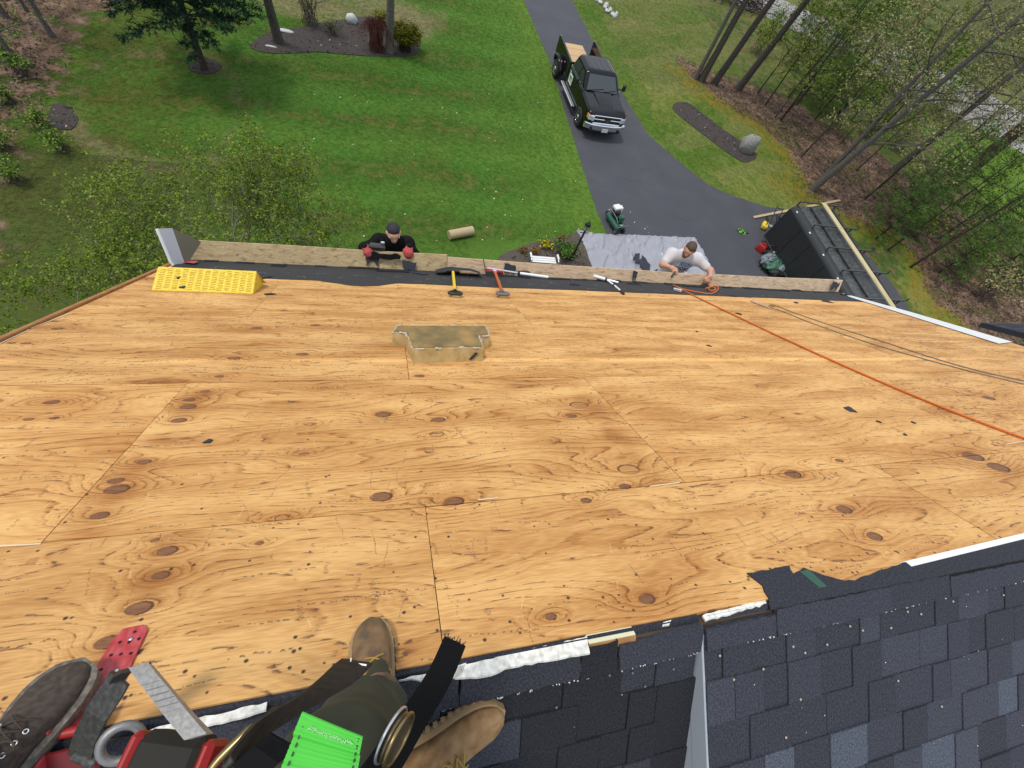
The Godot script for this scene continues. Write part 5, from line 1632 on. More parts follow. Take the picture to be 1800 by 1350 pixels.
	var pines := [Vector3(28.35, 0, -27.84), Vector3(29.12, 0, -26.44), Vector3(28.47, 0, -24.16), Vector3(32.98, 0, -30.2), Vector3(37.04, 0, -32.93), Vector3(27.76, 0, -15.93), Vector3(30.18, 0, -17.37), Vector3(30.63, 0, -15.6), Vector3(25.71, 0, -14.23), Vector3(33.43, 0, -15), Vector3(39.04, 0, -16.53), Vector3(35.34, 0, -36.88), Vector3(31.25, 0, -33.78), Vector3(43.32, 0, -41.26), Vector3(28.65, 0, -12.12), Vector3(32.94, 0, -12.41), Vector3(52.19, 0, -35.83), Vector3(42.62, 0, -36.38), Vector3(36.86, 0, -34.47), Vector3(46.31, 0, -35.82), Vector3(46.34, 0, -32.47), Vector3(39.73, 0, -29.91), Vector3(37.72, 0, -37.76), Vector3(38.36, 0, -31.78)]
	for k in pines.size():
		rng.seed = 6000 + k
		var tallp := R(3.0, 5.6)
		conifer("young_pine", ("taller young pine" if tallp > 4.3 else "short bushy young pine") + " with soft light green needles in the woods", "young pines in the woods", pines[k], Vector3(R(-0.05, 0.05), 0, R(-0.05, 0.05)), tallp, R(0.03, 0.05), M.bark_dark, {"from": 0.12, "whorls": 8, "reach": R(1.3, 2.1), "per": 5, "droop": 0.5, "sprays": 13, "needles": 11, "nl": 0.16, "nw": 0.011, "twig": 1.3, "cols": [Color(0.085, 0.165, 0.035), Color(0.11, 0.19, 0.045), Color(0.07, 0.135, 0.03), Color(0.14, 0.20, 0.065)]})
	var under := [Vector3(32.04, 0, -27.86), Vector3(31.54, 0, -23.96), Vector3(33.57, 0, -23.21), Vector3(42.19, 0, -29.08), Vector3(43.96, 0, -25.99), Vector3(47.25, 0, -25.99), Vector3(28.31, 0, -14.91), Vector3(30.4, 0, -12.63), Vector3(30.44, 0, -10.72), Vector3(36.27, 0, -14.82), Vector3(34.13, 0, -11.68), Vector3(31.76, 0, -17.59), Vector3(36.05, 0, -28.93), Vector3(29.71, 0, -36.04), Vector3(29.32, 0, -31.24), Vector3(26.77, 0, -32.22), Vector3(48.27, 0, -40.16), Vector3(59.7, 0, -44.18), Vector3(37.45, 0, -36.35), Vector3(65.81, 0, -42.97), Vector3(57.57, 0, -46.73), Vector3(72.42, 0, -53.74), Vector3(49.43, 0, -45.75), Vector3(52.09, 0, -34.06), Vector3(36.14, 0, -40.35), Vector3(44.18, 0, -44.67), Vector3(51.29, 0, -38.31), Vector3(79.08, 0, -54.98)]
	for k in under.size():
		shrub("undergrowth_bush", ["loose undergrowth bush in mid-green leaf", "loose undergrowth bush in tender bright green leaf", "loose undergrowth bush with yellowish leaves"][k % 3] + " among the woodland trunks", "bush", "undergrowth bushes in the woods", under[k], Vector3(1.7, 2.2, 1.6), 34, 20, 0.12, [spring, tender, yellowish][k % 3], M.bark)
	var poles := [Vector3(24.13, 0, -25.45), Vector3(25.13, 0, -24.53), Vector3(27.06, 0, -26.22), Vector3(27.82, 0, -24.89), Vector3(25.67, 0, -19.57), Vector3(28.34, 0, -22.42), Vector3(28.15, 0, -20), Vector3(27.08, 0, -17.41), Vector3(32.69, 0, -21.34), Vector3(30.35, 0, -16.7), Vector3(29.6, 0, -13.78), Vector3(25.97, 0, -13.46), Vector3(31.45, 0, -13.32), Vector3(38.88, 0, -23.67), Vector3(38.35, 0, -19.54), Vector3(30.09, 0, -25.75), Vector3(26.77, 0, -12.37), Vector3(35.91, 0, -15.25)]
	for k in poles.size():
		rng.seed = 7000 + k
		tree("pole_sapling", "bare thin dark pole of a sapling rising from leaf litter", "sapling", "bare saplings in the leaf litter", poles[k], Vector3(R(-0.04, 0.10), 0, R(-0.04, 0.10)), R(3.5, 8.0), R(0.025, 0.06), M.bark_dark, {"branches": 6, "from": 0.45, "reach": 1.2, "depth": 1, "kids": 3, "leaves": 3, "leaf": 0.08, "cols": yellowish, "limb": 0.35})
	# left woods
	for q in [[Vector3(-10.27, 0, -20.55), 0.09], [Vector3(-10.74, 0, -18.7), 0.07], [Vector3(-11.79, 0, -21.28), 0.10], [Vector3(-11.35, 0, -21.88), 0.06]]:
		tree("birch_sapling", "slim grey sapling with pale new leaves at left woods edge", "sapling", "saplings in the left woods", q[0], Vector3(-0.03, 0, 0.02), 6.5, q[1], M.bark_grey, {"branches": 8, "from": 0.12, "reach": 1.5, "depth": 2, "kids": 4, "leaves": 5, "leaf": 0.08, "cols": [Color(0.24, 0.29, 0.10), Color(0.18, 0.23, 0.06), Color(0.14, 0.19, 0.04)], "limb": 0.4})
	for q in [Vector3(-9.201, 0, -15.5), Vector3(-10.28, 0, -16.57), Vector3(-9.791, 0, -14.41), Vector3(-10.43, 0, -18.12), Vector3(-11.18, 0, -18.9), Vector3(-8.454, 0, -14.54), Vector3(-9.124, 0, -13)]:
		shrub("woodland_shrub", "leafy shrub at edge of left woods beside lawn", "shrub", "shrubs along the left woods", q, Vector3(0.6, 0.8, 0.6), 24, 16, 0.07, tender, M.bark)
	# stones
	var nz := noise(0.012, 31, 3)
	for q in [["boulder", Vector3(20.08, 0, -20.23), Vector3(0.50, 0.62, 0.40), "rock", "grey pointed boulder at end of long mulch bed"], ["white_boulder", Vector3(-0.2354, 0, -25.58), Vector3(0.26, 0.26, 0.22), "rock_white", "small white boulder at back of front bed"], ["stone_slab", Vector3(-2.922, 0, -23.71), Vector3(0.30, 0.07, 0.13), "rock_white", "flat white stone slab beside leaning tree trunk"], ["stone_chip", Vector3(-3.374, 0, -22.31), Vector3(0.22, 0.05, 0.06), "rock_white", "thin pale stone sliver in front of leaning trunk"]]:
		var t := MB.new()
		t.blob(Vector3(0, q[2].y * 0.55, 0), q[2], nz, 0.30, 9, 0.45)
		var o := obj(q[0], t, M[q[3]])
		o.position = q[1]
		tag(o, q[4], "rock")
	for k in 16:
		var t := MB.new()
		t.blob(Vector3(0, 0.08, 0), Vector3(R(0.1, 0.25), R(0.08, 0.16), R(0.1, 0.2)), nz, 0.6, 6, 1.0 + k * 0.3)
		var o := obj("edging_stone", t, M.rock_white)
		o.position = Vector3(14.82, 0, -34.01) + Vector3(k * 0.09 - 0.4 + R(-0.3, 0.3), 0, k * 0.20 - 1.6)
		tag(o, "pale rough stone in the heap beside upper drive", "rock", "stones beside the upper drive")
	# brush heap at the top of the drive lawn
	var bt := thing("brush_heap", "dark heap of cut brush and branches behind the paired trunks", "brush heap", "", Transform3D(Basis.IDENTITY, Vector3(29, 0, -40.31)))
	var bm := MB.new()
	for k in 130:
		var a := Vector3(R(-2.4, 2.4), R(0.0, 0.9), R(-1.1, 1.1))
		var d := Vector3(R(-1, 1), R(-0.2, 0.5), R(-1, 1)) * R(0.7, 1.8)
		bm.tube([a - d, a + Vector3(R(-0.1, 0.1), 0.05, 0), a + d], R(0.012, 0.035), 4)
	obj("branches", bm, M.bark_dark, bt)

# ---------------------------------------------------------------- truck
func rrect(ce: Vector3, hx: float, hz: float, rad: float, ax := Vector3.RIGHT, az := Vector3.BACK, seg := 4) -> PackedVector3Array:
	var o := PackedVector3Array()
	var r := minf(rad, minf(hx, hz) * 0.98)
	for k in 4:
		var cx: float = [1, -1, -1, 1][k] * (hx - r)
		var cz: float = [1, 1, -1, -1][k] * (hz - r)
		for j in seg + 1:
			var a := PI * 0.5 * (k + float(j) / seg)
			o.append(ce + ax * (cx + cos(a) * r) + az * (cz + sin(a) * r))
	return o

func wheel(parent: Node, at: Vector3, r: float, w: float, side: float, rim_m: Material) -> void:
	var t := Node3D.new()
	t.name = "wheel"
	parent.add_child(t, true)
	t.position = at
	var xf := Transform3D(Basis(Vector3(0, 0, 1), Vector3(side, 0, 0), Vector3(0, side, 0)), Vector3.ZERO)
	var mb := MB.new()
	mb.lathe([Vector2(r * 0.58, -w * 0.5), Vector2(r * 0.93, -w * 0.5), Vector2(r, -w * 0.36), Vector2(r, w * 0.36), Vector2(r * 0.94, w * 0.5), Vector2(r * 0.62, w * 0.5), Vector2(r * 0.58, w * 0.42)], 24, xf)
	obj("tyre", mb, M.black_rubber, t)
	mb = MB.new()
	mb.lathe([Vector2(r * 0.62, w * 0.40), Vector2(r * 0.60, w * 0.48), Vector2(r * 0.54, w * 0.40), Vector2(r * 0.42, w * 0.30), Vector2(r * 0.24, w * 0.34), Vector2(r * 0.20, w * 0.52), Vector2(0.0, w * 0.54)], 20, xf)
	obj("rim", mb, rim_m, t)
	for k in 6:
		var a := TAU * k / 6
		mb = MB.new()
		mb.lathe([Vector2(0.0, 0.0), Vector2(r * 0.075, 0.0), Vector2(r * 0.07, 0.006), Vector2(0.0, 0.006)], 8, xf * Transform3D(Basis.IDENTITY, Vector3(cos(a) * r * 0.40, w * 0.31, sin(a) * r * 0.40)))
		obj("vent_hole", mb, M.black, t)

func build_truck() -> void:
	var t := thing("pickup_truck", "black dual-wheel crew cab pickup with plywood in its open bed", "pickup truck", "", Transform3D(Basis(Vector3.UP, 0.0515), Vector3(10.93, 0.014, -22.3)))
	var B: Material = M.black_gloss
	var mb := MB.new()
	var rings := []  # hood and lower cab, swept front to back
	for q in [[3.02, 0.80, 0.62, 1.00], [2.98, 0.92, 0.55, 1.10], [2.85, 0.97, 0.48, 1.17], [2.5, 1.0, 0.46, 1.22], [1.6, 1.01, 0.44, 1.30], [1.4, 1.01, 0.42, 1.33], [0.0, 1.01, 0.42, 1.33], [-0.52, 1.01, 0.42, 1.33], [-0.56, 0.98, 0.46, 1.30]]:
		rings.append(rrect(Vector3(0, (q[2] + q[3]) * 0.5, q[0]), q[1], (q[3] - q[2]) * 0.5, 0.12, Vector3.RIGHT, Vector3.UP))
	mb.loft(rings)
	obj("body", mb, B, t)
	mb = MB.new()  # raised centre of the hood
	mb.loft([rrect(Vector3(0, 1.31, 1.62), 0.46, 0.035, 0.03, Vector3.RIGHT, Vector3.UP), rrect(Vector3(0, 1.235, 2.3), 0.40, 0.035, 0.03, Vector3.RIGHT, Vector3.UP), rrect(Vector3(0, 1.14, 2.82), 0.34, 0.03, 0.025, Vector3.RIGHT, Vector3.UP)])
	obj("hood", mb, B, t)
	mb = MB.new()  # greenhouse
	mb.loft([rrect(Vector3(0, 1.28, 0.50), 0.93, 1.06, 0.10), rrect(Vector3(0, 1.40, 0.46), 0.915, 0.98, 0.10), rrect(Vector3(0, 1.80, 0.30), 0.80, 0.72, 0.12), rrect(Vector3(0, 1.88, 0.27), 0.74, 0.66, 0.14), rrect(Vector3(0, 1.905, 0.27), 0.60, 0.52, 0.2)])
	obj("cab", mb, B, t)
	mb = MB.new()
	for k in 4: mb.bar(Vector3(-0.45 + k * 0.3, 1.905, -0.2), Vector3(-0.45 + k * 0.3, 1.905, 0.75), 0.07, 0.014, Vector3.UP, 0.005)
	obj("roof_ribs", mb, B, t)
	mb = MB.new()
	mb.poly([Vector3(-0.80, 1.335, 1.545), Vector3(0.80, 1.335, 1.545), Vector3(0.66, 1.79, 1.035), Vector3(-0.66, 1.79, 1.035)], Vector3(0, 0.5, 1))
	obj("windshield", mb, M.glass, t)
	mb = MB.new()
	mb.bar(Vector3(-0.75, 1.345, 1.56), Vector3(0.10, 1.43, 1.47), 0.02, 0.02)
	mb.bar(Vector3(0.05, 1.345, 1.56), Vector3(0.70, 1.42, 1.48), 0.02, 0.02)
	obj("wiper", mb, M.black, t)
	for s in [-1.0, 1.0]:
		for q in [[1.30, 0.52, 0.86, 0.50], [0.46, -0.40, 0.44, -0.34]]:
			mb = MB.new()
			mb.poly([Vector3(s * 0.936, 1.36, q[0]), Vector3(s * 0.936, 1.36, q[1]), Vector3(s * 0.835, 1.74, q[3]), Vector3(s * 0.835, 1.74, q[2])], Vector3(s, 0.3, 0))
			obj("side_window", mb, M.glass, t)
		mb = MB.new()
		mb.bar(Vector3(s * 0.955, 1.335, -0.5), Vector3(s * 0.955, 1.335, 1.4), 0.014, 0.022)
		obj("window_trim", mb, M.chrome, t)
		for z in [1.42, 0.48, -0.48]:
			mb = MB.new()
			mb.bar(Vector3(s * 1.011, 0.5, z), Vector3(s * 1.011, 1.28, z), 0.004, 0.012, Vector3(s, 0, 0))
			obj("door_seam", mb, M.black, t)
		for z in [0.62, -0.32]:
			mb = MB.new()
			mb.bar(Vector3(s * 1.02, 1.17, z), Vector3(s * 1.02, 1.17, z + 0.2), 0.025, 0.035, Vector3.UP, 0.008)
			obj("door_handle", mb, M.chrome, t)
		mb = MB.new()
		mb.bar(Vector3(s * 1.08, 0.42, -0.75), Vector3(s * 1.08, 0.42, 1.35), 0.17, 0.06, Vector3.UP, 0.02)
		obj("running_board", mb, M.alu, t)
		var mr := Node3D.new()
		mr.name = "mirror"
		t.add_child(mr, true)
		mb = MB.new()
		mb.bar(Vector3(s * 0.94, 1.37, 1.18), Vector3(s * 1.15, 1.40, 1.20), 0.04, 0.03)
		obj("arm", mb, M.black, mr)
		mb = MB.new()
		mb.box(Vector3(s * 1.24, 1.46, 1.20), Vector3(0.19, 0.28, 0.10), Basis.IDENTITY, 0.035)
		obj("housing", mb, M.black, mr)
		# bed side, dual-wheel fender and tail wing
		mb = MB.new()
		mb.prism([Vector2(-0.62, 0.72), Vector2(-2.92, 0.72), Vector2(-2.95, 1.44), Vector2(-2.80, 1.46), Vector2(-0.62, 1.36)], -0.045, 0.045, Transform3D(Basis(Vector3(0, 0, 1), Vector3(1, 0, 0), Vector3(0, 1, 0)), Vector3(s * 0.955, 0, 0)))
		obj("bed_side", mb, B, t)
		mb = MB.new()
		rings = []
		for k in 13:
			var a := PI * (0.02 + 0.96 * k / 12.0)
			var c := Vector3(s * 1.02, 0.42 + sin(a) * 0.62, -1.9 + cos(a) * 0.72)
			var out := 0.22 * pow(sin(a), 0.5)
			rings.append(PackedVector3Array([c - Vector3(s * 0.06, 0, 0), c + Vector3(s * out, -0.02, 0), c + Vector3(s * (out + 0.02), -0.10 * sin(a), -0.10 * cos(a)), c + Vector3(-s * 0.06, -0.10 * sin(a), -0.10 * cos(a))]))
		mb.loft(rings)
		obj("fender", mb, B, t)
		wheel(t, Vector3(s * 0.93, 0.40, 2.1), 0.40, 0.26, s, M.chrome)
		wheel(t, Vector3(s * 1.06, 0.40, -1.9), 0.40, 0.26, s, M.alu)
		var hl := Node3D.new()
		hl.name = "headlight"
		t.add_child(hl, true)
		mb = MB.new()
		mb.box(Vector3(s * 0.80, 0.93, 2.965), Vector3(0.30, 0.24, 0.12), Basis(Vector3.UP, s * 0.35), 0.03)
		obj("lens", mb, M.lens, hl)
		mb = MB.new()
		mb.box(Vector3(s * 0.955, 0.96, 2.86), Vector3(0.05, 0.20, 0.12), Basis.IDENTITY, 0.015)
		obj("turn_signal", mb, M.amber, hl)
		mb = MB.new()
		mb.lathe([Vector2(0.0, 0.0), Vector2(0.07, 0.0), Vector2(0.07, 0.02), Vector2(0, 0.02)], 12, Transform3D(Basis(Vector3(1, 0, 0), Vector3(0, 0, 1), Vector3(0, -1, 0)), Vector3(s * 0.72, 0.52, 3.165)))
		obj("fog_light", mb, M.black, t)
	# grille with two chrome bars and an emblem
	var g := Node3D.new()
	g.name = "grille"
	t.add_child(g)
	mb = MB.new()
	mb.box(Vector3(0, 0.90, 2.99), Vector3(1.30, 0.34, 0.10), Basis.IDENTITY, 0.02)
	obj("mesh_panel", mb, M.black, g)
	for y in [1.07, 0.92, 0.75]:
		mb = MB.new()
		mb.bar(Vector3(-0.70, y, 3.055), Vector3(0.70, y, 3.055), 0.04, 0.055, Vector3.UP, 0.015)
		obj("chrome_bar", mb, M.chrome, g)
	mb = MB.new()
	mb.prism([Vector2(-0.15, -0.035), Vector2(-0.06, -0.035), Vector2(-0.045, -0.06), Vector2(0.07, -0.06), Vector2(0.06, -0.035), Vector2(0.15, -0.035), Vector2(0.135, 0.035), Vector2(0.06, 0.035), Vector2(0.045, 0.06), Vector2(-0.07, 0.06), Vector2(-0.06, 0.035), Vector2(-0.165, 0.035)], 0.0, 0.03, Transform3D(Basis(Vector3(1, 0, 0), Vector3(0, 0, 1), Vector3(0, -1, 0)), Vector3(0, 0.92, 3.07)))
	obj("emblem", mb, M.brass, g)
	mb = MB.new()
	rings = []
	for k in 9:
		var x := -1.03 + 2.06 * k / 8.0
		var z := 3.12 - 0.16 * pow(absf(x), 3.0)
		rings.append(rrect(Vector3(x, 0.60, z), 0.07, 0.13, 0.045, Vector3.BACK, Vector3.UP))
	mb.loft(rings)
	obj("front_bumper", mb, M.chrome, t)
	mb = MB.new()
	mb.box(Vector3(0, 0.43, 3.08), Vector3(1.5, 0.10, 0.10), Basis.IDENTITY, 0.02)
	obj("air_dam", mb, M.black, t)
	mb = MB.new()
	mb.box(Vector3(0.0, 0.52, 3.205), Vector3(0.31, 0.15, 0.008))
	obj("licence_plate", mb, M.white_plastic, t)
	# bed floor, tailgate down, plywood on top
	mb = MB.new()
	mb.box(Vector3(0, 0.80, -1.78), Vector3(1.80, 0.06, 2.30))
	mb.box(Vector3(0, 1.06, -0.66), Vector3(1.86, 0.62, 0.06))
	obj("bed_floor", mb, M.black, t)
	mb = MB.new()
	mb.box(Vector3(0, 0.80, -3.20), Vector3(1.60, 0.05, 0.52), Basis.IDENTITY, 0.01)
	obj("tailgate", mb, B, t)
	mb = MB.new()
	mb.box(Vector3(-1.013, 0.92, -0.05), Vector3(0.006, 0.42, 0.48), Basis.IDENTITY)
	var sg := obj("door_sign", mb, M.sign, t)
	mb = MB.new()
	mb.box(Vector3(-1.0175, 0.97, -0.05), Vector3(0.004, 0.12, 0.30))
	mb.box(Vector3(-1.0175, 0.84, -0.05), Vector3(0.004, 0.05, 0.34))
	obj("print", mb, M.sign_green, sg)
	var p := thing("plywood_stack", "fresh plywood sheet lying in the truck bed", "plywood", "", t.transform)
	mb = MB.new()
	mb.box(Vector3(0.02, 0.87, -2.28), Vector3(1.22, 0.08, 2.44), Basis.IDENTITY, 0.004)
	obj("sheet", mb, mat(L(0.50, 0.33, 0.17), 0.7), p)
	mb = MB.new()
	for k in 3: mb.box(Vector3(0.02, 0.912, -1.6 - k * 0.7), Vector3(1.2, 0.002, 0.012))
	obj("chalk_line", mb, M.dark_wood, p)

# ---------------------------------------------------------------- trailer and what stands round it
func build_trailer() -> void:
	var t := thing("cargo_trailer", "black enclosed cargo trailer with a ladder rack on its roof", "trailer", "", Transform3D(Basis.IDENTITY, Vector3(18.98, 0.014, -10.70)))
	var x := 1.22
	var z0 := -2.66
	var z1 := 2.66
	var mb := MB.new()
	var rings := []
	for z in [z0, z0 + 0.02, z1 - 0.02, z1]:
		var e := 0.02 if z in [z0, z1] else 0.0
		var ring := PackedVector3Array()
		for k in 7:
			var a := PI * 0.5 * k / 6.0
			ring.append(Vector3(x - 0.26 + cos(a) * (0.26 - e), 1.74 + sin(a) * (0.26 - e), z))
		for k in 7:
			var a := PI * 0.5 * (1.0 + k / 6.0)
			ring.append(Vector3(-x + 0.26 + cos(a) * (0.26 - e), 1.74 + sin(a) * (0.26 - e), z))
		ring.append(Vector3(-x + e, 0.24, z))
		ring.append(Vector3(x - e, 0.24, z))
		rings.append(ring)
	for i in 3:  # flat sides, smooth rounded shoulders
		var m: int = rings[0].size()
		for j in m:
			var k := (j + 1) % m
			var na := Vector3.ZERO
			var nb := Vector3.ZERO
			var f := func(q: Vector3, j_: int) -> Vector3:
				if j_ < 7: return Vector3(q.x - (x - 0.26), q.y - 1.74, 0).normalized()
				if j_ < 14: return Vector3(q.x + (x - 0.26), q.y - 1.74, 0).normalized()
				return Vector3.ZERO
			na = f.call(rings[i][j], j)
			nb = f.call(rings[i][k], k)
			var fl: Vector3 = (rings[i][k] - rings[i][j]).cross(Vector3.BACK).normalized()
			if fl.dot((rings[i][j] + rings[i][k]) * 0.5 - Vector3(0, 1.2, rings[i][j].z)) < 0: fl = -fl
			if na == Vector3.ZERO or j == 13: na = fl
			if nb == Vector3.ZERO or j == 13 or j == m - 1: nb = fl
			mb.tri(rings[i][j], rings[i][k], rings[i + 1][k], na, nb, nb)
			mb.tri(rings[i][j], rings[i + 1][k], rings[i + 1][j], na, nb, na)
	mb.poly(Array(rings[0]), Vector3.FORWARD)
	mb.poly(Array(rings[3]), Vector3.BACK)
	obj("box", mb, M.trailer, t)
	mb = MB.new()
	mb.box(Vector3(0, 2.002, 0), Vector3(1.92, 0.010, 5.2), Basis.IDENTITY, 0.003)
	obj("roof_skin", mb, M.trailer_roof, t)
	for z in [-1.45, -0.62, 0.55, 1.6]:
		mb = MB.new()
		mb.bar(Vector3(-x - 0.003, 0.28, z), Vector3(-x - 0.003, 1.74, z), 0.006, 0.03, Vector3.LEFT)
		obj("side_seam", mb, M.black, t)
	mb = MB.new()
	mb.bar(Vector3(-x - 0.01, 0.25, z0), Vector3(-x - 0.01, 0.25, z1), 0.03, 0.06, Vector3.UP, 0.006)
	obj("lower_trim", mb, M.steel_dark, t)
	mb = MB.new()
	mb.bar(Vector3(-x - 0.004, 0.28, z0 + 0.01), Vector3(-x - 0.004, 1.78, z0 + 0.01), 0.02, 0.035, Vector3.LEFT, 0.004)
	obj("corner_post", mb, M.steel_dark, t)
	# chrome marker lamps along the shoulder
	for z in [-2.3, -1.1, 0.1, 1.3, 2.3]:
		mb = MB.new()
		mb.box(Vector3(-x + 0.05, 1.92, z), Vector3(0.05, 0.04, 0.10), Basis(Vector3.BACK, 0.7), 0.01)
		obj("marker_lamp", mb, M.lens, t)
	var rk := Node3D.new()
	rk.name = "ladder_rack"
	t.add_child(rk)
	for z in [-2.68, -1.32, -0.10, 1.08, 2.45]:
		mb = MB.new()
		mb.bar(Vector3(-1.02, 2.16, z), Vector3(1.34, 2.16, z), 0.06, 0.05, Vector3.UP, 0.006)
		mb.bar(Vector3(-1.0, 1.88, z), Vector3(-1.0, 2.14, z), 0.04, 0.05, Vector3.BACK)
		mb.bar(Vector3(1.0, 1.88, z), Vector3(1.0, 2.14, z), 0.04, 0.05, Vector3.BACK)
		mb.bar(Vector3(1.31, 2.16, z), Vector3(1.31, 2.28, z), 0.03, 0.04, Vector3.BACK)
		obj("cross_bar", mb, M.steel_dark, rk)
	for q in [-0.42, 0.78]:
		mb = MB.new()
		mb.bar(Vector3(q, 2.05, z0 + 0.1), Vector3(q, 2.05, z1 - 0.1), 0.07, 0.06, Vector3.UP, 0.01)
		obj("side_rail", mb, M.black, rk)
	for z in [0.55, 1.35]:
		wheel(t, Vector3(-x - 0.06, 0.34, z), 0.34, 0.2, -1.0, M.white_plastic)
	for z in [0.55, 1.35]:
		wheel(t, Vector3(x + 0.06, 0.34, z), 0.34, 0.2, 1.0, M.white_plastic)
	for s in [-1.0, 1.0]:
		mb = MB.new()
		rings = []
		for k in 11:
			var a := PI * k / 10.0
			var c := Vector3(s * (x + 0.08), 0.40 + sin(a) * 0.40, 0.95 + cos(a) * 0.86)
			rings.append(PackedVector3Array([c - Vector3(0.11, 0, 0), c + Vector3(0.11, 0, 0), c + Vector3(0.11, -0.02, 0), c + Vector3(-0.11, -0.02, 0)]))
		mb.loft(rings)
		obj("fender", mb, M.steel_dark, t)
	var tg := Node3D.new()
	tg.name = "tongue"
	t.add_child(tg)
	mb = MB.new()
	mb.bar(Vector3(-0.7, 0.45, z0), Vector3(0, 0.45, z0 - 1.2), 0.06, 0.09)
	mb.bar(Vector3(0.7, 0.45, z0), Vector3(0, 0.45, z0 - 1.2), 0.06, 0.09)
	obj("frame", mb, M.black, tg)
	mb = MB.new()
	mb.tube([Vector3(0, 0.05, z0 - 0.9), Vector3(0, 0.85, z0 - 0.9)], 0.04, 8)
	obj("jack", mb, M.black, tg)
	var l := thing("rack_plank", "long pale wooden plank lying on trailer roof rack", "plank", "", Transform3D(Basis.IDENTITY, Vector3(19.22, 2.22, -10.65)))
	mb = MB.new()
	mb.bar(Vector3(-0.02, 0, -2.75), Vector3(0.03, 0, 2.85), 0.235, 0.04, Vector3.UP, 0.004)
	var wm := StandardMaterial3D.new()
	wm.albedo_texture = wood_tex(531, Color8(196, 184, 146), Color8(146, 130, 92), 256, 32)
	obj("board", mb, wm, l)
	l = thing("lumber_stick", "narrow weathered stick of lumber lying beyond trailer's front", "lumber", "")
	mb = MB.new()
	mb.bar(Vector3(18.07, 0.06, -14.81), Vector3(24.89, 0.06, -16.94), 0.13, 0.05, Vector3.UP, 0.004)
	obj("stick", mb, M.pine_board, l)
	# fuel can
	t = thing("fuel_can", "red plastic fuel can standing on asphalt beside trailer", "fuel can", "", Transform3D(Basis(Vector3.UP, 0.6), Vector3(17.37, 0.014, -12.68)))
	mb = MB.new()
	mb.loft([rrect(Vector3(0, 0.0, 0), 0.14, 0.18, 0.05), rrect(Vector3(0, 0.02, 0), 0.155, 0.195, 0.06), rrect(Vector3(0, 0.26, 0), 0.155, 0.195, 0.06), rrect(Vector3(0, 0.33, 0), 0.10, 0.13, 0.06)])
	obj("tank", mb, M.red, t)
	mb = MB.new()
	mb.tube(smooth([Vector3(0, 0.31, -0.10), Vector3(0, 0.40, -0.08), Vector3(0, 0.40, 0.06), Vector3(0, 0.31, 0.10)]), 0.02, 7)
	obj("handle", mb, M.red, t)
	mb = MB.new()
	mb.tube([Vector3(0.06, 0.31, 0.12), Vector3(0.10, 0.42, 0.20), Vector3(0.20, 0.46, 0.30)], 0.018, 7)
	obj("spout", mb, M.black, t)
	# bundled tarps
	t = thing("tarp_bundle", "bundle of folded grey and green tarps lying beside trailer", "tarp bundle", "", Transform3D(Basis(Vector3.UP, 0.4), Vector3(17.44, 0.014, -11.68)))
	var nz := noise(0.02, 61, 4)
	for q in [["tarp_roll", Vector3(0, 0.16, 0.30), Vector3(0.52, 0.18, 0.34), "black"], ["tarp_roll", Vector3(-0.03, 0.22, 0.02), Vector3(0.56, 0.22, 0.34), "tarp_green"], ["tarp_roll", Vector3(-0.05, 0.24, -0.26), Vector3(0.50, 0.21, 0.26), "tarp_grey"], ["tarp_roll", Vector3(0.1, 0.20, 0.38), Vector3(0.22, 0.24, 0.16), "tarp_grey"]]:
		mb = MB.new()
		mb.blob(q[1], q[2], nz, 0.45, 12, 1.0)
		obj(q[0], mb, M[q[3]], t)
	t = thing("duffel_bag", "black bag between fuel can and tarp bundle", "bag", "", Transform3D(Basis(Vector3.UP, 0.3), Vector3(17.75, 0.014, -12.31)))
	mb = MB.new()
	mb.blob(Vector3(0, 0.15, 0), Vector3(0.34, 0.17, 0.26), nz, 0.35, 10, 1.3)
	obj("body", mb, M.black, t)
	mb = MB.new()
	mb.bar(Vector3(-0.1, 0.33, 0), Vector3(0.06, 0.33, 0.03), 0.035, 0.01)
	obj("tag", mb, M.white_plastic, t)
	# cut-off saw by the tongue
	t = thing("cutoff_saw", "yellow and black cut-off saw lying beside trailer's front corner", "power tool", "", Transform3D(Basis(Vector3.UP, -0.62), Vector3(18.35, 0.014, -14.22)))
	mb = MB.new()
	mb.box(Vector3(0, 0.13, 0), Vector3(0.26, 0.22, 0.46), Basis.IDENTITY, 0.05)
	obj("housing", mb, M.yellow, t)
	mb = MB.new()
	mb.box(Vector3(0.02, 0.20, -0.26), Vector3(0.12, 0.18, 0.22), Basis(Vector3.RIGHT, 0.3), 0.03)
	mb.tube(smooth([Vector3(0.0, 0.22, 0.1), Vector3(0, 0.36, 0.0), Vector3(0, 0.34, -0.22), Vector3(0, 0.2, -0.3)]), 0.02, 7)
	obj("handle", mb, M.black, t)
	mb = MB.new()
	mb.bar(Vector3(0.05, 0.10, -0.3), Vector3(0.05, 0.08, -0.95), 0.05, 0.10)
	obj("arm", mb, M.black, t)
	t = thing("hand_truck", "black folded metal hand truck leaning by trailer's front corner", "hand truck", "", Transform3D(Basis(Vector3.UP, -0.5), Vector3(19.13, 0.014, -14.61)))
	mb = MB.new()
	mb.bar(Vector3(-0.16, 0.06, 0.25), Vector3(-0.16, 0.5, -0.65), 0.03, 0.03)
	mb.bar(Vector3(0.16, 0.06, 0.25), Vector3(0.16, 0.5, -0.65), 0.03, 0.03)
	for k in 3: mb.bar(Vector3(-0.16, 0.12 + k * 0.17, 0.12 - k * 0.34), Vector3(0.16, 0.12 + k * 0.17, 0.12 - k * 0.34), 0.03, 0.02)
	obj("frame", mb, M.black, t)
	mb = MB.new()
	mb.box(Vector3(0, 0.03, 0.34), Vector3(0.4, 0.02, 0.22), Basis.IDENTITY, 0.004)
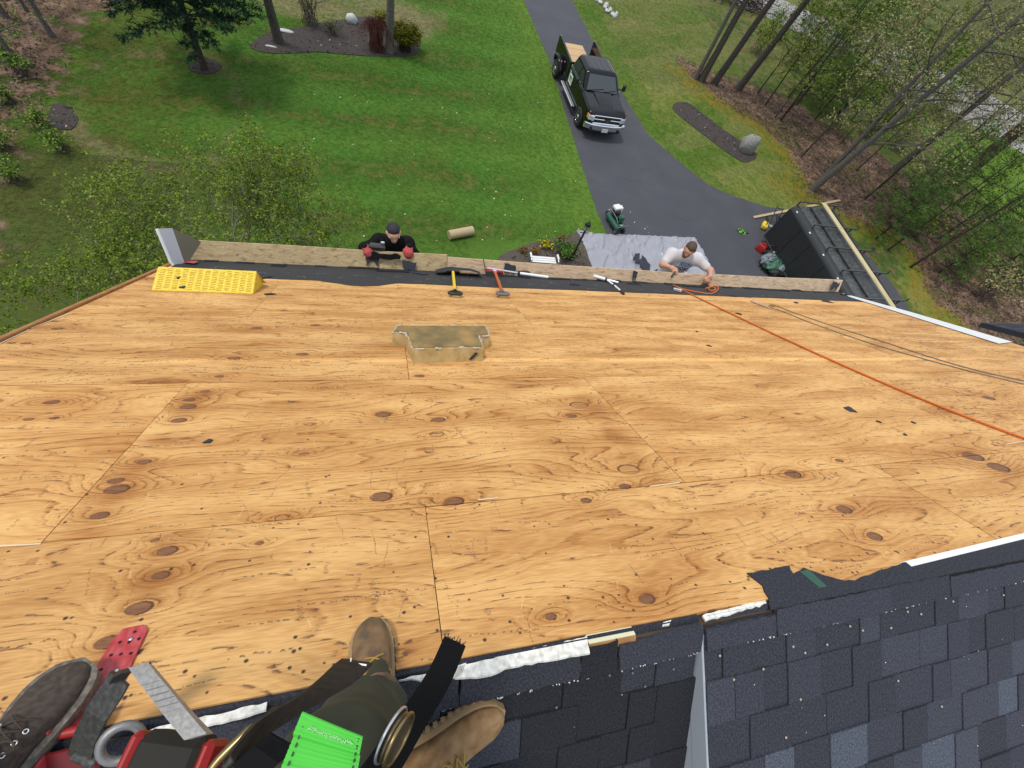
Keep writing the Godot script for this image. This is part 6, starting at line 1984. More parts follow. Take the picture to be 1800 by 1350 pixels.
	obj("toe_plate", mb, M.galv, t)
	# dropped harness
	t = thing("dropped_harness", "neon green safety harness dropped in a tangle on asphalt", "harness", "", Transform3D(Basis.IDENTITY.scaled(Vector3(0.62, 1, 0.62)), Vector3(16.82, 0.014, -13.76)))
	rng.seed = 88
	for k in 7:
		mb = MB.new()
		var p := []
		var w := []
		var a := R(0, TAU)
		var c := Vector3(R(-0.12, 0.12), 0.02, R(-0.15, 0.15))
		for j in 7:
			a += R(0.1, 1.3)
			c += Vector3(cos(a), 0, sin(a)) * 0.10
			p.append(c + Vector3(0, 0.02 + R(0, 0.07), 0))
			w.append(Vector3(-sin(a), R(-0.6, 0.6), cos(a)).normalized() * 0.024)
		mb.strap(p, w, 0.004)
		obj("strap", mb, M.neon if k < 5 else M.black, t)
	mb = MB.new()
	mb.tube(smooth([Vector3(0.1, 0.03, 0.1), Vector3(0.35, 0.04, 0.02), Vector3(0.5, 0.03, 0.12), Vector3(0.72, 0.03, 0.08)]), 0.022, 6)
	obj("lanyard", mb, M.black, t)

func build_yard_things() -> void:
	# tarp
	var t := thing("ground_tarp", "wrinkled silver-grey tarp spread on the drive below the eave", "tarp")
	var mb := MB.new()
	var nz := noise(0.55, 71, 4)
	var ny := noise(1.6, 72, 3)
	var c := [Vector3(8.464, 0, -12.98), Vector3(9.238, 0, -12.87), Vector3(14.12, 0, -13.14), Vector3(14.6, 0, -8.4), Vector3(9.0, 0, -8.4)]
	var nu := 130
	var nv := 100
	var rings := []
	for i in nv + 1:
		var v := float(i) / nv
		var row := PackedVector3Array()
		for j in nu + 1:
			var u := float(j) / nu
			var top := (c[0] as Vector3).lerp(c[1], minf(u / 0.14, 1.0)) if u < 0.14 else (c[1] as Vector3).lerp(c[2], (u - 0.14) / 0.86)
			var bot := (c[4] as Vector3).lerp(c[3], u)
			var p := top.lerp(bot, v)
			var diag := nz.get_noise_2d((p.x * 0.9 + p.z * 0.5) * 1.4, (p.z * 0.35 - p.x * 0.12))
			var fold := ny.get_noise_2d(p.x * 0.55 + p.z * 0.3, p.z * 0.22 - p.x * 0.1)
			var h := 0.05 + 0.06 * absf(diag) + 0.085 * pow(1.0 - minf(1.0, absf(fold) * 3.0), 3.0) + 0.012 * ny.get_noise_2d(p.x * 2.0, p.z)
			p.y = maxf(0.02, h)
			if i == 0: p.z += 0.06 * ny.get_noise_2d(p.x * 2.0, 3.0)
			if v < 0.02 or u < 0.01 or u > 0.99: p.y = 0.022
			row.append(p)
		rings.append(row)
	mb.loft(rings, false, false)
	obj("sheet", mb, M.tarp, t)
	for q in [[Vector3(10.71, 0.16, -11.59), 0.30], [Vector3(11, 0.16, -11.14), 0.55], [Vector3(10.7, 0.16, -11.38), 0.22]]:
		mb = MB.new()
		var w: float = q[1]
		mb.prism(torn([Vector2(-w, -w * 0.25), Vector2(w * 0.3, -w * 0.5), Vector2(w, w * 0.1), Vector2(w * 0.1, w * 0.3)], int(w * 1000), w * 0.08, w * 0.3), 0.0, 0.012, Transform3D(Basis(Vector3.UP, w * 3.0), q[0]))
		var o := obj("shingle_scrap", mb, M["shingle1"])
		tag(o, "torn shingle piece that fell onto the grey tarp", "shingle scrap", "shingle scraps fallen on the tarp")
	# lamp post
	t = thing("lamp_post", "black garden lamp post with glass lantern by the drive", "lamp post", "", Transform3D(Basis.IDENTITY, Vector3(7.856, 0, -11.34)))
	mb = MB.new()
	mb.lathe([Vector2(0.0, 0.0), Vector2(0.065, 0.0), Vector2(0.055, 0.06), Vector2(0.038, 0.10), Vector2(0.036, 1.42), Vector2(0.05, 1.45), Vector2(0.05, 1.48), Vector2(0.0, 1.48)], 12)
	obj("post", mb, M.black, t)
	mb = MB.new()
	mb.lathe([Vector2(0.0, 1.485), Vector2(0.05, 1.485), Vector2(0.075, 1.50), Vector2(0.085, 1.72), Vector2(0.0, 1.72)], 6)
	obj("lantern_glass", mb, mat(L(0.30, 0.33, 0.33), 0.15), t)
	mb = MB.new()
	mb.lathe([Vector2(0.0, 1.722), Vector2(0.115, 1.722), Vector2(0.07, 1.80), Vector2(0.02, 1.86), Vector2(0.018, 1.92), Vector2(0.0, 1.93)], 8)
	for k in 4:
		var a := TAU * k / 4 + 0.4
		mb.bar(Vector3(cos(a) * 0.075, 1.48, sin(a) * 0.075), Vector3(cos(a) * 0.095, 1.73, sin(a) * 0.095), 0.014, 0.014)
	obj("lantern_cap", mb, M.black, t)
	mb = MB.new()
	mb.bar(Vector3(-0.16, 1.38, 0), Vector3(0.16, 1.38, 0), 0.022, 0.022)
	obj("cross_arm", mb, M.black, t)
	# compressor
	t = thing("air_compressor", "dark green wheeled air compressor with white engine cover", "compressor", "", Transform3D(Basis(Vector3.UP, 0.28).scaled(Vector3(0.85, 0.9, 0.9)), Vector3(10.21, 0.014, -13.44)))
	for s in [-1.0, 1.0]:
		mb = MB.new()
		mb.lathe([Vector2(0.0, -0.52), Vector2(0.09, -0.50), Vector2(0.135, -0.44), Vector2(0.135, 0.44), Vector2(0.09, 0.50), Vector2(0.0, 0.52)], 14, Transform3D(Basis(Vector3.RIGHT, Vector3(0, 0, 1), Vector3(0, -1, 0)), Vector3(s * 0.16, 0.26, 0)))
		obj("tank", mb, M.green_paint, t)
	mb = MB.new()
	mb.box(Vector3(0.02, 0.56, -0.22), Vector3(0.34, 0.30, 0.34), Basis.IDENTITY, 0.05)
	obj("engine", mb, M.black, t)
	mb = MB.new()
	mb.box(Vector3(0.03, 0.76, -0.30), Vector3(0.36, 0.12, 0.30), Basis.IDENTITY, 0.02)
	obj("fuel_tank", mb, M.white_plastic, t)
	mb = MB.new()
	mb.box(Vector3(-0.14, 0.66, -0.12), Vector3(0.12, 0.14, 0.14), Basis.IDENTITY, 0.03)
	obj("recoil_cover", mb, M.black, t)
	mb = MB.new()
	mb.box(Vector3(0.22, 0.72, -0.22), Vector3(0.07, 0.26, 0.22), Basis.IDENTITY, 0.02)
	obj("muffler_guard", mb, M.white_plastic, t)
	mb = MB.new()
	mb.lathe([Vector2(0.0, 0.0), Vector2(0.15, 0.0), Vector2(0.15, 0.05), Vector2(0.0, 0.05)], 16, Transform3D(Basis(Vector3(0, 0, 1), Vector3(1, 0, 0), Vector3(0, 1, 0)), Vector3(-0.10, 0.55, 0.20)))
	mb.box(Vector3(0.08, 0.56, 0.20), Vector3(0.22, 0.28, 0.22), Basis.IDENTITY, 0.03)
	obj("pump", mb, M.green_paint, t)
	mb = MB.new()
	mb.tube(smooth([Vector3(-0.26, 0.3, 0.5), Vector3(-0.27, 0.62, 0.3), Vector3(-0.27, 0.66, -0.4)]), 0.016, 6)
	mb.tube(smooth([Vector3(0.28, 0.3, 0.5), Vector3(0.28, 0.5, 0.62), Vector3(-0.26, 0.5, 0.62), Vector3(-0.26, 0.3, 0.5)]), 0.016, 6)
	obj("handle_bar", mb, M.steel_dull, t)
	mb = MB.new()
	mb.tube(smooth([Vector3(0.1, 0.42, 0.42), Vector3(0.02, 0.46, 0.5), Vector3(-0.12, 0.45, 0.46), Vector3(-0.06, 0.43, 0.36)]), 0.022, 6)
	obj("fitting", mb, M.chrome, t)
	wheel(t, Vector3(0, 0.13, -0.62), 0.13, 0.08, 1.0, M.alu)
	wheel(t, Vector3(0.24, 0.13, 0.50), 0.13, 0.08, 1.0, M.alu)
	wheel(t, Vector3(-0.24, 0.13, 0.50), 0.13, 0.08, -1.0, M.alu)
	# cardboard roll on the lawn
	t = thing("paper_roll", "tan cardboard tube roll lying on the lawn near the eave", "roll")
	var a := Vector3(3.279, 0.16, -12.02)
	var b := Vector3(4.171, 0.16, -12.34)
	var d := (b - a).normalized()
	mb = MB.new()
	var bs := Basis(d.cross(Vector3.UP).normalized(), d, d.cross(Vector3.UP).normalized().cross(d))
	mb.lathe([Vector2(0.085, 0.0), Vector2(0.155, 0.0), Vector2(0.16, 0.01), Vector2(0.16, a.distance_to(b) - 0.01), Vector2(0.155, a.distance_to(b)), Vector2(0.085, a.distance_to(b))], 22, Transform3D(bs, a))
	obj("wound_paper", mb, M.cardboard, t)
	mb = MB.new()
	mb.lathe([Vector2(0.0, 0.02), Vector2(0.084, 0.02), Vector2(0.084, 0.005), Vector2(0.07, 0.005), Vector2(0.07, 0.018)], 18, Transform3D(bs, a - d * 0.006))
	obj("core", mb, M.dark_wood, t)
	# bench
	t = thing("garden_bench", "white slatted garden bench with metal ends in bark bed", "bench", "", Transform3D(Basis(Vector3.UP, -0.02).scaled(Vector3(0.95, 0.7, 0.8)), Vector3(6.597, 0, -10.96)))
	for k in 3:
		mb = MB.new()
		mb.box(Vector3(0, 0.45, -0.16 + k * 0.13), Vector3(1.0, 0.03, 0.11), Basis.IDENTITY, 0.008)
		obj("seat_slat", mb, M.white_plastic, t)
	for s in [-1.0, 1.0]:
		mb = MB.new()
		mb.tube(smooth([Vector3(s * 0.54, 0.0, 0.24), Vector3(s * 0.54, 0.42, 0.22), Vector3(s * 0.54, 0.66, 0.20), Vector3(s * 0.54, 0.66, -0.18), Vector3(s * 0.54, 0.44, -0.24), Vector3(s * 0.54, 0.0, -0.30)]), 0.022, 7)
		obj("end_frame", mb, M.alu, t)
		mb = MB.new()
		mb.box(Vector3(s * 0.54, 0.70, -0.05), Vector3(0.07, 0.04, 0.3), Basis.IDENTITY, 0.01)
		obj("arm_rest", mb, M.white_plastic, t)
	# the neighbouring wing whose roof shows past the drip edge
	t = thing("side_wing", "lower wing with dark shingled roof beyond the right rake", "building")
	mb = MB.new()
	mb.box(Vector3(20.5, 2.6, 0.5), Vector3(9.0, 5.2, 9.6))
	obj("wall", mb, M.siding, t)
	var xf := Transform3D(Basis(Vector3(1, 0, 0), Vector3(0, CS, -SN), Vector3(0, SN, CS)), Vector3(15.55, 5.5, -4.72))
	mb = MB.new()
	mb.box(xf * Vector3(5.0, -0.06, 3.1), Vector3(10.0, 0.1, 6.2), xf.basis)
	mb.box(xf * Vector3(5.0, 0.0, 0.0) + Vector3(0, 3.6, 9.6), Vector3(10.0, 0.1, 6.0), Basis(Vector3.RIGHT, 0.64))
	obj("roof", mb, M["shingle0"], t)
	var r := RandomNumberGenerator.new()
	r.seed = 99
	for k in 14:
		var o := Node3D.new()
		o.name = "shingle_course"
		t.add_child(o, true)
		var s := 0.0
		while s < 4.6:
			var w := r.randf_range(0.2, 0.5)
			mb = MB.new()
			mb.box(xf * Vector3(s + w * 0.5, 0.0 + 0.004, 0.08 + k * 0.14), Vector3(w - 0.008, 0.02, 0.15), xf.basis * Basis(Vector3.RIGHT, -0.05))
			obj("shingle", mb, M["shingle%d" % [0, 1, 2, 3, 1][r.randi() % 5]], o)
			s += w

# ---------------------------------------------------------------- people
func hand_bones(wr: Vector3, dir: Vector3, side: Vector3, palm_n: Vector3, curl: float) -> Array:
	var o := []
	var d := dir.normalized()
	var s := (side - d * side.dot(d)).normalized()
	var n := (palm_n - d * palm_n.dot(d) - s * palm_n.dot(s)).normalized()
	for k in 4:
		var off := s * (-0.028 + 0.019 * k)
		o.append(bone(wr + off * 0.6, wr + d * 0.085 + off, 0.016, 0.013))
		var k0 := wr + d * 0.085 + off
		var len: float = [0.060, 0.074, 0.078, 0.068][k]
		var d1 := (d * cos(curl) + n * sin(curl)).normalized()
		var d2 := (d * cos(curl * 2.0) + n * sin(curl * 2.0)).normalized()
		o.append(bone(k0, k0 + d1 * len * 0.55, 0.0095, 0.0090))
		o.append(bone(k0 + d1 * len * 0.55, k0 + d1 * len * 0.55 + d2 * len * 0.5, 0.0090, 0.0078))
	var tb := wr + d * 0.03 + s * 0.032
	o.append(bone(tb, tb + d * 0.035 + s * 0.028 + n * 0.01, 0.013, 0.011))
	o.append(bone(tb + d * 0.035 + s * 0.028 + n * 0.01, tb + d * 0.066 + s * 0.032 + n * 0.026, 0.011, 0.009))
	return o

func head_parts(t: Node, body: MB, c: Vector3, f: Vector3, u: Vector3, skin_neck: Vector3, kind: String) -> void:
	f = f.normalized()
	u = (u - f * u.dot(f)).normalized()
	var r := f.cross(u)
	var b := [bone(c - f * 0.025 + u * 0.02, c + f * 0.012 + u * 0.025, 0.080, 0.078), bone(c + f * 0.02 - u * 0.03, c + f * 0.048 - u * 0.085, 0.062, 0.036), bone(c + f * 0.080 + u * 0.005, c + f * 0.102 - u * 0.030, 0.010, 0.014), bone(skin_neck, c - f * 0.01 - u * 0.05, 0.056, 0.052), bone(c + f * 0.072 + r * 0.03 + u * 0.022, c + f * 0.072 - r * 0.03 + u * 0.022, 0.014, 0.014), bone(c + f * 0.066 - u * 0.062, c + f * 0.066 - u * 0.066, 0.017, 0.017)]
	for s in [-1.0, 1.0]:
		b.append(bone(c + r * s * 0.079 - u * 0.022, c + r * s * 0.086 + u * 0.014, 0.011, 0.013))
	sdf(body, b, 0.0075, 70.0)
	var mb := MB.new()
	for s in [-1.0, 1.0]:
		mb.blob(c + f * 0.079 + r * s * 0.031 + u * 0.002, Vector3.ONE * 0.009, noise(1, 1), 0.0, 5)
	obj("eyes", mb, M.black, t)
	mb = MB.new()
	mb.bar(c + f * 0.086 - r * 0.024 - u * 0.060, c + f * 0.086 + r * 0.024 - u * 0.060, 0.008, 0.008)
	obj("mouth", mb, mat(L(0.22, 0.07, 0.06), 0.6), t)
	if kind == "cap":
		mb = MB.new()
		sdf(mb, [bone(c - f * 0.030 + u * 0.042, c + f * 0.004 + u * 0.048, 0.083, 0.079), bone(c - f * 0.055 + u * 0.0, c - f * 0.05 + u * 0.03, 0.055, 0.065)], 0.009, 60.0)
		obj("cap", mb, M.cap, t)
		mb = MB.new()
		mb.strap([c - f * 0.095 + u * 0.020, c - f * 0.13 + u * 0.004, c - f * 0.155 - u * 0.02], [r * 0.062, r * 0.058, r * 0.040], 0.006)
		obj("cap_brim", mb, M.cap, t)
		for s in [-1.0, 1.0]:
			mb = MB.new()
			mb.bar(c + f * 0.085 + r * s * 0.062 + u * 0.004, c - f * 0.0 + r * s * 0.090 + u * 0.010, 0.004, 0.006)
			obj("glasses_arm", mb, M.white_plastic, t)
	else:
		mb = MB.new()
		sdf(mb, [bone(c - f * 0.040 + u * 0.035, c + f * 0.018 + u * 0.058, 0.076, 0.064), bone(c - f * 0.055 - u * 0.01, c - f * 0.04 + u * 0.05, 0.058, 0.068), bone(c + r * 0.060 + u * 0.03, c - r * 0.060 + u * 0.03, 0.026, 0.026)], 0.008, 60.0)
		obj("hair", mb, M.hair, t)
		mb = MB.new()
		sdf(mb, [bone(c + f * 0.035 - u * 0.055 + r * 0.03, c + f * 0.052 - u * 0.092, 0.036, 0.034), bone(c + f * 0.035 - u * 0.055 - r * 0.03, c + f * 0.052 - u * 0.092, 0.036, 0.034)], 0.008, 60.0)
		obj("beard", mb, M.beard, t)

func worker(label: String, J: Dictionary, o: Dictionary) -> void:
	var t := thing("person", label, "person", "", Transform3D.IDENTITY)
	var arms := [bone(J.shl, J.ell, 0.054, 0.045), bone(J.ell, J.wrl, 0.044, 0.031), bone(J.shr, J.elr, 0.054, 0.045), bone(J.elr, J.wrr, 0.044, 0.031)]
	var side: Vector3 = (J.shr - J.shl).normalized()
	var torso := [bone(J.shl, J.shr, 0.066, 0.066), bone(J.neck, J.chest, 0.062, 0.12), bone(J.chest - side * 0.07, J.pelvis - side * 0.055, 0.108, 0.108), bone(J.chest + side * 0.07, J.pelvis + side * 0.055, 0.108, 0.108), bone(J.shl, J.chest - side * 0.06, 0.075, 0.10), bone(J.shr, J.chest + side * 0.06, 0.075, 0.10)]
	var feet: Vector3 = J.feet
	var legs := []
	for s in [-1.0, 1.0]:
		var hip: Vector3 = J.pelvis + side * s * 0.10
		var an: Vector3 = feet + side * s * 0.13 + Vector3(0, 0.08, 0)
		var kn := (hip + an) * 0.5 + Vector3(0, 0.02, 0.05)
		legs.append_array([bone(hip, kn, 0.095, 0.062), bone(kn, an, 0.062, 0.045)])
	var mb := MB.new()
	sdf(mb, torso + arms + legs, 0.019, 40.0)
	for s in 2:
		var w: Vector3 = J.wrl if s == 0 else J.wrr
		var e: Vector3 = J.ell if s == 0 else J.elr
		var hd: Vector3 = o.hl if s == 0 else o.hr
		sdf(mb, hand_bones(w, hd, side * (1.0 if s == 0 else -1.0), Vector3(0, -1, 0.2), 0.6) + [bone(e.lerp(w, 0.75), w, 0.030, 0.026)], 0.0065, 90.0)
	head_parts(t, mb, J.head, o.face, o.up, J.neck, o.kind)
	obj("body", mb, M.skin_pink if o.kind == "cap" else M.skin, t)
	mb = MB.new()
	if o.long:
		sdf(mb, grow_bones(torso, 0.012) + grow_bones([bone(J.shl, J.ell, 0.054, 0.045), bone(J.ell, J.ell.lerp(J.wrl, 1.03), 0.044, 0.034), bone(J.shr, J.elr, 0.054, 0.045), bone(J.elr, J.elr.lerp(J.wrr, 1.03), 0.044, 0.034)], 0.010), 0.017, 44.0)
		obj("jacket", mb, M.black_cloth, t)
		for s in 2:
			mb = MB.new()
			var w: Vector3 = J.wrl if s == 0 else J.wrr
			sdf(mb, grow_bones(hand_bones(w, o.hl if s == 0 else o.hr, side * (1.0 if s == 0 else -1.0), Vector3(0, -1, 0.2), 0.6), 0.0065), 0.0060, 90.0)
			obj("glove", mb, M.glove, t)
	else:
		sdf(mb, grow_bones(torso, 0.014) + grow_bones([bone(J.shl, J.shl.lerp(J.ell, 0.68), 0.060, 0.062), bone(J.shr, J.shr.lerp(J.elr, 0.68), 0.060, 0.062)], 0.014), 0.015, 38.0)
		obj("shirt", mb, M.white_shirt, t)
	mb = MB.new()
	sdf(mb, grow_bones(legs + [bone(J.pelvis - side * 0.06, J.pelvis + side * 0.06, 0.115, 0.115)], 0.013), 0.022, 36.0)
	obj("trousers", mb, M.navy, t)
	for s in [-1.0, 1.0]:
		mb = MB.new()
		var an: Vector3 = feet + side * s * 0.13
		sdf(mb, [bone(an + Vector3(0, 0.05, -0.06), an + Vector3(0, 0.045, 0.16), 0.046, 0.042), bone(an + Vector3(0, 0.06, 0), an + Vector3(0, 0.14, 0), 0.05, 0.05)], 0.018, 40.0)
		obj("boot", mb, M.black, t)
	if o.has("print"):
		var c: Vector3 = o.print
		var bs: Basis = o.print_b
		var y := 0.0
		for q in [["RUN", "print_blue", 0.0, 0.105], ["MORE", "print_black", -0.02, 0.085], ["RUN", "print_blue", -0.05, 0.105], ["MORE", "print_black", -0.07, 0.085]]:
			var tm := TextMesh.new()
			var fnt := SystemFont.new()
			fnt.font_names = PackedStringArray(["Droid Sans"])
			fnt.font_weight = 700
			tm.font = fnt
			tm.text = q[0]
			tm.font_size = 64
			tm.pixel_size = q[3] / 64.0
			tm.depth = 0.004
			tm.horizontal_alignment = HORIZONTAL_ALIGNMENT_CENTER
			var l := obj("shirt_print", tm, M[q[1]], t)
			l.transform = Transform3D(bs, c + bs.x * q[2] - bs.y * y)
			y += 0.082

# ---------------------------------------------------------------- boots, legs and harness in the foreground
func boot(parent: Node, called: String, xf: Transform3D, upper: Material, sole: Material, low := false) -> void:
	var t := Node3D.new()
	t.name = called
	parent.add_child(t, true)
	t.transform = xf
	var sec := [[0.003, 0.026, 0.085, 0.0], [0.02, 0.035, 0.115, 0.0], [0.06, 0.037, 0.125, 0.0], [0.10, 0.037, 0.120, 0.001], [0.135, 0.040, 0.106, 0.003], [0.165, 0.045, 0.092, 0.004], [0.195, 0.0485, 0.081, 0.005], [0.225, 0.049, 0.073, 0.005], [0.25, 0.0455, 0.067, 0.004], [0.272, 0.037, 0.060, 0.002], [0.288, 0.025, 0.050, 0.0], [0.296, 0.010, 0.040, 0.0]]
	var nz := noise(0.9, 17, 3)
	var mb := MB.new()
	var rings := []
	for q in sec:
		var ring := PackedVector3Array()
		for j in 17:
			var a := PI * j / 16.0
			var cx := signf(cos(a)) * pow(absf(cos(a)), 0.75)
			var w: float = q[1] + 0.004 * nz.get_noise_2d(q[0] * 60.0, j * 0.9)
			ring.append(Vector3(q[3] + cx * w, 0.024 + (q[2] * (0.85 if low else 1.0) - 0.024) * pow(sin(a), 0.62) + 0.004 * nz.get_noise_2d(q[0] * 90.0 + 9.0, j * 1.3) * sin(a), q[0]))
		rings.append(ring)
	mb.loft(rings)
	obj("upper", mb, upper, t)
	for part in [["sole", 0.006 if not low else 0.012, 0.0, 0.018, sole], ["welt", 0.0085 if not low else 0.013, 0.018, 0.028 if not low else 0.034, M.boot_welt if not low else M.sneaker_sole]]:
		mb = MB.new()
		var pts := []
		for q in sec: pts.append(Vector2(q[3] + q[1] + part[1], q[0]))
		pts.append(Vector2(0.004, 0.3055))
		for k in sec.size():
			var q: Array = sec[sec.size() - 1 - k]
			pts.append(Vector2(q[3] - q[1] - part[1], q[0]))
		pts.append(Vector2(0.0, -0.007))
		mb.prism(pts, part[2], part[3])
		obj(part[0], mb, part[4], t)
	if not low:
		mb = MB.new()  # tread lugs show past the welt
		for k in 11:
			for s in [-1.0, 1.0]:
				var z := 0.03 + k * 0.022
				var w := 0.0
				for i in sec.size() - 1:
					if z >= sec[i][0] and z <= sec[i + 1][0]: w = lerpf(sec[i][1], sec[i + 1][1], (z - sec[i][0]) / (sec[i + 1][0] - sec[i][0]))
				mb.box(Vector3(0.004 + s * (w + 0.006), 0.007, z), Vector3(0.010, 0.014, 0.012))
		obj("tread", mb, sole, t)
	mb = MB.new()
	for k in 4:
		var z := 0.088 + k * 0.021
		var h := 0.123 - 0.26 * maxf(0.0, z - 0.095)
		if low: h *= 0.87
		for s in [-1.0, 1.0]: mb.tube(smooth([Vector3(s * 0.022, h - 0.012, z), Vector3(0, h + 0.004, z + 0.010), Vector3(-s * 0.022, h - 0.014, z + 0.021)], 3), 0.0021, 5)
	for s in [-1.0, 1.0]: mb.tube(smooth([Vector3(0, 0.122 if not low else 0.105, 0.115), Vector3(s * 0.018, 0.128 if not low else 0.112, 0.105), Vector3(s * 0.036, 0.112 if not low else 0.096, 0.118), Vector3(s * 0.022, 0.118 if not low else 0.102, 0.130), Vector3(0, 0.122 if not low else 0.105, 0.118)], 4), 0.0021, 5)
	obj("laces", mb, M.lace if not low else M.sneaker, t)
	for k in 4:
		for s in [-1.0, 1.0]:
			mb = MB.new()
			var z := 0.088 + k * 0.021
			mb.torus(Vector3(s * 0.025, (0.113 - 0.32 * maxf(0.0, z - 0.10)) * (0.87 if low else 1.0), z), Vector3(s * 0.7, 1, 0), 0.004, 0.0014, 1.0, 10, 5)
			obj("eyelet", mb, M.brass if not low else M.alu, t)
	if not low:
		mb = MB.new()
		mb.tube([Vector3(0, 0.09, 0.05), Vector3(0, 0.14, 0.048), Vector3(0, 0.20, 0.046)], [0.044, 0.046, 0.05], 14)
		obj("shaft", mb, upper, t)

func aim(heel: Vector3, toe: Vector3, up: Vector3) -> Transform3D:
	var z := (toe - heel).normalized()
	var x := up.cross(z).normalized()
	return Transform3D(Basis(x, z.cross(x), z), heel)

func build_foreground() -> void:
	# the photographer, from the waist down
	var t := thing("person", "photographer's legs in olive trousers and tan work boots straddling the ridge", "person")
	var heel := Vector3(1.058, 10.045, 0.135)
	var toe := Vector3(1.028, 9.926, -0.135)
	var b1 := aim(heel, toe, Vector3(0.04, 1, 0))
	var toe2 := Vector3(1.372, 9.905, 0.125)
	var heel2 := Vector3(1.092, 9.872, 0.195)
	var b2 := aim(heel2, toe2, Vector3(0.05, 0.80, 0.60))
	var an1 := b1 * Vector3(0, 0.13, 0.06)
	var an2 := b2 * Vector3(0, 0.15, 0.055)
	var kn1 := Vector3(1.008, 10.55, 0.0488)
	var kn2 := Vector3(1.20, 10.40, 0.34)
	var hp1 := Vector3(1.0, 10.93, 0.36)
	var hp2 := Vector3(1.22, 10.90, 0.42)
	var waist := Vector3(1.11, 11.0, 0.44)
	var skel := [bone(an1, kn1, 0.034, 0.045), bone(kn1, hp1, 0.055, 0.085), bone(an2, kn2, 0.034, 0.055), bone(kn2, hp2, 0.060, 0.085), bone(hp1, waist, 0.09, 0.11), bone(hp2, waist, 0.09, 0.11), bone(an1, b1 * Vector3(0, 0.05, 0.15), 0.028, 0.02), bone(an2, b2 * Vector3(0, 0.05, 0.15), 0.028, 0.02)]
	var mb := MB.new()
	sdf(mb, skel, 0.018, 50.0)
	obj("body", mb, M.skin, t)
	mb = MB.new()
	var hem := b1 * Vector3(-0.008, 0.105, 0.135)
	var folds := []
	rng.seed = 12
	var ax := (kn1 - an1).normalized()
	var sx := ax.cross(Vector3.FORWARD).normalized()
	for k in 9:
		var f := 0.12 + k * 0.095
		var a0 := R(0, TAU)
		var prev := Vector3.ZERO
		for j in 6:
			var an := a0 + j * 0.30
			var q := an1.lerp(kn1, f + 0.022 * j * (1.0 if k % 2 else -1.0)) + (sx * cos(an) + ax.cross(sx) * sin(an)) * (lerpf(0.050, 0.070, f) + 0.002)
			if j > 0: folds.append(bone(prev, q, 0.0045, 0.0055))
			prev = q
	sdf(mb, folds + [bone(an1 + Vector3(-0.01, -0.01, 0.01), an1.lerp(kn1, 0.5), 0.050, 0.060), bone(hem, an1.lerp(kn1, 0.2), 0.022, 0.050), bone(an1.lerp(kn1, 0.45), kn1, 0.060, 0.070), bone(kn1, hp1, 0.074, 0.10), bone(an1.lerp(kn1, 0.35) + Vector3(-0.02, 0, -0.01), kn1 + Vector3(-0.035, 0.02, 0), 0.048, 0.060), bone(an1.lerp(kn1, 0.25) + Vector3(0.015, 0, 0.0), an1.lerp(kn1, 0.6) + Vector3(-0.03, 0.0, -0.040), 0.020, 0.026)], 0.0075, 90.0)
	obj("trousers", mb, M.olive, t)
	mb = MB.new()
	sdf(mb, [bone(an2 + Vector3(0, -0.05, 0.0), kn2, 0.064, 0.08), bone(kn2, hp2, 0.086, 0.10), bone(hp1, waist, 0.105, 0.125), bone(hp2, waist, 0.105, 0.125)], 0.012, 55.0)
	obj("trousers", mb, M.olive, t)
	boot(t, "boot", b1, M.boot_old, M.black_rubber)
	boot(t, "boot", b2, M.boot, M.boot_welt)
	# a second person's shoe at the left
	t = thing("person", "leg of person in dark worn canvas shoe beside red roof anchor", "person")
	var h3 := Vector3(0.275, 10.055, 0.115)
	var b3 := aim(h3, Vector3(0.372, 9.936, -0.142), Vector3(0.0, 1, -0.25))
	var an3 := b3 * Vector3(0, 0.10, 0.05)
	var kn3 := Vector3(0.02, 10.46, 0.22)
	var hp3 := Vector3(0.0, 10.92, 0.36)
	var b4 := aim(Vector3(-0.06, 10.02, 0.10), Vector3(-0.02, 9.93, -0.16), Vector3(0, 1, -0.2))
	var an4 := b4 * Vector3(0, 0.10, 0.05)
	var kn4 := Vector3(-0.2, 10.46, 0.18)
	var hp4 := Vector3(-0.2, 10.92, 0.38)
	mb = MB.new()
	sdf(mb, [bone(an3, kn3, 0.034, 0.055), bone(kn3, hp3, 0.06, 0.085), bone(an4, kn4, 0.042, 0.058), bone(kn4, hp4, 0.06, 0.085), bone(hp3, hp4, 0.10, 0.10), bone(an3, b3 * Vector3(0, 0.045, 0.15), 0.026, 0.018), bone(an4, b4 * Vector3(0, 0.045, 0.15), 0.026, 0.018)], 0.02, 50.0)
	obj("body", mb, M.skin, t)
	mb = MB.new()
	sdf(mb, [bone(an3.lerp(kn3, 0.0), kn3, 0.055, 0.075), bone(kn3, hp3, 0.08, 0.10), bone(an4.lerp(kn4, 0.08), kn4, 0.064, 0.078), bone(kn4, hp4, 0.08, 0.10), bone(hp3, hp4, 0.115, 0.115)], 0.014, 50.0)
	obj("trousers", mb, M.dark_pants, t)
	boot(t, "shoe", b3.scaled_local(Vector3(1.08, 0.95, 1.0)), M.sneaker, M.sneaker_sole, true)
	boot(t, "shoe", b4, M.sneaker, M.sneaker_sole, true)
	# red ridge anchor, screwed over the ridge
	t = thing("roof_anchor", "red steel fall-arrest anchor plate screwed over the ridge", "roof anchor")
	mb = MB.new()
	mb.prism([Vector2(0.385, -0.268), Vector2(0.430, -0.272), Vector2(0.446, -0.255), Vector2(0.455, -0.01), Vector2(0.372, -0.01), Vector2(0.374, -0.235)], 0.002, 0.008, front)
	obj("front_plate", mb, M.red_paint, t)
